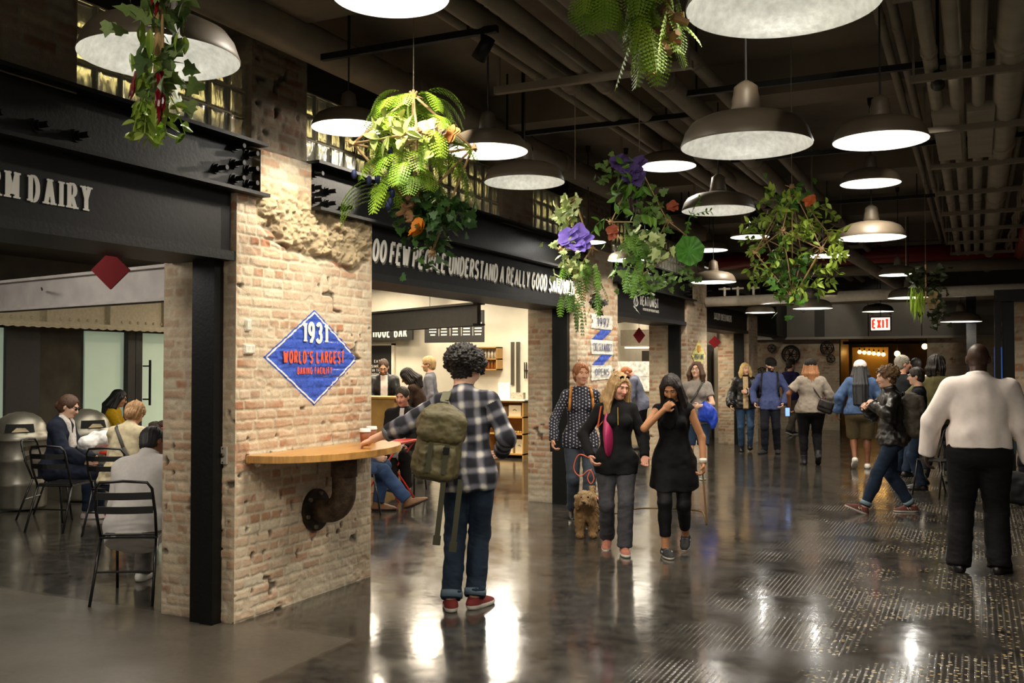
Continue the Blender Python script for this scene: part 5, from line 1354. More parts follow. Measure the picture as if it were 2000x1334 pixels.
    # --- trousers
    if legs:
        it = []
        inf = legs.get('inf', .012) * s; tg = legs.get('len', .97)
        for g, p, k in grp('pel'): it.append((p, k, inf))
        waist = legs.get('waist', .05)
        tp = Ell(T(0, .005 + .015 * belly, .06), u((.13 if fem else .145) * w, (.1 + .05 * belly) * w, .1), Rt, cut=[(T(0, 0, waist + .03), Rt @ np.array([0, 0, 1.]))])
        it.append((tp, .04 * s, inf))
        for j in (0, 1):
            an, Rf = ank[j]
            g = grp('thi%d' % j)[0][1]
            if tg <= .5:
                q = hipJ[j] + (knee[j] - hipJ[j]) * (tg * 2)
                it.append((Cone(g.a, q, g.ra, g.ra + (g.rb - g.ra) * tg * 2 + legs.get('flare', .015), flat=True), .045 * s, inf)); continue
            it.append((g, .045 * s, inf))
            t = (tg - .5) * 2; q = knee[j] + (an + Rf @ u(0, 0, -.03) - knee[j]) * t
            rr = legs.get('hem', .062) * s
            it.append((Cone(knee[j], q, .058 * s * w ** .5, rr - inf, flat=True), .03 * s, inf))
            if tg > .8: it.append((grp('shk%d' % j)[1][1], .03 * s, inf))
        V, Q = sdf_mesh(it, max(vox, .007))
        N = vnormals(V, Q)
        c0 = legs.get('fold', .006)
        f = fbm(V[:, 0] * 9 + V[:, 2] * 7, V[:, 1] * 9 - V[:, 2] * 6, V[:, 2] * 15 + 3, 3) - .5
        kn = sum(np.exp(-((np.linalg.norm(V - k_, axis=1)) / .13) ** 2) for k_ in knee) + sum(np.exp(-((np.linalg.norm(V - a_[0], axis=1)) / .16) ** 2) for a_ in ank) * 1.2
        V = V + N * ((f + .12) * c0 * (1 + 1.8 * kn) * 1.6 + .001)[:, None]
        o = mkobj('trousers' if tg > .5 else 'shorts', V, Q, legs['mat'], body, True)
        if legs.get('cuff'):
            cm = MB()
            for j in (0, 1):
                an, Rf = ank[j]; q = knee[j] + (an + Rf @ u(0, 0, -.03) - knee[j]) * ((tg - .5) * 2)
                dd = (knee[j] - q) / np.linalg.norm(knee[j] - q); rr = legs.get('hem', .062) * s + .010
                cm.cyl(q, q + dd * .045 * s, rr, rr * .99, 20)
            cm.build('trouser_cuff', legs['cuff'], o, True)
    # --- top
    if top:
        it = []; inf = top.get('inf', .014) * s
        hem = top.get('hem', -.06)
        zup = Rt @ np.array([0, 0, 1.])
        hp = (T(0, 0, hem), -zup)
        for g, p, k in grp('tor'):
            q = p
            if isinstance(p, Ell): q = Ell(p.c, p.r, p.R, cut=[hp])
            it.append((q, k, inf))
        if hem < .12:
            fl = top.get('flare', 1.0)
            r = Ell(T(0, 0, min(0, hem + .06)), np.array([pr * 1.02 * s * fl, .125 * w * s * fl, .2 * s]), Rt, cut=[hp, (T(0, 0, .16), zup)])
            it.append((r, .05 * s, inf))
        if hem < .02:
            for g, p, k in grp('pel'): it.append((Cut(p, [hp]), .045 * s, inf + .004 * s))
            for g, p, k in grp('thi0', 'thi1'): it.append((Cut(p, [hp]), .045 * s, inf + .003 * s))
        if hem < -.14:
            a_, b_ = T(0, -.005, .05), T(0, .0, hem)
            it.append((Cone(a_, b_, .125 * s * w, (.14 * fl) * s * w, flat=True, sq=(Rt @ np.array([1., 0, 0]), .78)), .06 * s, inf))
        sl = top.get('sleeve', 2.0); rl = top.get('roll', 0)
        for j in (0, 1):
            sj = sl[j] if isinstance(sl, tuple) else sl
            if sj <= 0: continue
            g = grp('up%d' % j)[0][1]; t = min(sj, 1)
            lo_ = top.get('loose', 0)
            it.append((Cone(g.a, g.a + (g.b - g.a) * t, g.ra, g.ra + (g.rb - g.ra) * t + lo_, flat=sj < 1), .03 * s, inf))
            if sj > 1:
                g = grp('fo%d' % j)[0][1]; t = sj - 1
                it.append((Cone(g.a, g.a + (g.b - g.a) * t, g.ra + lo_, max(g.ra + (g.rb - g.ra) * t, .03 * s) + lo_ * .8, flat=True), .02 * s, inf))
        if top.get('collar'):
            ch = top['collar']
            it.append((Cone(T(0, -.018, .5), nk + Rt @ u(0, -.002, -.01 + ch), .066 * s, (.06 if not fem else .052) * s, flat=True), .02 * s, inf * .5))
        V, Q = sdf_mesh(it, vox)
        N = vnormals(V, Q)
        c0 = top.get('fold', .006) * 1.35
        st = top.get('fstretch', (12, 12, 12))
        f = fbm(V[:, 0] * st[0] + 9, V[:, 1] * st[1], V[:, 2] * st[2], 2) - .5
        kn = sum(np.exp(-((np.linalg.norm(V - e_, axis=1)) / .11) ** 2) for e_ in el)
        Lt = (V - P) @ Rt
        kn = kn + np.exp(-((Lt[:, 2] - max(hem, -.05) - .06) / .08) ** 2)
        V = V + N * ((f + .08) * c0 * 1.7 * (1 + 1.4 * kn))[:, None]
        cols = None
        if top.get('pattern'):
            # arm coordinates where the vertex belongs to an arm, torso coordinates elsewhere
            best = np.full(len(V), .17 * s); U = Lt[:, 0].copy(); W_ = Lt[:, 2].copy()
            ba = np.full(len(V), 1e9)
            for j in (0, 1):
                acc = 0
                for g, (a_, b_) in (('up', (shJ[j], el[j])), ('fo', (el[j], ha[j]))):
                    d_ = b_ - a_; L_ = np.linalg.norm(d_); dn = d_ / L_
                    hh = (V - a_) @ dn; hc_ = np.clip(hh, 0, L_); rv = V - a_ - hc_[:, None] * dn; dist = np.linalg.norm(rv, axis=1)
                    u_, v_, _ = frame_from(dn); an_ = np.arctan2(rv @ u_, rv @ v_) * .055
                    m = (dist < .085 * s) & (dist < ba) & ((hh > .035 * s) | (g == 'fo')) & (np.abs(Lt[:, 0]) > shw * s * .93)
                    if g == 'fo': m = (dist < .085 * s) & (dist < ba)
                    ba[m] = dist[m]; U[m] = an_[m]; W_[m] = (acc + hc_)[m]; 
                    acc += L_
            U = U + (fbm(V[:, 0] * 6, V[:, 1] * 6, V[:, 2] * 6, 2) - .5) * .03
            W_ = W_ + (fbm(V[:, 0] * 6 + 5, V[:, 1] * 6, V[:, 2] * 6, 2) - .5) * .03
            cols = top['pattern'](U, W_)
        tm = top['mat']
        nm = top.get('name', 'shirt')
        mids = None
        if top.get('open'):   # open jacket: front strip shows the inner garment
            fcq = V[Q].mean(1); Lf = (fcq - P) @ Rt / s
            armd = np.full(len(fcq), 9.)
            wd = top.get('openw', .035) + .25 * np.clip(top.get('openz', .2) - Lf[:, 2], 0, .3) * top.get('opens', 0)
            m = (Lf[:, 1] > .02) & (np.abs(Lf[:, 0] - top.get('openx', 0)) < wd) & (Lf[:, 2] < .56)
            for j in (0, 1):
                hp_, hq_ = el[j], ha[j]
                d_ = hq_ - hp_; h_ = np.clip(((fcq - hp_) @ d_) / (d_ @ d_), 0, 1); m &= np.linalg.norm(fcq - hp_ - h_[:, None] * d_, axis=1) > .075 * s
            mids = m.astype(int); tm = [tm, top['open']]
        o = mkobj(nm, V, Q, tm, body, True, mids=mids, colors=cols)
        ctx['top'] = o
        if rl:
            rm = MB()
            for j in (0, 1):
                sj = sl[j] if isinstance(sl, tuple) else sl
                if sj <= 1: continue
                d_ = ha[j] - el[j]; t = sj - 1
                q = el[j] + d_ * t; dn = d_ / np.linalg.norm(d_)
                r_ = max(.041 + (.026 - .041) * t, .03) * s + inf + .004 + top.get('loose', 0) * .9
                rm.cyl(q - dn * .05 * s, q + dn * .008, r_, r_ * .98, 20)
            rm.build('rolled_cuff', top['rollmat'], o, True)
    # --- shoes
    if shoes:
        it = []; 
        for j in (0, 1):
            an, Rf = ank[j]; f0 = an - Rf @ u(0, 0, .085) + Rf @ u(0, .045, 0)
            fr = lambda *p: f0 + Rf @ u(*p)
            bt = [(fr(0, 0, .002), -(Rf @ np.array([0, 0, 1.])))]
            hs = shoes.get('hgt', .075)
            X_ = [(Ell(fr(0, -.065, .03), u(.041, .055, .045), Rf, cut=bt), .03 * s, 0),
                  (Ell(fr(0, .065, .018), u(.049, .105, .04), Rf, cut=bt), .03 * s, 0),
                  (Ell(fr(0, .0, .035), u(.038, .09, .045), Rf, cut=bt), .03 * s, 0),
                  (Cone(fr(0, -.055, .04), fr(0, -.05, hs), .043 * s, .04 * s, flat=True), .02 * s, 0)]
            if shoes.get('boot'): X_.append((Cone(fr(0, -.05, .05), fr(0, -.047, .16), .047 * s, .052 * s, flat=True), .02 * s, 0))
            V, Q = sdf_mesh(X_, min(vox, .006))
            fcq = V[Q].mean(1); Lz = ((fcq - f0) @ Rf) / s
            mids = (Lz[:, 2] < shoes.get('soleh', .024)).astype(int)
            o = mkobj('shoe', V, Q, [shoes['mat'], shoes['sole']], body, True, mids=mids)
            if shoes.get('lace'):
                lm = MB()
                for q in range(4):
                    y = .02 + q * .022; z = .078 - q * .009
                    lm.tube([fr(-.026, y, z - .012), fr(0, y + .004, z + .002), fr(.026, y, z - .012)], .0035, 6)
                lm.build('laces', shoes['lace'], o, True)
            if shoes.get('logo'):
                sg = -1 if j == 0 else 1; lm = MB()
                for xx in (-.048, .048):
                    pts = [fr(xx, -.02, .03), fr(xx, .0, .058), fr(xx, .015, .034), fr(xx, .03, .058)]
                    lm.tube(pts, .0045 * s, 6)
                lm.build('side_stripe', shoes['logo'], o, True)
    # --- hair
    if hair and hair.get('style') != 'bald':
        st = hair['style']; it = []; sub = []
        th = hair.get('th', .014); inf = th * s
        cran = Ell(Hh(0, -.016, .034), u(.078 * fw_, .097, .092), Rhd)
        it.append((cran, .02 * s, inf))
        hv = min(vox, .008 if st != 'curly' else .0055)
        if st in ('short', 'crop', 'curly', 'cap'):
            it.append((Ell(Hh(0, -.05, -.03), u(.066, .058, .06), Rhd), .02 * s, inf * .6))
        if st == 'curly':
            for q in range(34):
                a = q * 2.4; zz = -.35 + 1.3 * (q + .5) / 34; r_ = math.sqrt(max(0, 1 - min(zz, 1) ** 2)) if zz < 1 else 0
                c = (math.cos(a) * r_ * .105, -.035 + math.sin(a) * r_ * .105, .04 + zz * .09)
                if c[1] > .055 and c[2] < .05: continue
                it.append((Ell(Hh(*c), u(.04, .04, .04)), .015 * s, hair.get('puff', 0)))
        if st in ('bob', 'long', 'back', 'pony', 'braids'):
            Lh = hair.get('len', .2); wd = hair.get('wide', .0)
            for a, yy in ((-1, .0), (1, .0), (-.75, -.05), (.75, -.05), (-.35, -.085), (.35, -.085), (0, -.095), (-.98, .03), (.98, .03)):
                if st in ('pony',) : continue
                tp_ = Hh(a * .078, yy, .03)
                ln = Lh * (1 if abs(a) < .97 or yy < .02 else hair.get('front', .95))
                bo = hair.get('backoff', .01); bt_ = Hh(a * (.088 + wd), yy - .01 + (.02 if abs(a) > .9 else -.01) - bo, .03 - ln * .5)
                gd = bt_ + np.array([0, 0, -1.]) * ln * .5 * s + (Rt @ np.array([0, -1., 0])) * bo * .6
                it.append((Cone(tp_, bt_, .03 * s, .034 * s), .02 * s, 0)); it.append((Cone(bt_, gd, .034 * s, hair.get('tip', .022) * s), .02 * s, 0))
        if st == 'pony':
            it.append((Ell(Hh(0, -.05, -.03), u(.066, .058, .06), Rhd), .02 * s, inf * .6))
            it.append((Ell(Hh(*hair.get('bun', (0, -.13, .03))), u(*hair.get('bunr', (.04, .04, .045))), Rhd), .015 * s, 0))
        fz = hair.get('line', .062)
        sub.append((Ell(Hh(0, .135, -.02), u(.070 + hair.get('fwide', 0), .11, .055 + fz), Rhd), .012 * s))
        if hair.get('undercap'): sub.append((Ell(Hh(0, -.01, .15), u(.2, .2, .125), Rhd), .01 * s))
        if st in ('short', 'crop', 'curly', 'cap', 'pony'):
            for sg in (-1, 1): sub.append((Ell(Hh(sg * .09, .012, -.03), u(.03, .05, .045), Rhd), .01 * s))
            sub.append((Ell(Hh(0, .1, -.07), u(.12, .115, .09), Rhd), .01 * s))
        V, Q = sdf_mesh(it, hv, sub); 
        if len(V):
            N = vnormals(V, Q); Lh_ = ((V - hc) @ Rhd) / s
            an_ = np.arctan2(Lh_[:, 0], -Lh_[:, 1])
            if st == 'curly':
                f = np.abs(fbm(V[:, 0] * 52, V[:, 1] * 52, V[:, 2] * 52, 3) - .5) * 2
                V = V + N * ((f - .3) * .034 * s)[:, None]
            elif st == 'braids':
                f = np.abs(np.sin(an_ * 14 + 2 * fbm(V[:, 0] * 8, V[:, 1] * 8, V[:, 2] * 8)))
                V = V + N * ((f - .5) * .012 * s)[:, None]
            else:
                f = fbm(an_ * 16, V[:, 2] * 5, Lh_[:, 0] * 9, 2) - .5
                V = V + N * (f * hair.get('strand', .02) * s)[:, None]
        hm_ = mat('hair_' + hm, hm, .5, noise=.35, nscale=70, bump=.6, bscale=90, stretch=(1, 1, .12) if st != 'curly' else None, spec=.4)
        o = mkobj('hair', V, Q, hm_, body, True)
    if extra: extra(ctx)
    return ctx

def cap_part(c, m, back=False, brim=None, ang=0):
    """baseball cap as a child of the person"""
    Hh, s = c['Hh'], c['s']; R = c['Rhd']
    V, Q = sdf_mesh([(Ell(Hh(0, -.014, .052), np.array([.102, .122, .092]) * s, R, cut=[(Hh(0, 0, .002), -(R @ np.array([0, 0, 1.])))]), .01, 0)], c['vox'])
    o = mkobj('cap', V, Q, m, c['body'], True)
    mb = MB(); sg = -1 if back else 1; n = 10; top = []
    for i in range(n + 1):
        a = math.radians(200 + 140 * i / n) if back else math.radians(20 + 140 * i / n)
        top.append((math.cos(a), math.sin(a)))
    vi = [Hh(.088 * x, -.014 + .105 * y, .05) for x, y in top]; vo = [Hh(.085 * x, -.014 + .105 * y + sg * .075 * abs(y), .04 - .004) for x, y in top]
    vs = vi + vo + [p + R @ np.array([0, 0, .006]) for p in vi + vo]
    k = n + 1; fs = []
    for i in range(n): fs += [(i, i + 1, k + i + 1, k + i), (2 * k + i, 3 * k + i, 3 * k + i + 1, 2 * k + i + 1), (k + i, k + i + 1, 3 * k + i + 1, 3 * k + i)]
    mb.add(vs, fs); mb.build('cap_brim', brim or m, o, True)
    return o
def glasses_part(c, m=None, dark=False, up=False):
    Hh, s = c['Hh'], c['s']; mb = MB(); z = .013 if not up else .115; y = .103 if not up else .055
    lens = MB()
    for sg in (-1, 1):
        pts = [Hh(sg * .033 + .023 * math.cos(a), y, z + .017 * math.sin(a)) for a in [2 * math.pi * i / 14 for i in range(14)]]
        mb.tube(pts, .0028 * s, 6, closed=True); 
        if dark or up: lens.poly(pts, off=tuple(c['Rhd'] @ np.array([0, .002, 0])))
        mb.tube([Hh(sg * .057, y, z + .004), Hh(sg * .082, .0 if not up else -.02, z + .002)], .0022 * s, 6)
    mb.tube([Hh(-.011, y, z + .004), Hh(.011, y, z + .004)], .0025 * s, 6)
    o = mb.build('glasses' if not dark and not up else 'sunglasses', m or mat('glasses_black', '141414', .3), c['body'], True)
    if dark or up: lens.build('lens', mat('dark_lens', '0A0A0C', .08), o)
def strap_part(c, pts, m, wd=.03, name='strap', th=.006):
    mb = MB(); P = [np.array(p, float) for p in pts]
    for a, b in zip(P[:-1], P[1:]): mb.cyl(a, b, wd / 2, wd / 2, 8)
    return mb.build(name, m, c['body'], True)
def to_world(c, p):
    b = c['body']; return tuple(Matrix.Rotation(b.rotation_euler.z, 3, 'Z') @ Vector([float(v) for v in p]) + b.location)
# ---------------------------------------------------------------- the people
def cloth(name, col, **k):
    k.setdefault('rough', .85); k.setdefault('noise', .12); k.setdefault('nscale', 30); k.setdefault('bump', .12); k.setdefault('bscale', 500); k.setdefault('spec', .2)
    return mat('cloth_' + name, col, **k)
def denim(name, col): return mat('denim_' + name, col, .85, noise=.3, nscale=7, bump=.3, bscale=260, spec=.2)
def plaid(U, W_):
    def band(x, per, lo, hi): 
        t = np.abs((x / per) % 1 - .5) * 2; return sstep(lo, hi, t)
    a = band(U, .104, .42, .88); b = band(W_, .112, .42, .88)
    wv = (a + b) / 2
    c0 = np.array(srgb('15161F')); c1 = np.array(srgb('6B6B74')); c2 = np.array(srgb('D4CFC4'))
    c = np.where(wv[:, None] < .5, c0 + (c1 - c0) * (wv[:, None] * 2), c1 + (c2 - c1) * (wv[:, None] * 2 - 1))
    return c
def dots(U, W_):
    i = np.floor(U / .034); v = W_ / .034 + .5 * (i % 2); a = (U / .034) % 1 - .5; b = v % 1 - .5
    m = ((a * a + b * b) < .04)[:, None]; return np.where(m, np.array(srgb('C9C6CC')), np.array(srgb('1B1D2C')))
M_bshoe = mat('black_leather_shoe', '12100F', .35); M_bsole = mat('black_sole', '0C0B0A', .6); M_wsole = mat('white_sole', 'D8D2C6', .6); M_wcanvas = mat('white_canvas', 'DCD8CE', .8)
SH_BLACK = dict(mat=M_bshoe, sole=M_bsole)

# 1 man in plaid
c = person('person', 'man with curly dark hair in plaid shirt, olive backpack on one shoulder, leaning on shelf', (-3.16, 5.90), 22, H=1.77, w=.96, vox=.006, sk='light',
    pel=(.02, 0, .93), lean=4, lean_s=-5, twist=-4, fL=(-.10, -.04, 0, 12, 0), fR=(.085, .03, 0, -32, 0),
    hLw=(-3.82, 5.74, 1.135), hR=(.20, .20, .12), eL=(-.6, -.4, -.6), eR=(.55, -1, -.1), head=(-28, 22, 4), curl=(.55, .5), palm=((0, .2, -1), None),
    top=dict(mat=mat('plaid_flannel', 'FFFFFF', .9, attr='Col', noise=.1, nscale=90), pattern=plaid, hem=-.10, sleeve=(1.5, 1.95), roll=1, rollmat=cloth('flannel_inside', '7C8288'), collar=.03, fold=.010, loose=.006, inf=.016),
    legs=dict(mat=denim('dark_blue', '1F2B3A'), cuff=denim('cuff_grey', '5E6E7C'), len=.965, hem=.066, fold=.007, inf=.010),
    shoes=dict(mat=mat('burgundy_suede', '6E1F1C', .85), sole=M_wsole, soleh=.03, lace=M_wsole), hair=dict(style='curly', col='1C1712', th=.02, puff=.012))
cam1 = c
def backpack(pos, R, k, m, label, m2, straps=True, vox=.007, w=1.0):
    pos = np.array(pos, float); A_ = lambda x, y, z: tuple(pos + R @ (np.array([x, y, z]) * k))
    it = [(BoxP(A_(0, 0, -.02), np.array([.15 * w, .085, .21]) * k, .07 * k, R), .05, 0), (Ell(A_(0, -.02, .14), np.array([.15 * w, .11, .13]) * k, R), .05, 0),
          (BoxP(A_(0, -.085, -.10), np.array([.12 * w, .05, .11]) * k, .04 * k, R), .012, 0), (BoxP(A_(0, -.045, .12), np.array([.148 * w, .085, .11]) * k, .06 * k, R), .006, 0)]
    V, Q = sdf_mesh(it, vox); N = vnormals(V, Q)
    V = V + N * ((fbm(V[:, 0] * 14, V[:, 1] * 14, V[:, 2] * 18, 3) - .5) * .035 * k)[:, None]
    o = mkobj('backpack', V, Q, m, None, True); tag(o, label, 'backpack')
    b = MB(); 
    for sg in (-1, 1): b.bar(A_(sg * .05, -.148, .02), A_(sg * .05, -.15, -.17), .03 * k, .008 * k, up=R @ np.array([0, 1., 0]))
    b.build('closing_strap', m2, o)
    b = MB(); b.box((-.02 * k, -.006 * k, -.02 * k), (.02 * k, .006 * k, .02 * k), Matrix.Translation(A_(.05, -.158, -.02)) @ Matrix(R.tolist()).to_4x4()); b.build('buckle', M_black, o)
    b = MB(); b.tube([A_(-.03, .06, .22), A_(-.02, .05, .27), A_(.02, .05, .27), A_(.03, .06, .22)], .01 * k, 6); b.build('grab_handle', m2, o, True)
    return o, A_
M_olive = mat('olive_nylon', '5A5233', .6, noise=.18, nscale=12, bump=.2, bscale=200); M_strap = mat('olive_webbing', '3A3A26', .8)
Rb = np.array(Matrix.Rotation(math.radians(30), 3, 'Z') @ Matrix.Rotation(math.radians(8), 3, 'Y'))
bp, A_ = backpack((-3.22, 5.63, 1.13), Rb, 1.03, M_olive, 'olive canvas backpack hanging from the left shoulder of the man in plaid', M_strap)
b = MB(); s0 = np.array(to_world(c, c['sh'][0]))
st = [np.array(A_(.03, .06, .23)), s0 + np.array([.10, -.10, .03]), s0 + np.array([.09, -.04, .085]), s0 + np.array([.07, .05, .075]), s0 + np.array([.03, .11, -.05]), s0 + np.array([.04, .10, -.22])]
for p, q in zip(st[:-1], st[1:]): b.bar(p, q, .06, .012, up=np.cross(q - p, Rb @ np.array([1., 0, 0])) if False else None)
b.build('shoulder_strap', mat('grey_green_strap', '6C6B54', .8), bp)
for x, z1, y_ in ((.06, -.62, -.10), (.17, -.66, -.04)):
    b = MB(); b.bar(A_(x, y_, -.2), A_(x + .01, y_ - .01, z1 + .06), .035, .006, up=Rb @ np.array([0, 1., 0])); b.bar(A_(x + .01, y_ - .01, z1 + .06), A_(x + .012, y_ - .01, z1), .05, .012, up=Rb @ np.array([0, 1., 0])); b.build('dangling_strap', M_strap, bp)

# 2 man in white shirt
def radio(c):
    b = MB(); T = c['T']; b.box((-.02, -.015, -.05), (.02, .015, .05), Matrix.Translation([float(v) for v in T(.235, .0, .03)])); b.build('belt_radio', mat('teal_radio', '1E3A3C', .5), c['body'])
    b = MB(); b.cyl(T(.24, 0, .09), T(.245, 0, .10), .012, .012, 8); b.build('belt_clip', mat('brass_clip', 'C8A850', .3, .8), c['body'])
    b = MB(); n = 28; pts = [T(.205 * math.cos(a), .005 + .165 * math.sin(a), .085) for a in [2 * math.pi * i / n for i in range(n)]]; b.tube(pts, .014, 6, closed=True); b.build('belt', M_bshoe, c['body'], True)
person('person', 'large bald man in white shirt and black trousers seen from behind, at right', (.02, 8.70), 1, H=1.83, w=1.28, vox=.0065, sk='dark', belly=.5, lean=1,
    fL=(-.17, -.02, 0, 14, 0), fR=(.15, .03, 0, -22, 0), hL=(-.37, .07, -.03), hR=(.36, .04, -.05), eL=(-.8, -.6, 0), eR=(.8, -.6, 0), head=(0, 4, 0), curl=(.35, .45),
    top=dict(mat=cloth('white_shirt', 'EADFD8', noise=.04), hem=.055, sleeve=1.97, collar=.03, fold=.017, fstretch=(7, 7, 4.5), inf=.03, loose=.010, flare=1.0),
    legs=dict(mat=cloth('black_trousers', '131214', noise=.15), len=.985, hem=.086, waist=.06, inf=.020, fold=.008), shoes=SH_BLACK, extra=radio)

# 3 blonde in black zip top
def ex3(c):
    T = c['T']; glasses_part(c, up=True)
    b = MB(); b.bar(T(0, .122, .50), T(0, .142, .33), .008, .006, up=(1, 0, 0)); b.build('gold_zip', mat('gold_zip', 'B89A4A', .4, .6), c['top'])
M_blk = cloth('black_jersey', '151516'); 
c = person('person', 'woman with long blonde hair in black quarter zip top, hand held out, beside dog', (-2.92, 8.30), 201, H=1.59, fem=1, w=1.08, bust=.9, vox=.006, sk='pink',
    pel=(0, 0, .835), lean=2, twist=6, fL=(-.07, .20, 0, 4, 0), fR=(.08, -.12, .02, -6, 14), hL=(-.25, .20, .03), hR=(.27, .14, .03), eL=(-.6, -1, -.2), eR=(.7, -.6, 0), head=(28, 16, -4), curl=(.15, .5), palm=((.2, .1, 1), None),
    top=dict(mat=M_blk, hem=-.13, sleeve=1.97, collar=.05, fold=.007, flare=1.04, inf=.014), legs=dict(mat=cloth('grey_trousers', '45454A'), len=.965, hem=.07, fold=.006, inf=.010),
    shoes=dict(mat=mat('grey_orange_trainer', 'A86A58', .8, noise=.3, nscale=40), sole=M_wsole, soleh=.028, lace=M_wsole), hair=dict(style='bob', col='B89668', len=.36, wide=.022, th=.016, line=.066, strand=.045), brow='8A704A', extra=ex3, lips='B0605A')
h = np.array(to_world(c, c['ha'][1])); s1 = np.array(to_world(c, c['sh'][1]))
b = MB(); V, Q = sdf_mesh([(Ell((h[0] + .14, h[1] + .10, 1.0), (.035, .10, .16)), .02, 0), (Ell((h[0] + .12, h[1] + .10, 1.12), (.02, .05, .12)), .05, 0)], .008)
bag = mkobj('shoulder_bag', V, Q, mat('pink_leather', 'A8285A', .5), None, True); tag(bag, 'slim pink shoulder bag under the arm of the blonde in black', 'bag')
b = MB(); b.tube([(h[0] + .12, h[1] + .10, 1.2), tuple(s1 + np.array([.0, -.07, -.16])), tuple(s1 + np.array([.03, -.05, .03])), tuple(s1 + np.array([.04, .03, .04])), (h[0] + .14, h[1] + .16, 1.15)], .009, 6); b.build('bag_strap', mat('orange_strap', 'C4532C', .6), bag, True)
b = MB(); q = h + np.array([0, -.02, -.09])
b.tube(smooth_path([tuple(q + np.array([.03, 0, .06])), tuple(q + np.array([-.09, -.02, .10])), tuple(q + np.array([-.14, -.02, -.02])), tuple(q + np.array([-.08, -.02, -.09])), tuple(q + np.array([.01, -.02, -.03])), tuple(q + np.array([.05, -.02, -.10])), tuple(q + np.array([.02, -.02, -.15])), tuple(q + np.array([-.01, -.02, -.1])), tuple(q + np.array([.02, 0, -.02]))]), .005, 6)
thing('looped_leash', b, mat('orange_cord', 'E0684A', .6), 'looped orange cord in the hand of the blonde in black', 'leash', smooth=True)

# 4 brunette in black tunic
def ex4(c):
    T = c['T']; s = c['s']; b = MB(); q = c['ha'][0]; d = (c['el'][0] - q); d /= np.linalg.norm(d); b.cyl(q + d * .005, q + d * .045, .034 * s, .036 * s, 18); b.build('white_wristband', M_wsole, c['body'], True)
    V, Q = sdf_mesh([(Ell(c['Hh'](.01, .12, -.10), (.05, .04, .06)), .03, 0), (Ell(c['Hh'](.01, .12, -.2), (.05, .035, .09)), .04, 0), (Ell(T(.03, .11, .40), (.06, .03, .1)), .06, 0)], .008)
    N = vnormals(V, Q); V = V + N * ((fbm(V[:, 0] * 25, V[:, 1] * 25, V[:, 2] * 8, 2) - .5) * .02)[:, None]; mkobj('draped_cloth', V, Q, M_blk, c['body'], True)
c4 = person('person', 'woman with long dark hair in sleeveless black tunic, hand at her mouth, walking dog', (-2.42, 8.42), 197, H=1.60, fem=1, w=.98, bust=.8, vox=.006, sk='tan',
    pel=(0, 0, .84), lean=7, twist=-4, fL=(-.10, -.16, .05, -6, 18), fR=(.07, .20, 0, 14, 0), kneeL=(.1, 1, 0), hL=(-.28, .12, -.03), hR=(.08, .20, .50), eL=(-.7, -.7, 0), eR=(.9, .3, -.9), head=(-8, 26, 5), curl=(.75, .8), palm=(None, (-.5, -.8, .2)),
    top=dict(mat=M_blk, hem=-.27, sleeve=0, fold=.008, flare=1.22, inf=.012), legs=dict(mat=cloth('black_leggings', '121214', rough=.6), len=.84, hem=.05, tight=1, inf=.006, fold=.003),
    shoes=dict(mat=mat('black_trainer', '17171A', .7), sole=M_wsole, soleh=.022, lace=mat('grey_lace', '8A8A8A', .7), logo=mat('grey_lace', '', 0)), hair=dict(style='long', col='1E1410', len=.42, wide=.005, th=.014, line=.066, strand=.022, front=.9), extra=ex4, lips='9A5046')
h = np.array(to_world(c4, c4['ha'][0]))
b = MB(); b.tube(smooth_path([tuple(h + np.array([0, -.03, -.05])), tuple(h + np.array([.02, -.03, -.3])), tuple(h + np.array([.03, -.01, -.52])), tuple(h + np.array([.0, .02, -.45])), tuple(h + np.array([-.1, .10, -.42])), (-2.75, 8.5, .36), (-3.1, 8.72, .26), (-3.32, 8.84, .30)]), .008, 6)
thing('dog_leash', b, mat('tan_leash', '7A6238', .7), 'tan and black dog leash from the hand of the brunette to the dog', 'leash', smooth=True)

# 5 woman in dotted blouse
def ex5(c):
    T = c['T']
    for sg in (-1, 1): strap_part(c, [T(sg * .10, -.03, .56), T(sg * .11, .06, .535), T(sg * .125, .125, .44), T(sg * .13, .12, .30)], mat('orange_webbing', 'C07A28', .7), .028, 'backpack_strap')
c = person('person', 'red haired woman in navy dotted blouse walking beside the ribbon sign pillar', (-3.84, 9.78), 205, H=1.69, fem=1, w=.98, bust=.8, vox=.0065, sk='fair',
    pel=(0, 0, .885), fL=(-.07, .22, 0, 2, 0), fR=(.08, -.16, .03, -4, 18), hL=(-.27, -.06, -.03), hR=(.31, .12, -.02), eR=(.8, -.5, 0), head=(16, 2, 0), curl=(.5, .6),
    top=dict(mat=mat('dotted_cotton', 'FFFFFF', .8, attr='Col'), pattern=dots, hem=-.08, sleeve=1.96, collar=.01, fold=.008, inf=.015), legs=dict(mat=denim('grey', '3C434C'), len=.965, hem=.06, inf=.009),
    shoes=SH_BLACK, hair=dict(style='pony', col='985F38', th=.012, line=.064, bun=(.0, -.11, -.03), bunr=(.045, .04, .07)), brow='B07848', extra=ex5, lips='C0786A')
h = np.array(to_world(c, c['ha'][1])); 
b = MB(); b.box((-.03, -.006, -.05), (.03, .006, .05)); thing('mobile_phone', b, mat('black_phone', '0A0A0C', .15), 'black phone held low by the red haired woman in dots', 'phone', None, tuple(h + np.array([-.0, -.01, -.075])), .4)

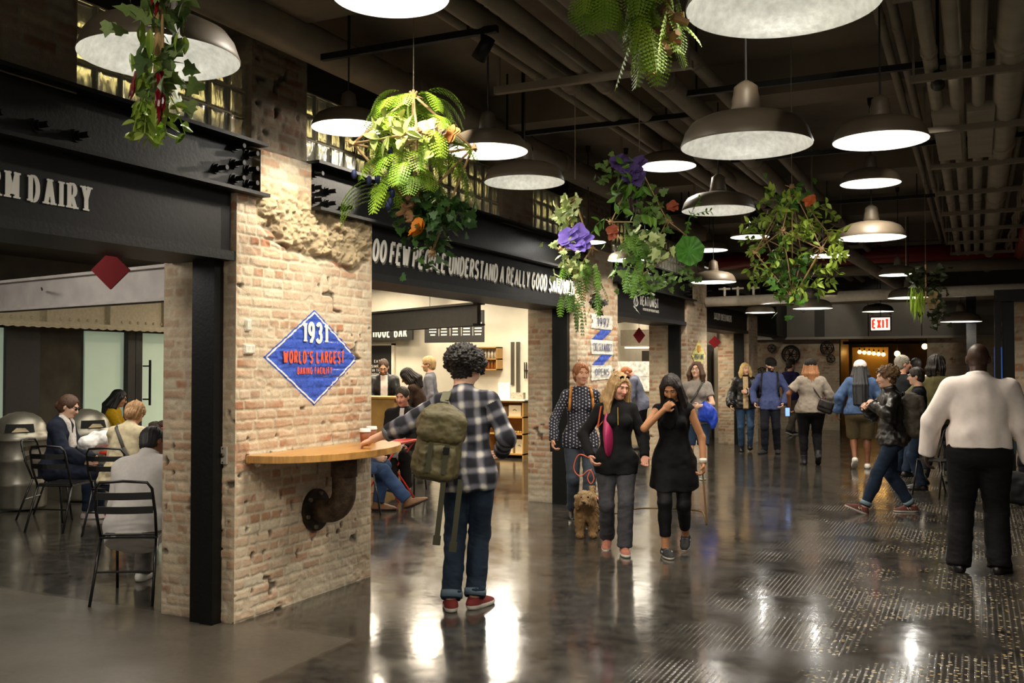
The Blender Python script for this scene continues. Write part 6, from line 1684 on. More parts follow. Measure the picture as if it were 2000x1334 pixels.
# 6 woman with glasses and blue jacket over the arm
def ex6(c):
    T = c['T']; glasses_part(c)
    strap_part(c, [T(-.12, -.05, .55), T(-.10, .06, .54), T(-.02, .155, .38), T(.08, .16, .22), T(.17, .11, .08)], mat('grey_strap', '4A4844', .8), .03, 'bag_strap')
c = person('person', 'woman with brown hair and glasses in grey tee, blue jacket over her arm', (-3.72, 14.15), 191, H=1.70, fem=1, w=1.1, bust=1, vox=.009, sk='light',
    fL=(-.09, .12, 0, 0, 0), fR=(.1, -.1, .02, 0, 12), hL=(-.06, .26, .17), hR=(.27, .04, -.04), eL=(-.8, -.6, -.2), head=(-14, -6, 0), curl=(.6, .4),
    top=dict(mat=cloth('grey_tee', '8E867E'), hem=-.08, sleeve=.55, loose=.012), legs=dict(mat=denim('knee_shorts', '27384E'), len=.46, flare=.01, inf=.012), shoes=dict(mat=mat('grey_trainer', '6A6A64', .8), sole=M_wsole),
    hair=dict(style='bob', col='4A3020', len=.2, wide=.02, th=.016), extra=ex6)
h = np.array(to_world(c, c['ha'][0])); e_ = np.array(to_world(c, c['el'][0])); m_ = (h + e_) / 2
V, Q = sdf_mesh([(Ell(m_ + [0, -.02, -.08], (.11, .08, .12)), .05, 0), (Ell(m_ + [.10, -.02, -.2], (.07, .05, .16)), .05, 0), (Ell(m_ + [-.02, -.03, -.16], (.09, .05, .1)), .05, 0)], .01)
N = vnormals(V, Q); V = V + N * ((fbm(V[:, 0] * 18, V[:, 1] * 18, V[:, 2] * 7, 3) - .5) * .06)[:, None]
tag(mkobj('folded_jacket', V, Q, mat('cobalt_nylon', '1B3FB4', .5, noise=.2), None, True), 'bright blue jacket hanging over the forearm of the woman in glasses', 'jacket')

# 7, 8 customers at the beer counter
person('person', 'balding red haired man in grey blue shirt bending over the beer counter', (-5.98, 18.6), 105, H=1.74, vox=.010, sk='pink', lean=22, pel=(0, 0, .92), fL=(-.1, .06, 0, 8, 0), fR=(.1, -.1, 0, -8, 0), hL=(-.2, .3, .02), hR=(.24, .26, -.08), head=(10, 40, 0),
    top=dict(mat=cloth('grey_blue_shirt', '767A90'), hem=-.1, sleeve=1.6, roll=0, collar=.02, inf=.02, loose=.01), legs=dict(mat=cloth('black_slacks', '15151A'), len=.97), shoes=SH_BLACK, hair=dict(style='crop', col='B0673A', th=.005, line=.09), beard=1)
person('person', 'woman with long dark hair in pink top behind the balding man', (-5.72, 20.9), 130, H=1.66, fem=1, vox=.011, sk='tan', head=(20, 5, 0), top=dict(mat=cloth('pink_top', 'C8465A'), hem=-.05, sleeve=.5), legs=dict(mat=cloth('black_slacks', ''), len=.97), shoes=SH_BLACK, hair=dict(style='long', col='1A1210', len=.36))

# 9 blonde in bomber jacket
person('person', 'young blonde woman in black bomber jacket and blue jeans, holding a phone', (-4.04, 19.0), 196, H=1.70, fem=1, w=.95, vox=.0095, sk='light', fL=(-.08, .1, .04, 0, -10), fR=(.08, 0, 0, 0, 0), hL=(-.03, .26, .26), hR=(.28, .06, .0), eL=(-.9, -.4, -.2), head=(18, 0, 0), curl=(.8, .4),
    top=dict(mat=cloth('black_bomber', '141414', rough=.4, spec=.5), name='jacket', hem=-.02, sleeve=1.98, collar=.02, inf=.034, loose=.02, fold=.016, open=cloth('cream_blouse', 'C9AE84'), openw=.05), legs=dict(mat=denim('mid_blue', '2F4560'), len=.95, hem=.045, tight=1, inf=.006), shoes=dict(mat=M_bshoe, sole=M_bsole, boot=1),
    hair=dict(style='bob', col='D8B878', len=.2, wide=.01), brow='A88850')
# 10 man in cap
def ex10(c):
    cap_part(c, cloth('black_cap', '171412')); T = c['T']
    for sg in (-1, 1): strap_part(c, [T(sg * .13, -.03, .56), T(sg * .14, .07, .53), T(sg * .15, .14, .4), T(sg * .16, .12, .2), T(sg * .17, .04, .12)], mat('black_webbing', '111113', .8), .035, 'backpack_strap')
person('person', 'man in black cap and blue button shirt, looking down at phone of his neighbour', (-3.52, 18.75), 188, H=1.80, vox=.0095, sk='light', fL=(-.13, -.03, 0, 6, 0), fR=(.12, .12, 0, -30, 0), hL=(-.24, .1, .0), hR=(.27, .1, .0), eL=(-.8, -.7, 0), eR=(.8, -.7, 0), head=(30, 18, 0), beard=1,
    top=dict(mat=cloth('chambray', '46507A'), hem=-.09, sleeve=1.98, collar=.03, inf=.02, fold=.009), legs=dict(mat=cloth('navy_chinos', '16171F'), len=.97, hem=.058), shoes=dict(mat=mat('dark_canvas', '1C1C20', .8), sole=M_bsole), hair=dict(style='cap', col='241A14', th=.004, undercap=1), extra=ex10)
# 11 woman in grey tee from behind
def ex11(c):
    cap_part(c, cloth('black_cap', '')); T = c['T']
    strap_part(c, [T(-.10, .02, .56), T(-.08, -.07, .52), T(.02, -.14, .36), T(.12, -.16, .2), T(.2, -.13, .12)], mat('dark_strap', '1C1815', .8), .02, 'bag_strap')
c = person('person', 'woman in black cap, grey tee and black leggings seen from behind', (-2.50, 16.9), 14, H=1.76, fem=1, w=1.3, vox=.0095, sk='brown', fL=(-.12, .02, 0, 6, 0), fR=(.10, -.12, .07, -4, 30), hL=(-.34, .1, .02), hR=(.2, .24, .12), eL=(-.8, -.5, 0), eR=(.7, -.8, 0), curl=(.7, .6),
    top=dict(mat=cloth('grey_melange', '8A8074'), hem=-.02, sleeve=(.65, 1.0), loose=.02, inf=.02, fold=.01), legs=dict(mat=cloth('jet_leggings', '0D0C0D'), len=.95, hem=.05, tight=1, inf=.008), shoes=dict(mat=mat('black_hightop', '18161A', .5), sole=M_bsole, boot=1),
    hair=dict(style='long', col='8A5A34', len=.30, wide=.02, th=.012, undercap=1), extra=ex11)
V, Q = sdf_mesh([(BoxP(to_world(c, c['T'](.22, -.17, .05)), (.13, .05, .11), .045, rotm(10, 0, 20)), .03, 0), (BoxP(to_world(c, c['T'](.22, -.2, .08)), (.12, .04, .07), .03, rotm(10, 0, 20)), .006, 0)], .009); tag(mkobj('crossbody_bag', V, Q, mat('brown_black_leather', '1E1814', .45), None, True), 'dark leather crossbody bag on the hip of the woman in grey tee', 'bag')
h = np.array(to_world(c, c['ha'][0])); b = MB(); b.box((-.04, -.006, -.08), (.04, .004, .08)); o = thing('mobile_phone', b, M_black, 'phone with glowing blue screen held by the woman in grey tee', 'phone', None, tuple(h + np.array([-.02, -.06, -.08])), .3); b = MB(); b.box((-.035, -.008, -.07), (.035, -.0065, .07)); b.build('screen', mat('blue_screen', '7FA6E8', .3, emit=.8), o)
# 12 man in purple behind
person('person', 'man in dark purple tee and grey trousers walking away left of the doorway', (-4.0, 23.9), -30, H=1.80, vox=.012, sk='light', fL=(-.1, .22, 0, 0, 0), fR=(.1, -.2, .03, 0, 20), head=(-20, 0, 0), top=dict(mat=cloth('purple_tee', '26244A'), hem=-.08, sleeve=.5, loose=.015), legs=dict(mat=cloth('grey_chinos', '544E46'), len=.97, hem=.065), shoes=dict(mat=mat('dark_canvas', '', 0), sole=M_wsole), hair=dict(style='short', col='3A2C20', th=.012))
# 13 woman in denim jacket and white cap
def ex13(c):
    cap_part(c, cloth('pale_pink_cap', 'D8CCC6'), back=False); T = c['T']
    strap_part(c, [T(-.10, -.08, .54), T(.0, -.15, .40), T(.14, -.16, .22), T(.22, -.08, .08)], M_black, .012, 'bag_strap')
person('person', 'woman with waist length black hair, white cap, denim jacket and olive shorts', (-1.68, 16.6), 8, H=1.74, fem=1, w=1.3, vox=.0095, sk='brown', pel=(0, 0, .92), lean=4, fL=(-.1, -.14, .08, 4, 34), fR=(.1, .08, 0, -6, 0), hL=(-.36, .06, -.02), hR=(.30, .2, .06), eL=(-.8, -.5, 0), 
    top=dict(mat=denim('jacket_blue', '43587A'), name='jacket', hem=-.0, sleeve=1.9, collar=.02, inf=.028, loose=.012, fold=.01), legs=dict(mat=cloth('olive_shorts', '5C5038'), len=.46, flare=.02, inf=.018), shoes=dict(mat=M_wcanvas, sole=M_wsole, boot=0),
    hair=dict(style='long', col='0E0B0C', len=.62, wide=.03, th=.012, tip=.03, backoff=.085, front=.5, undercap=1), extra=ex13)
# 14 walking woman with leather jacket and backpack
c = person('person', 'short haired woman in black leather jacket and jeans striding left with backpack', (-.86, 11.75), 112, H=1.68, fem=1, w=1.0, vox=.0075, sk='light', pel=(0, 0, .85), lean=3, fL=(-.07, .40, .02, 0, -22), fR=(.08, -.20, 0, 0, 0), kneeR=(0, 1, 0),
    hL=(-.12, .22, .40), hR=(.14, .24, .36), eL=(-.8, .2, -.8), eR=(.8, .1, -.8), head=(6, 4, 0), curl=(.95, .95),
    top=dict(mat=mat('black_leather', '15120F', .38, noise=.2, bump=.5, bscale=30), name='jacket', hem=-.04, sleeve=1.96, collar=.04, inf=.024, loose=.014, fold=.016), legs=dict(mat=denim('slim_indigo', '1E2A3C'), cuff=denim('cuff_pale', '6E8088'), len=.94, hem=.055, inf=.010),
    shoes=dict(mat=mat('brown_trainer', '5E2E24', .8), sole=M_wsole, soleh=.02, lace=mat('brown_lace', '6E4038', .8), logo=M_wsole), hair=dict(style='curly', col='5E4426', th=.012, puff=-.006, line=.058))
R_ = np.array(Matrix.Rotation(math.radians(112), 3, 'Z') @ Matrix.Rotation(math.radians(-4), 3, 'X'))
backpack(to_world(c, c['T'](.04, -.24, .22)), R_, 1.05, mat('brown_canvas', '3A3227', .7, noise=.2), 'big dark brown backpack on the back of the striding woman', M_black, vox=.009, w=1.15)
# 15..18 the group by the tables at right
person('person', 'grey haired man in dark top smiling to the right, behind the striding woman', (-1.0, 15.75), -40, H=1.80, vox=.010, sk='pink', head=(-25, 0, 0), hR=(.1, .3, .3), top=dict(mat=cloth('charcoal_top', '1F2224'), hem=-.1, sleeve=(1.9, .5)), legs=dict(mat=denim('slim_indigo', ''), len=.97), shoes=SH_BLACK, hair=dict(style='short', col='8A8272', th=.012))
person('person', 'dark haired man with glasses in dark tee facing left between the others', (-.70, 14.15), 95, H=1.62, vox=.010, sk='light', head=(0, 6, 0), hL=(-.1, .3, .15), hR=(.15, .3, .12), top=dict(mat=cloth('ink_tee', '15171C'), hem=-.1, sleeve=.55), legs=dict(mat=denim('slim_indigo', ''), len=.97), shoes=SH_BLACK, hair=dict(style='short', col='241C14', th=.014), extra=lambda c: glasses_part(c))
person('person', 'dark haired man with white shirt far behind the grey haired man', (-.99, 19.4), 30, H=1.78, vox=.012, sk='tan', top=dict(mat=cloth('white_shirt', ''), hem=-.05, sleeve=1.9), legs=dict(mat=cloth('black_slacks', ''), len=.97), shoes=SH_BLACK, hair=dict(style='short', col='15110E'))
person('person', 'man with shaggy dark hair in olive jacket and jeans walking away to the right', (-.50, 15.0), -15, H=1.83, vox=.0095, sk='tan', pel=(0, 0, .93), fL=(-.12, -.22, .02, 0, 16), fR=(.12, .18, 0, -10, 0), hL=(-.31, .08, .02), eL=(-.8, -.5, 0), head=(-45, 0, 0), beard=2,
    top=dict(mat=cloth('olive_jacket', '55502F', rough=.7), name='jacket', hem=-.05, sleeve=1.98, collar=.02, inf=.026, loose=.012, fold=.013, fstretch=(14, 14, 5)), legs=dict(mat=denim('black_blue', '15181F'), len=.96, hem=.06), shoes=dict(mat=mat('khaki_boot', '5A5438', .8), sole=M_bsole, boot=1),
    hair=dict(style='back', col='1C130E', len=.16, wide=.005, th=.022, strand=.03))
chair(-.42, 13.55, 140, 'black bistro chair left of the man in white shirt')
M_tabd = mat('dark_table', '1A1714', .4)
table(.05, 14.6, 25, 'dark table at the right behind the man in white shirt', M_tabd, .35)
person('person', 'seated person in black mostly hidden at the right edge behind the white shirt', (.95, 13.2), 60, H=1.72, vox=.012, sk='tan', pel=(0, 0, .52), fL=(-.12, .45, 0, 0, 0), fR=(.12, .45, 0, 0, 0), kneeL=(0, 1, .8), kneeR=(0, 1, .8), hL=(-.15, .35, .12), hR=(.15, .35, .12), top=dict(mat=cloth('black_hoodie', '121214'), hem=-.05, sleeve=1.9, inf=.03), legs=dict(mat=cloth('black_slacks', ''), len=.97), shoes=SH_BLACK, hair=dict(style='short', col='15110E'))
chair(.97, 13.17, 60, 'black bistro chair under the seated person at the right edge')
V, Q = sdf_mesh([(BoxP((.45, 13.1, .19), (.17, .12, .19), .08), .02, 0)], .012); N = vnormals(V, Q); V = V + N * ((fbm(V[:, 0] * 12, V[:, 1] * 12, V[:, 2] * 12, 2) - .5) * .03)[:, None]; V[:, 2] -= V[:, 2].min()
tag(mkobj('duffel_bag', V, Q, mat('black_bag', '121113', .6), None, True), 'black bag on the floor right of the man in white shirt', 'bag')

# ---- seated people at left
SIT = dict(kneeL=(0, 1, .7), kneeR=(0, 1, .7))
def ex_s(c):
    glasses_part(c, dark=True); V, Q = sdf_mesh([(Cone(c['T'](-.05, .07, .52), c['T'](-.02, .15, .28), .035, .03), .04, 0), (Cone(c['T'](.05, .07, .52), c['T'](.02, .15, .22), .035, .03), .04, 0), (Cone(c['T'](-.035, .01, .55), c['T'](.035, .01, .55), .055, .055), .04, 0)], .009)
    N = vnormals(V, Q); V = V + N * ((fbm(V[:, 0] * 25, V[:, 1] * 25, V[:, 2] * 8, 2) - .5) * .02)[:, None]; mkobj('scarf', V, Q, mat('pale_scarf', 'C9C4BE', .95, noise=.2, nscale=60), c['body'], True)
person('person', 'woman in sunglasses, navy jacket and pale scarf seated reading at left', (-9.1, 7.5), -66, H=1.70, fem=1, vox=.008, sk='light', pel=(0, 0, .54), lean=8, fL=(-.1, .48, 0, 0, 0), fR=(.1, .44, 0, 0, 0), hL=(-.08, .36, .14), hR=(.1, .36, .12), head=(0, 14, 0),
    top=dict(mat=cloth('navy_jacket', '1E2433'), name='jacket', hem=-.06, sleeve=1.9, collar=.02, inf=.026, fold=.012, loose=.01), legs=dict(mat=denim('slim_indigo', ''), len=.95, hem=.06), shoes=dict(mat=mat('pale_shoe', 'B4A8A4', .8), sole=M_wsole), hair=dict(style='pony', col='4A3020', th=.014, bun=(0, -.12, -.03), bunr=(.035, .035, .04)), extra=ex_s, **SIT)
person('person', 'woman with long black hair and glasses in mustard yellow top, seated farther back', (-11.1, 10.0), -52, H=1.66, fem=1, w=1.1, vox=.009, sk='tan', pel=(0, 0, .54), lean=10, fL=(-.1, .45, 0, 0, 0), fR=(.1, .42, 0, 0, 0), hL=(-.08, .42, .22), hR=(.1, .42, .22), head=(0, 8, 0),
    top=dict(mat=cloth('mustard', 'B08A10'), hem=-.06, sleeve=1.4, inf=.02), legs=dict(mat=cloth('black_slacks', ''), len=.97), shoes=SH_BLACK, hair=dict(style='long', col='0F0B0C', len=.34, wide=.012, backoff=.05), extra=lambda c: glasses_part(c), **SIT)
person('person', 'strawberry blonde woman in cream jacket seated with her back turned at red table', (-7.73, 7.12), 12, H=1.66, fem=1, w=1.08, vox=.008, sk='fair', pel=(0, 0, .54), lean=18, fL=(-.1, .42, 0, 0, 0), fR=(.1, .42, 0, 0, 0), hL=(-.12, .36, .16), hR=(.14, .36, .16), head=(10, 16, 0),
    top=dict(mat=cloth('cream_jacket', 'CDBF9E'), name='jacket', hem=-.04, sleeve=1.9, collar=.03, inf=.028, fold=.014, loose=.012), legs=dict(mat=denim('slim_indigo', ''), len=.95), shoes=SH_BLACK, hair=dict(style='pony', col='A07A52', th=.02, bun=(0, -.12, -.05), bunr=(.05, .04, .06), strand=.05),
    extra=lambda c: strap_part(c, [c['T'](-.13, -.02, .56), c['T'](-.08, -.12, .5), c['T'](.08, -.16, .28), c['T'](.18, -.1, .12)], mat('grey_strap', '', 0), .035, 'bag_strap'), **SIT)
c = person('person', 'man in white hooded sweatshirt seated with his back to us in the nearest chair', (-5.56, 5.27), 22, H=1.66, w=1.1, vox=.0065, sk='brown', pel=(0, 0, .50), lean=32, lean_s=-3, fL=(-.12, .42, 0, 0, 0), fR=(.12, .42, 0, 0, 0), hL=(-.1, .34, .26), hR=(.04, .30, .46), eR=(.8, 0, -.8), head=(-30, -2, 0),
    top=dict(mat=cloth('white_fleece', 'C9C3BC', noise=.05), name='hoodie', hem=-.14, sleeve=1.95, collar=.055, inf=.034, fold=.018, fstretch=(7, 7, 6), loose=.016), legs=dict(mat=cloth('grey_sweatpants', '6A645E'), len=.97), shoes=dict(mat=M_wcanvas, sole=M_wsole), hair=dict(style='short', col='0D0A0A', th=.012), **SIT)
V, Q = sdf_mesh([(Ell((-8.55, 7.62, .95), (.15, .1, .09)), .05, 0), (Ell((-8.62, 7.5, .90), (.12, .1, .08)), .05, 0)], .01); N = vnormals(V, Q); V = V + N * ((fbm(V[:, 0] * 14, V[:, 1] * 14, V[:, 2] * 14, 2) - .5) * .05)[:, None]; V[:, 2] += .735 - V[:, 2].min()
tag(mkobj('bundled_garment', V, Q, cloth('bright_white', 'E4E2E0'), None, True), 'bright white bundled garment on the nearer red table', 'garment')

# ---- people in the cafe
person('person', 'man with glasses and shaved head in black jacket over white shirt behind counter', (-8.80, 13.55), 218, H=1.78, vox=.009, sk='light', lean=6, head=(-10, 26, 0), hL=(-.15, .35, .2), hR=(.15, .35, .2), beard=2,
    top=dict(mat=cloth('black_bomber', ''), name='jacket', hem=-.06, sleeve=1.95, collar=.03, inf=.026, open=cloth('white_shirt', ''), openw=.055, opens=.6), legs=dict(mat=cloth('black_slacks', ''), len=.97), shoes=SH_BLACK, hair=dict(style='crop', col='4A3828', th=.004, line=.07), extra=lambda c: glasses_part(c))
person('person', 'woman with long braids in brown jacket leaning over beside the order counter', (-7.55, 12.75), 105, H=1.66, fem=1, vox=.009, sk='brown', lean=20, head=(0, 14, 0), hL=(-.1, .4, .24), hR=(.1, .4, .24), top=dict(mat=cloth('brown_tweed', '3A2A20', noise=.5, nscale=60), name='jacket', hem=-.06, sleeve=1.95, collar=.02, inf=.024), legs=dict(mat=cloth('black_slacks', ''), len=.97), shoes=SH_BLACK, hair=dict(style='braids', col='201712', th=.018, line=.058, len=.3, backoff=.05))
person('person', 'blond bearded man in grey sweatshirt facing left before the white wall', (-8.62, 14.75), 112, H=1.80, vox=.009, sk='pink', head=(4, 4, 0), top=dict(mat=cloth('grey_sweat', '6A6A70'), hem=-.05, sleeve=1.9, collar=.01), legs=dict(mat=cloth('black_slacks', ''), len=.97), shoes=SH_BLACK, hair=dict(style='short', col='A58758', th=.024, strand=.03), beard=1)
person('person', 'man with greying short hair in dark suit seated in the cafe', (-6.80, 10.98), 197, H=1.78, vox=.008, sk='pink', pel=(0, 0, .54), lean=4, fL=(-.14, .38, 0, 6, 0), fR=(.02, .52, .06, -20, -10), hL=(-.12, .3, .08), hR=(.14, .3, .06), head=(-10, 10, 0),
    top=dict(mat=cloth('dark_suit', '1B1918'), name='suit_jacket', hem=-.08, sleeve=1.95, collar=.02, inf=.026, open=cloth('pale_shirt', 'C8C4C0'), openw=.03, opens=.3, openz=.45), legs=dict(mat=cloth('dark_suit', ''), len=.93, hem=.06), shoes=SH_BLACK, hair=dict(style='short', col='3A3028', th=.008), **SIT)
person('person', 'person in blue jeans and tan boots, body hidden behind nearest pillar', (-6.46, 9.14), -60, H=1.80, vox=.008, sk='light', pel=(0, 0, .54), lean=10, fL=(-.1, .42, 0, 0, 0), fR=(.10, .80, .08, -10, -22), hL=(-.1, .34, .14), hR=(.2, .34, .16),
    top=dict(mat=cloth('blue_work_shirt', '2C3C58'), hem=-.05, sleeve=1.4), legs=dict(mat=denim('washed_blue', '34486A'), len=.93, hem=.066, inf=.014), shoes=dict(mat=mat('tan_leather_boot', '6E4A28', .55, noise=.15), sole=mat('brown_sole', '2A1C12', .6), boot=1), hair=dict(style='short', col='3A2C20'), **SIT)

# ---------------------------------------------------------------- the dog
def dog():
    it = []; A = lambda p, k=.03, f=0: it.append((p, k, f))
    A(Ell((0, -.26, .285), (.115, .26, .115)), .05); A(Ell((0, -.05, .27), (.115, .12, .13)), .05); A(Ell((0, -.5, .29), (.10, .11, .11)), .05)
    A(Cone((0, .0, .32), (0, .06, .40), .085, .07), .04)
    A(Ell((0, .09, .42), (.085, .085, .08)), .03); A(Ell((0, .17, .385), (.042, .07, .038)), .03); A(Ell((0, .13, .37), (.06, .05, .05)), .03)
    for sg in (-1, 1):
        A(Ell((sg * .085, .07, .375), (.032, .045, .085)), .015)
        A(Cone((sg * .07, .0, .24), (sg * .065, .01, .06), .058, .042), .03); A(Ell((sg * .065, .04, .03), (.04, .06, .032)), .02)
        A(Cone((sg * .075, -.5, .26), (sg * .08, -.44, .17), .07, .05), .03); A(Cone((sg * .08, -.44, .17), (sg * .08, -.53, .11), .045, .035), .02); A(Cone((sg * .08, -.53, .11), (sg * .08, -.50, .03), .035, .035), .02); A(Ell((sg * .08, -.46, .028), (.036, .055, .028)), .02)
    A(Cone((0, -.60, .33), (0, -.72, .42), .035, .03), .03)
    V, Q = sdf_mesh(it, .0065); N = vnormals(V, Q)
    f = np.abs(fbm(V[:, 0] * 28, V[:, 1] * 28, V[:, 2] * 14, 2) - .5) * 2; f2 = fbm(V[:, 0] * 90, V[:, 1] * 90, V[:, 2] * 30, 2) - .5
    V = V + N * ((f - .25) * .034 + f2 * .014)[:, None]; V[:, 2] = np.maximum(V[:, 2], .002)
    c1, c2, c3 = (np.array(srgb(x)) for x in ('B08C5C', '7E5E3A', 'C9AE84'))
    t = fbm(V[:, 0] * 14, V[:, 1] * 14, V[:, 2] * 14, 3)[:, None]; col = c2 * (1 - t) + c1 * t
    tp = sstep(.35, .5, V[:, 2])[:, None]; col = col * (1 - tp * .6) + c3 * tp * .6
    o = mkobj('dog', V, Q, mat('dog_fur', 'FFFFFF', .95, attr='Col', noise=.35, nscale=160, bump=.8, bscale=260), None, True, colors=col)
    tag(o, 'shaggy golden doodle dog with a pink harness walking beside the blonde', 'dog')
    b = MB(); b.sphere((0, .248, .395), (.019, .015, .014), 12, 8); b.build('nose', mat('dog_nose', '0E0A0A', .3), o, True)
    for sg in (-1, 1): b = MB(); b.sphere((sg * .034, .163, .437), .011, 10, 8); b.build('eye', mat('dog_eye', '0A0605', .1), o, True)
    V, Q = sdf_mesh([(Ell((0, -.22, .31), (.128, .14, .115), cut=[((0, 0, .27), np.array([0, 0, -1.]))]), .02, .006)], .008); mkobj('harness_coat', V, Q, mat('pink_coat', 'D07A78', .8), o, True)
    b = MB(); b.tube([(.13 * math.cos(a), -.12, .29 + .14 * math.sin(a)) for a in [i * math.pi / 10 for i in range(20)]], .012, 6, closed=True); b.build('harness_strap', M_black, o, True)
    return o
d_ = dog(); d_.location = (-3.40, 8.80, 0); d_.scale = (.93, .93, .93); d_.rotation_euler = (0, 0, math.radians(196))
# ---------------------------------------------------------------- hanging planters
def leafm(name, a, b): return mat('leaf_' + name, a, .5, noise=.5, nscale=5, col2=b, spec=.4)
L_FERN = leafm('fern', '6F9A22', 'A3C03C'); L_FERN2 = leafm('dark_fern', '3E6B1E', '6F9A32'); L_IVY = leafm('ivy', '1F4018', '4A7030'); L_VAR = leafm('variegated', '8FA85A', 'C6CF96')
L_BROAD = leafm('broad', '6C9428', 'B3C455'); L_DEEP = leafm('deep', '2C5A1C', '5A8A2C')
M_twig = mat('raffia_twig', 'B49366', .9, noise=.35, nscale=25)
class G(MB):
    def quad(s, *p): s.add(p, [tuple(range(len(p)))])
def rnd_dir(r, up=0):
    while 1:
        v = np.array([r.uniform(-1, 1) for _ in range(3)]); n = np.linalg.norm(v)
        if .1 < n < 1: v = v / n; v[2] = v[2] * .7 + up; return v / np.linalg.norm(v)
def frond(g, base, d, L, droop, wd, n=16, sub=5):
    """arching fern frond: rachis with toothed side leaflets"""
    p = np.array(base, float); d = np.array(d, float); d /= np.linalg.norm(d); st = L / n; pr = p
    for i in range(n):
        t = (i + .5) / n; d = d + np.array([0, 0, -droop / n]); d /= np.linalg.norm(d); p = pr + d * st
        s = np.cross(d, [0, 0, 1.]); s /= (np.linalg.norm(s) + 1e-6); up = np.cross(s, d)
        g.quad(pr + s * .0015, pr - s * .0015, p - s * .0012, p + s * .0012)
        w = wd * math.sin(math.pi * min(1, .12 + .88 * (1 - t))) ** .8
        for sg in (-1, 1):
            a = s * sg * .88 + d * .45 - up * .12; a /= np.linalg.norm(a); b = np.cross(a, up)
            for k in range(sub):
                q0 = pr + a * w * k / sub; q1 = pr + a * w * (k + 1.1) / sub; ww = st * .55 * (1 - .75 * k / sub)
                g.quad(q0, q0 * .4 + q1 * .6 + b * ww - up * .002, q1, q0 * .4 + q1 * .6 - b * ww)
        pr = p
def leaf(g, base, d, L, W_, nrm=None, curl=.15, lobes=0, rnd=0):
    d = np.array(d, float); d /= np.linalg.norm(d); n = np.array(nrm if nrm is not None else [0, 0, 1.], float); s = np.cross(d, n); s /= (np.linalg.norm(s) + 1e-6); n = np.cross(s, d); b = np.array(base, float)
    if lobes:
        pts = [(-.02, 0), (-.12, .28), (.12, .5), (.38, .30), (.52, .42), (.62, .2), (1, 0)]
        mid = [b + d * L * x for x in (0, .3, .6, 1)]
        P_ = [b + d * L * x + s * W_ * y - n * curl * L * (y * y * 2) for x, y in pts]; Q_ = [b + d * L * x - s * W_ * y - n * curl * L * (y * y * 2) for x, y in pts]
        c = b + d * L * .3
        i0 = len(g.v); g.v.extend([tuple(c)] + [tuple(p) for p in P_] + [tuple(p) for p in Q_[1:-1][::-1]]); k = len(P_) + len(Q_) - 2
        for j in range(k): g.f.append((i0, i0 + 1 + j, i0 + 1 + (j + 1) % k)); g.m.append(g.cur)
        return
    k = 5; rows = []
    for i in range(k + 1):
        t = i / k; w = W_ * (math.sin(math.pi * t ** .8) ** .9 if not rnd else math.sin(math.pi * (t * .86 + .06))) * .5; c = b + d * L * t - n * curl * L * t * t
        rows.append((c + s * w + n * w * .35, c, c - s * w + n * w * .35))
    i0 = len(g.v)
    for r_ in rows: g.v.extend([tuple(q) for q in r_])
    for i in range(k):
        a = i0 + i * 3; g.f += [(a, a + 1, a + 4, a + 3), (a + 1, a + 2, a + 5, a + 4)]; g.m += [g.cur] * 2
def blossom(g, c, r, n, rr, cup=.5, ax=None):
    ax = np.array(ax if ax is not None else [0, -.8, .3], float); ax /= np.linalg.norm(ax); u, v, _ = frame_from(ax)
    for k in range(n):
        a = 2 * math.pi * k / n + rr.random(); d = (u * math.cos(a) + v * math.sin(a)) + ax * cup
        leaf(g, c, d, r * rr.uniform(.8, 1.15), r * 1.05, nrm=ax + np.array([rr.gauss(0, .25) for _ in range(3)]), curl=.3, rnd=1)
def cage(nodes, edges, o, tr=.0065):
    b = G(); rr = random.Random(1)
    for i, j in edges:
        p, q = np.array(nodes[i], float), np.array(nodes[j], float); d = (q - p) / np.linalg.norm(q - p); p = p - d * .025; q = q + d * .025
        b.tube([p, (p + q) / 2 + np.array([rr.uniform(-.006, .006) for _ in range(3)]), q], tr, 6)
    b.build('twig_frame', M_twig, o, True)
    b = G()
    for n_ in nodes:
        for k in range(5): b.tube([np.array(n_) + .014 * np.array([math.cos(a), math.sin(a), .4 * math.sin(2 * a + k)]) for a in [i * 1.05 for i in range(6)]], .006, 5, closed=True)
        for k in range(4): d = rnd_dir(rr) * .05; b.tube([n_, np.array(n_) + d], .003, 4)
    b.build('raffia_knots', M_twig, o, True)
def planter(loc, label, top):
    o = empty('hanging_planter', loc, 0, label, 'hanging planter'); b = MB(); b.cyl((0, 0, top - loc[2]), (0, 0, 4.1 - loc[2]), .0025, .0025, 5); b.build('hanging_wire', mat('thin_wire', '6A6050', .6), o); return o
def mk(o, name, g, m): 
    if g.v: g.build(name, m, o, False)
def ivy_spray(g, p0, p1, n, size, rr, spread=.05):
    p0 = np.array(p0, float); p1 = np.array(p1, float)
    for i in range(n):
        t = rr.random(); c = p0 + (p1 - p0) * t + np.array([rr.gauss(0, spread) for _ in range(3)]); leaf(g, c, rnd_dir(rr, -.35), size * rr.uniform(.7, 1.2), size * rr.uniform(.8, 1.1), nrm=rnd_dir(rr, .3) + np.array([.2, -.8, 0]), lobes=1)
def sprig(g, p0, d, L, n, ls, rr, droop=.6):
    p = np.array(p0, float); d = np.array(d, float); d /= np.linalg.norm(d)
    for i in range(n):
        d = d + np.array([0, 0, -droop / n]); d /= np.linalg.norm(d); q = p + d * L / n; g.tube([p, q], .002, 4); p = q
        for sg in (-1, 1): s = np.cross(d, rnd_dir(rr)); s /= (np.linalg.norm(s) + 1e-6); leaf(g, p, d * .6 + s * sg, ls * rr.uniform(.75, 1.15), ls * .45, nrm=rnd_dir(rr, .2) + np.array([.2, -.9, .2]))
rr = random.Random(21)
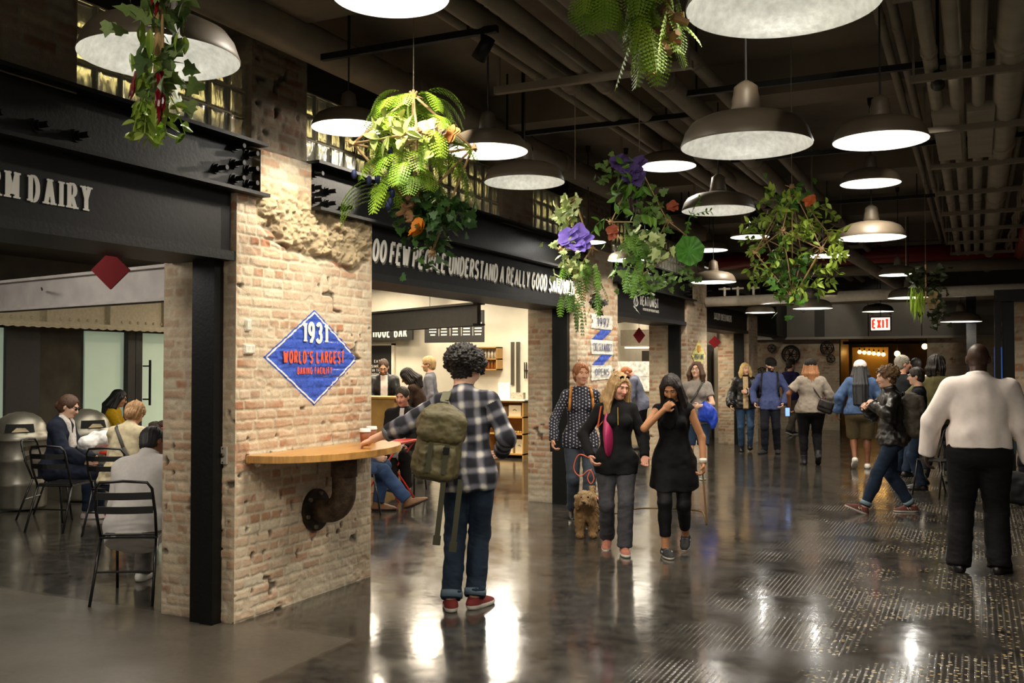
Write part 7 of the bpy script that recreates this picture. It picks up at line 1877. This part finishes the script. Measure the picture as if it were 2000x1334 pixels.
# 1 trailing pepper planter, upper left
o = planter((-2.44, 2.38, 2.39), 'trailing ivy planter with dark red chillies, upper left in front of a lamp', 3.0)
g = G(); ivy_spray(g, (.0, 0, .62), (.02, 0, .15), 85, .07, rr, .045); ivy_spray(g, (-.06, 0, .6), (.08, 0, .48), 34, .08, rr, .03); mk(o, 'ivy_leaves', g, leafm('sage', '4A6638', '8AA05C'))
g = G()
for k in range(30): p = np.array([rr.gauss(.0, .045), rr.gauss(0, .04), rr.uniform(.1, .5)]); leaf(g, p, (rr.uniform(-.4, .4), rr.uniform(-.3, .3), -1), rr.uniform(.06, .1), .028, nrm=rnd_dir(rr) + np.array([.2, -.9, 0]))
for k in range(9): sprig(g, (rr.gauss(0, .03), rr.gauss(0, .02), .16), (rr.uniform(-.6, .6), rr.uniform(-.3, .3), -1), .14, 4, .055, rr)
mk(o, 'lime_leaves', g, L_BROAD)
g = G()
for (x, z, n_) in ((-.045, .24, 7), (.055, .22, 10), (.06, .15, 7), (.045, .47, 4)):
    for k in range(n_):
        p = np.array([x + rr.gauss(0, .008), -.04 + rr.gauss(0, .01), z - k * .011]); e = p + np.array([rr.uniform(-.012, .012), -.01, -.045]); g.tube([p, (p + e) / 2 + [.003, 0, 0], e], [.007, .006, .001], 6)
mk(o, 'chilli_pods', g, mat('chilli_red', '7A0E1E', .25, noise=.3, nscale=40))
g = G(); g.tube([(0, 0, .65), (.01, 0, .4), (.0, 0, .1)], .012, 8); g.tube([(.04, -.02, .6), (.05, -.02, .3)], .005, 6); mk(o, 'stem', g, M_twig)
# 2 big fern basket
o = planter((-2.456, 4.04, 2.6), 'large hanging twig cage basket bursting with bright ferns, centre left', 2.98)
R3 = .29; cs, sn = math.cos(math.radians(25)), math.sin(math.radians(25))
def cam_xy(a, b): return (a * cs - b * sn, a * sn + b * cs)
nd = [(0, 0, .37)] + [(*cam_xy(R3 * math.cos(a), R3 * math.sin(a)), .12) for a in (math.radians(10), math.radians(190), math.radians(100), math.radians(280))] + [(.0, 0, -.18), (.09, .03, -.40)]
cage(nd, [(0, 1), (0, 2), (0, 3), (0, 4), (1, 3), (3, 2), (2, 4), (4, 1), (1, 5), (2, 5), (3, 5), (4, 5), (5, 6), (0, 5), (1, 6)], o)
g = G()
for k in range(78):
    a = rr.uniform(0, 6.28); z = rr.uniform(-.08, .40); rad = rr.uniform(.03, .06 + .14 * (1 - abs(z - .1) / .35)); d = np.array([math.cos(a), math.sin(a), rr.uniform(.0, .9)]); frond(g, (rad * math.cos(a), rad * math.sin(a), z), d, rr.uniform(.16, .27), 2.4, .06, 14, 4)
for k in range(6): frond(g, (*cam_xy(-.17, -.08), -.06 - .02 * k), (*cam_xy(-.6, -.2), .1), .24, 1.9, .055)
for k in range(4): frond(g, (*cam_xy(.2, .0), .08), (*cam_xy(.3, -.1), -.5), .26, 1.5, .045)
mk(o, 'fern_fronds', g, L_FERN)
g = G(); ivy_spray(g, (.05, 0, -.12), (.08, .02, -.38), 170, .05, rr, .07); ivy_spray(g, (.1, 0, -.14), (*cam_xy(.28, 0), -.26), 45, .06, rr, .035); mk(o, 'ivy_leaves', g, L_IVY)
g = G(); 
for k in range(5): sprig(g, (*cam_xy(rr.uniform(-.12, .05), -.12), rr.uniform(-.05, .2)), (*cam_xy(rr.uniform(-1, .6), -.6), rr.uniform(-.2, .5)), .2, 4, .09, rr)
mk(o, 'broad_leaves', g, leafm('pale', '9FB358', 'C3CE7C'))
g = G(); 
for (x, z) in ((.04, .14), (.09, .16), (.14, .15), (.0, .12), (.06, .11)): blossom(g, (*cam_xy(x, -.16), z), .055, 7, rr)
mk(o, 'cream_flowers', g, mat('cream_petal', 'E6D0B4', .7, noise=.2, nscale=20))
g = G(); blossom(g, (*cam_xy(.20, -.15), .14), .045, 8, rr); mk(o, 'peach_rose', g, mat('peach_petal', 'D89A56', .7))
for (x, z) in ((-.26, -.05), (-.19, -.08), (-.15, -.07), (-.10, -.11), (-.08, -.14), (-.09, -.18), (-.1, -.2), (-.09, .06), (-.07, -.03)): g = G(); g.sphere((*cam_xy(x, -.16), z), (.014, .014, .024), 8, 6); g.build('thistle_bud', mat('blue_bud', '1A2350', .7), o, True)
g = G(); blossom(g, (*cam_xy(.05, -.12), -.32), .07, 5, rr, cup=1.3, ax=(*cam_xy(-.6, -.4), .5)); mk(o, 'orange_flower', g, mat('orange_petal', 'D98216', .6))
g = G()
for k in range(26):
    c = np.array([*cam_xy(-.01 + rr.gauss(0, .015), -.1), rr.uniform(-.27, -.1)]); e = c + rnd_dir(rr) * np.array([.04, .03, .05]); g.tube([c, (c + e) / 2 + rnd_dir(rr) * .01, e], [.014, .012, .004], 6)
mk(o, 'driftwood', g, mat('driftwood', '96744E', .9, noise=.4, nscale=20))
# 3 fern at the top edge
o = planter((-.92, 2.93, 2.62), 'bright fern planter cut by the top edge, left of the biggest lamp', 3.0)
g = G()
for k in range(26): frond(g, (rr.gauss(.02, .04), rr.gauss(0, .04), rr.uniform(.08, .3)), (rr.uniform(-.4, .5), rr.uniform(-.5, .3), rr.uniform(-.9, .1)), rr.uniform(.14, .22), 1.6, .055, 14, 4)
for k in range(10): frond(g, (rr.gauss(-.14, .03), -.03 + rr.gauss(0, .03), rr.uniform(.22, .32)), (rr.uniform(-.6, .3), rr.uniform(-.3, .3), rr.uniform(-.8, .1)), .15, 1.6, .05, 14, 4)
for k in range(3): frond(g, (-.02 + .03 * k, -.03, .12), (-.35 + .2 * k, -.2, -1), .24, .3, .05)
mk(o, 'fern_fronds', g, L_FERN)
g = G(); blossom(g, (.12, -.04, .25), .05, 7, rr); mk(o, 'lilac_flower', g, mat('lilac_petal', '7A5AA8', .7))
g = G()
for k in range(30): c = np.array([.05 + rr.gauss(0, .02), rr.gauss(0, .02), rr.uniform(.0, .25)]); g.tube([c, c + rnd_dir(rr) * .05], .012, 5)
mk(o, 'dried_root', g, mat('driftwood', '', 0))
# 4 double planter: ivy arch left, purple flowers right
o = planter((-2.6, 6.52, 2.4), 'left ivy and maidenhair planter with a big purple flower, beside slogan sign', 3.0)
nd = [(0, 0, .45), (*cam_xy(.12, 0), .1), (*cam_xy(-.1, .05), .1), (0, 0, -.1)]
cage(nd, [(0, 1), (0, 2), (1, 2), (1, 3), (2, 3)], o)
g = G(); ivy_spray(g, (*cam_xy(-.05, 0), .48), (*cam_xy(-.08, 0), .2), 60, .065, rr, .04); ivy_spray(g, (*cam_xy(-.1, 0), .15), (*cam_xy(.0, 0), -.1), 70, .055, rr, .06); mk(o, 'variegated_ivy', g, L_VAR)
g = G()
for k in range(36):
    p = np.array([*cam_xy(rr.uniform(-.1, .16), rr.gauss(0, .05)), rr.uniform(-.25, .05)]); frond(g, p, (rr.uniform(-.5, .5), rr.uniform(-.4, .4), -.4), rr.uniform(.12, .22), 1.5, .035, 9, 3)
for k in range(9): p = np.array([*cam_xy(rr.uniform(-.05, .06), 0), rr.uniform(-.35, -.25)]); frond(g, p, (rr.uniform(-.2, .2), 0, -1), .2, .8, .03, 8, 3)
mk(o, 'maidenhair_fern', g, L_FERN2)
g = G(); 
for (x, z) in ((-.05, .17), (.02, .19), (-.01, .13), (.05, .13)): blossom(g, (*cam_xy(x, -.08), z), .085, 6, rr)
mk(o, 'purple_flower', g, mat('purple_petal', '8A72D8', .6, noise=.2, nscale=20))
g = G(); ivy_spray(g, (*cam_xy(.12, 0), -.3), (*cam_xy(.2, 0), -.28), 18, .06, rr, .03); mk(o, 'burgundy_leaves', g, mat('burgundy_leaf', '241214', .5))
o = planter((-2.18, 6.72, 2.6), 'right ivy planter with violet flowers and a round lotus leaf', 3.2)
nd = [(0, 0, .5), (*cam_xy(.2, 0), .1), (*cam_xy(-.2, .05), .1), (0, 0, -.3), (*cam_xy(.38, 0), -.05)]
cage(nd, [(0, 1), (0, 2), (1, 2), (1, 3), (2, 3), (1, 4), (3, 4)], o, .0045)
g = G(); ivy_spray(g, (*cam_xy(.05, 0), .25), (*cam_xy(.0, 0), -.38), 190, .065, rr, .075); ivy_spray(g, (*cam_xy(.02, 0), -.36), (*cam_xy(.4, 0), -.28), 70, .05, rr, .04); ivy_spray(g, (*cam_xy(-.3, 0), .42), (*cam_xy(-.1, 0), .5), 26, .06, rr, .035); mk(o, 'ivy_leaves', g, leafm('mid', '3A5A26', '7C9A50'))
g = G(); ivy_spray(g, (*cam_xy(.05, -.08), .0), (*cam_xy(.12, -.08), -.12), 26, .08, rr, .05); mk(o, 'pale_ivy', g, L_VAR)
g = G()
for k in range(18): p = np.array([*cam_xy(rr.uniform(-.14, .02), -.05), rr.uniform(-.3, .05)]); frond(g, p, (rr.uniform(-.3, .3), -.2, -.3), rr.uniform(.14, .22), 1.5, .035, 9, 3)
for k in range(9): sprig(g, (*cam_xy(rr.uniform(-.25, .2), -.05), rr.uniform(.1, .4)), (*cam_xy(rr.uniform(-1, 1), -.3), rr.uniform(-.2, .7)), .14, 3, .09, rr)
for k in range(6): sprig(g, (*cam_xy(.36, 0), .12), (*cam_xy(rr.uniform(-.3, .5), 0), rr.uniform(-1, 1)), .16, 5, .035, rr)
mk(o, 'green_sprigs', g, L_FERN2)
g = G(); 
for (x, z) in ((-.16, .5), (-.1, .47), (-.05, .44), (-.02, .49), (-.08, .4), (-.03, .38)): blossom(g, (*cam_xy(x, -.1), z), .07, 7, rr)
mk(o, 'violet_flowers', g, mat('violet_petal', '54407E', .7, noise=.2, nscale=20))
g = G()
for k in range(26): p = np.array([*cam_xy(rr.gauss(-.04, .04), -.06), rr.uniform(.2, .36)]); leaf(g, p, (rr.uniform(-.3, .3), -.1, -1), .08, .02)
mk(o, 'dark_red_foliage', g, mat('plum_leaf', '3A1E2C', .7))
g = G(); c = np.array([*cam_xy(.34, -.08), -.13]); k = 26; g.v.append(tuple(c)); uu = np.array([cs, sn, 0]); vv = np.array([0, 0, 1.]); nn = np.array([-sn, cs, 0])
for i in range(k): a = 2 * math.pi * i / k; r_ = .105 * (1 + .05 * math.sin(7 * a)); g.v.append(tuple(c + uu * r_ * math.cos(a) + vv * r_ * math.sin(a) - nn * (.03 + .012 * (i % 2))))
for i in range(k): g.f.append((0, 1 + i, 1 + (i + 1) % k)); g.m.append(0)
mk(o, 'lotus_leaf', g, mat('lotus_green', '4F8A34', .5, noise=.25, nscale=30))
g = G(); blossom(g, (*cam_xy(-.2, -.08), .02), .05, 5, rr); blossom(g, (*cam_xy(-.2, -.08), -.02), .045, 5, rr); blossom(g, (*cam_xy(.24, 0), .2), .05, 6, rr); mk(o, 'rust_flowers', g, mat('rust_petal', '9A4A2C', .7))
# 5 round leafy planter
o = planter((-1.1, 6.68, 2.47), 'round twig cage planter of glossy leaves hanging right of centre', 2.86)
nd = [(0, 0, .38)] + [(*cam_xy(.25 * math.cos(a), .25 * math.sin(a)), .06 - .12 * (i % 2)) for i, a in enumerate([k * math.pi / 3 for k in range(6)])] + [(0, 0, -.37)]
cage(nd, [(0, i) for i in range(1, 7)] + [(i, i % 6 + 1) for i in range(1, 7)] + [(7, i) for i in range(1, 7)] + [(0, 7)], o, .004)
g = G()
for k in range(92):
    a = rr.uniform(0, 6.28); z = rr.uniform(-.32, .32); R_ = .27 * math.sqrt(max(.1, 1 - (z / .40) ** 2)); sprig(g, (R_ * .8 * math.cos(a), R_ * .8 * math.sin(a), z), (math.cos(a) + rr.gauss(0, .6), math.sin(a) + rr.gauss(0, .6), rr.uniform(-.5, .8)), .12, 3, .062, rr)
mk(o, 'glossy_leaves', g, leafm('glossy', '4A6E1E', 'A8BC48'))
g = G(); ivy_spray(g, (-.1, 0, -.1), (.02, 0, -.34), 110, .055, rr, .075); ivy_spray(g, (-.12, 0, .3), (.1, 0, .3), 50, .05, rr, .05); mk(o, 'ivy_leaves', g, L_DEEP)
g = G(); blossom(g, (*cam_xy(.09, -.1), .27), .045, 9, rr); mk(o, 'orange_flower', g, mat('orange_bloom', 'C4602A', .7))
g = G()
for k in range(16): p = np.array([*cam_xy(-.12 + rr.gauss(0, .03), -.14), rr.uniform(-.2, -.08)]); leaf(g, p, (rr.uniform(-.5, .5), 0, -1), .07, .012)
mk(o, 'plum_tassel', g, mat('plum_leaf', '', 0))
# 6 far drooping planter
o = planter((-.5, 11.95, 2.45), 'drooping planter of lime green grass and dark leaves at far right', 2.8)
g = G()
for k in range(90): p = np.array([rr.gauss(-.09, .035), rr.gauss(0, .05), rr.uniform(-.1, .12)]); leaf(g, p, (rr.uniform(-.25, .2), rr.uniform(-.2, .2), -1), rr.uniform(.14, .24), .014, curl=.05)
mk(o, 'trailing_grass', g, leafm('lime', '86AE1E', 'B4D040'))
g = G(); ivy_spray(g, (-.1, 0, .28), (-.08, 0, .12), 40, .08, rr, .04); ivy_spray(g, (.1, 0, .3), (.12, 0, -.3), 90, .07, rr, .06); mk(o, 'dark_leaves', g, leafm('olive', '23260F', '3E4A22'))
g = G(); 
for (x, z) in ((.08, .0), (.1, -.08), (.06, -.12), (.04, -.06)): blossom(g, (x, -.06, z), .05, 6, rr)
mk(o, 'beige_flowers', g, mat('beige_petal', 'A08A5C', .7))
g = G(); g.tube([(0, 0, .35), (.0, 0, -.1)], .01, 6); mk(o, 'stem', g, M_twig)
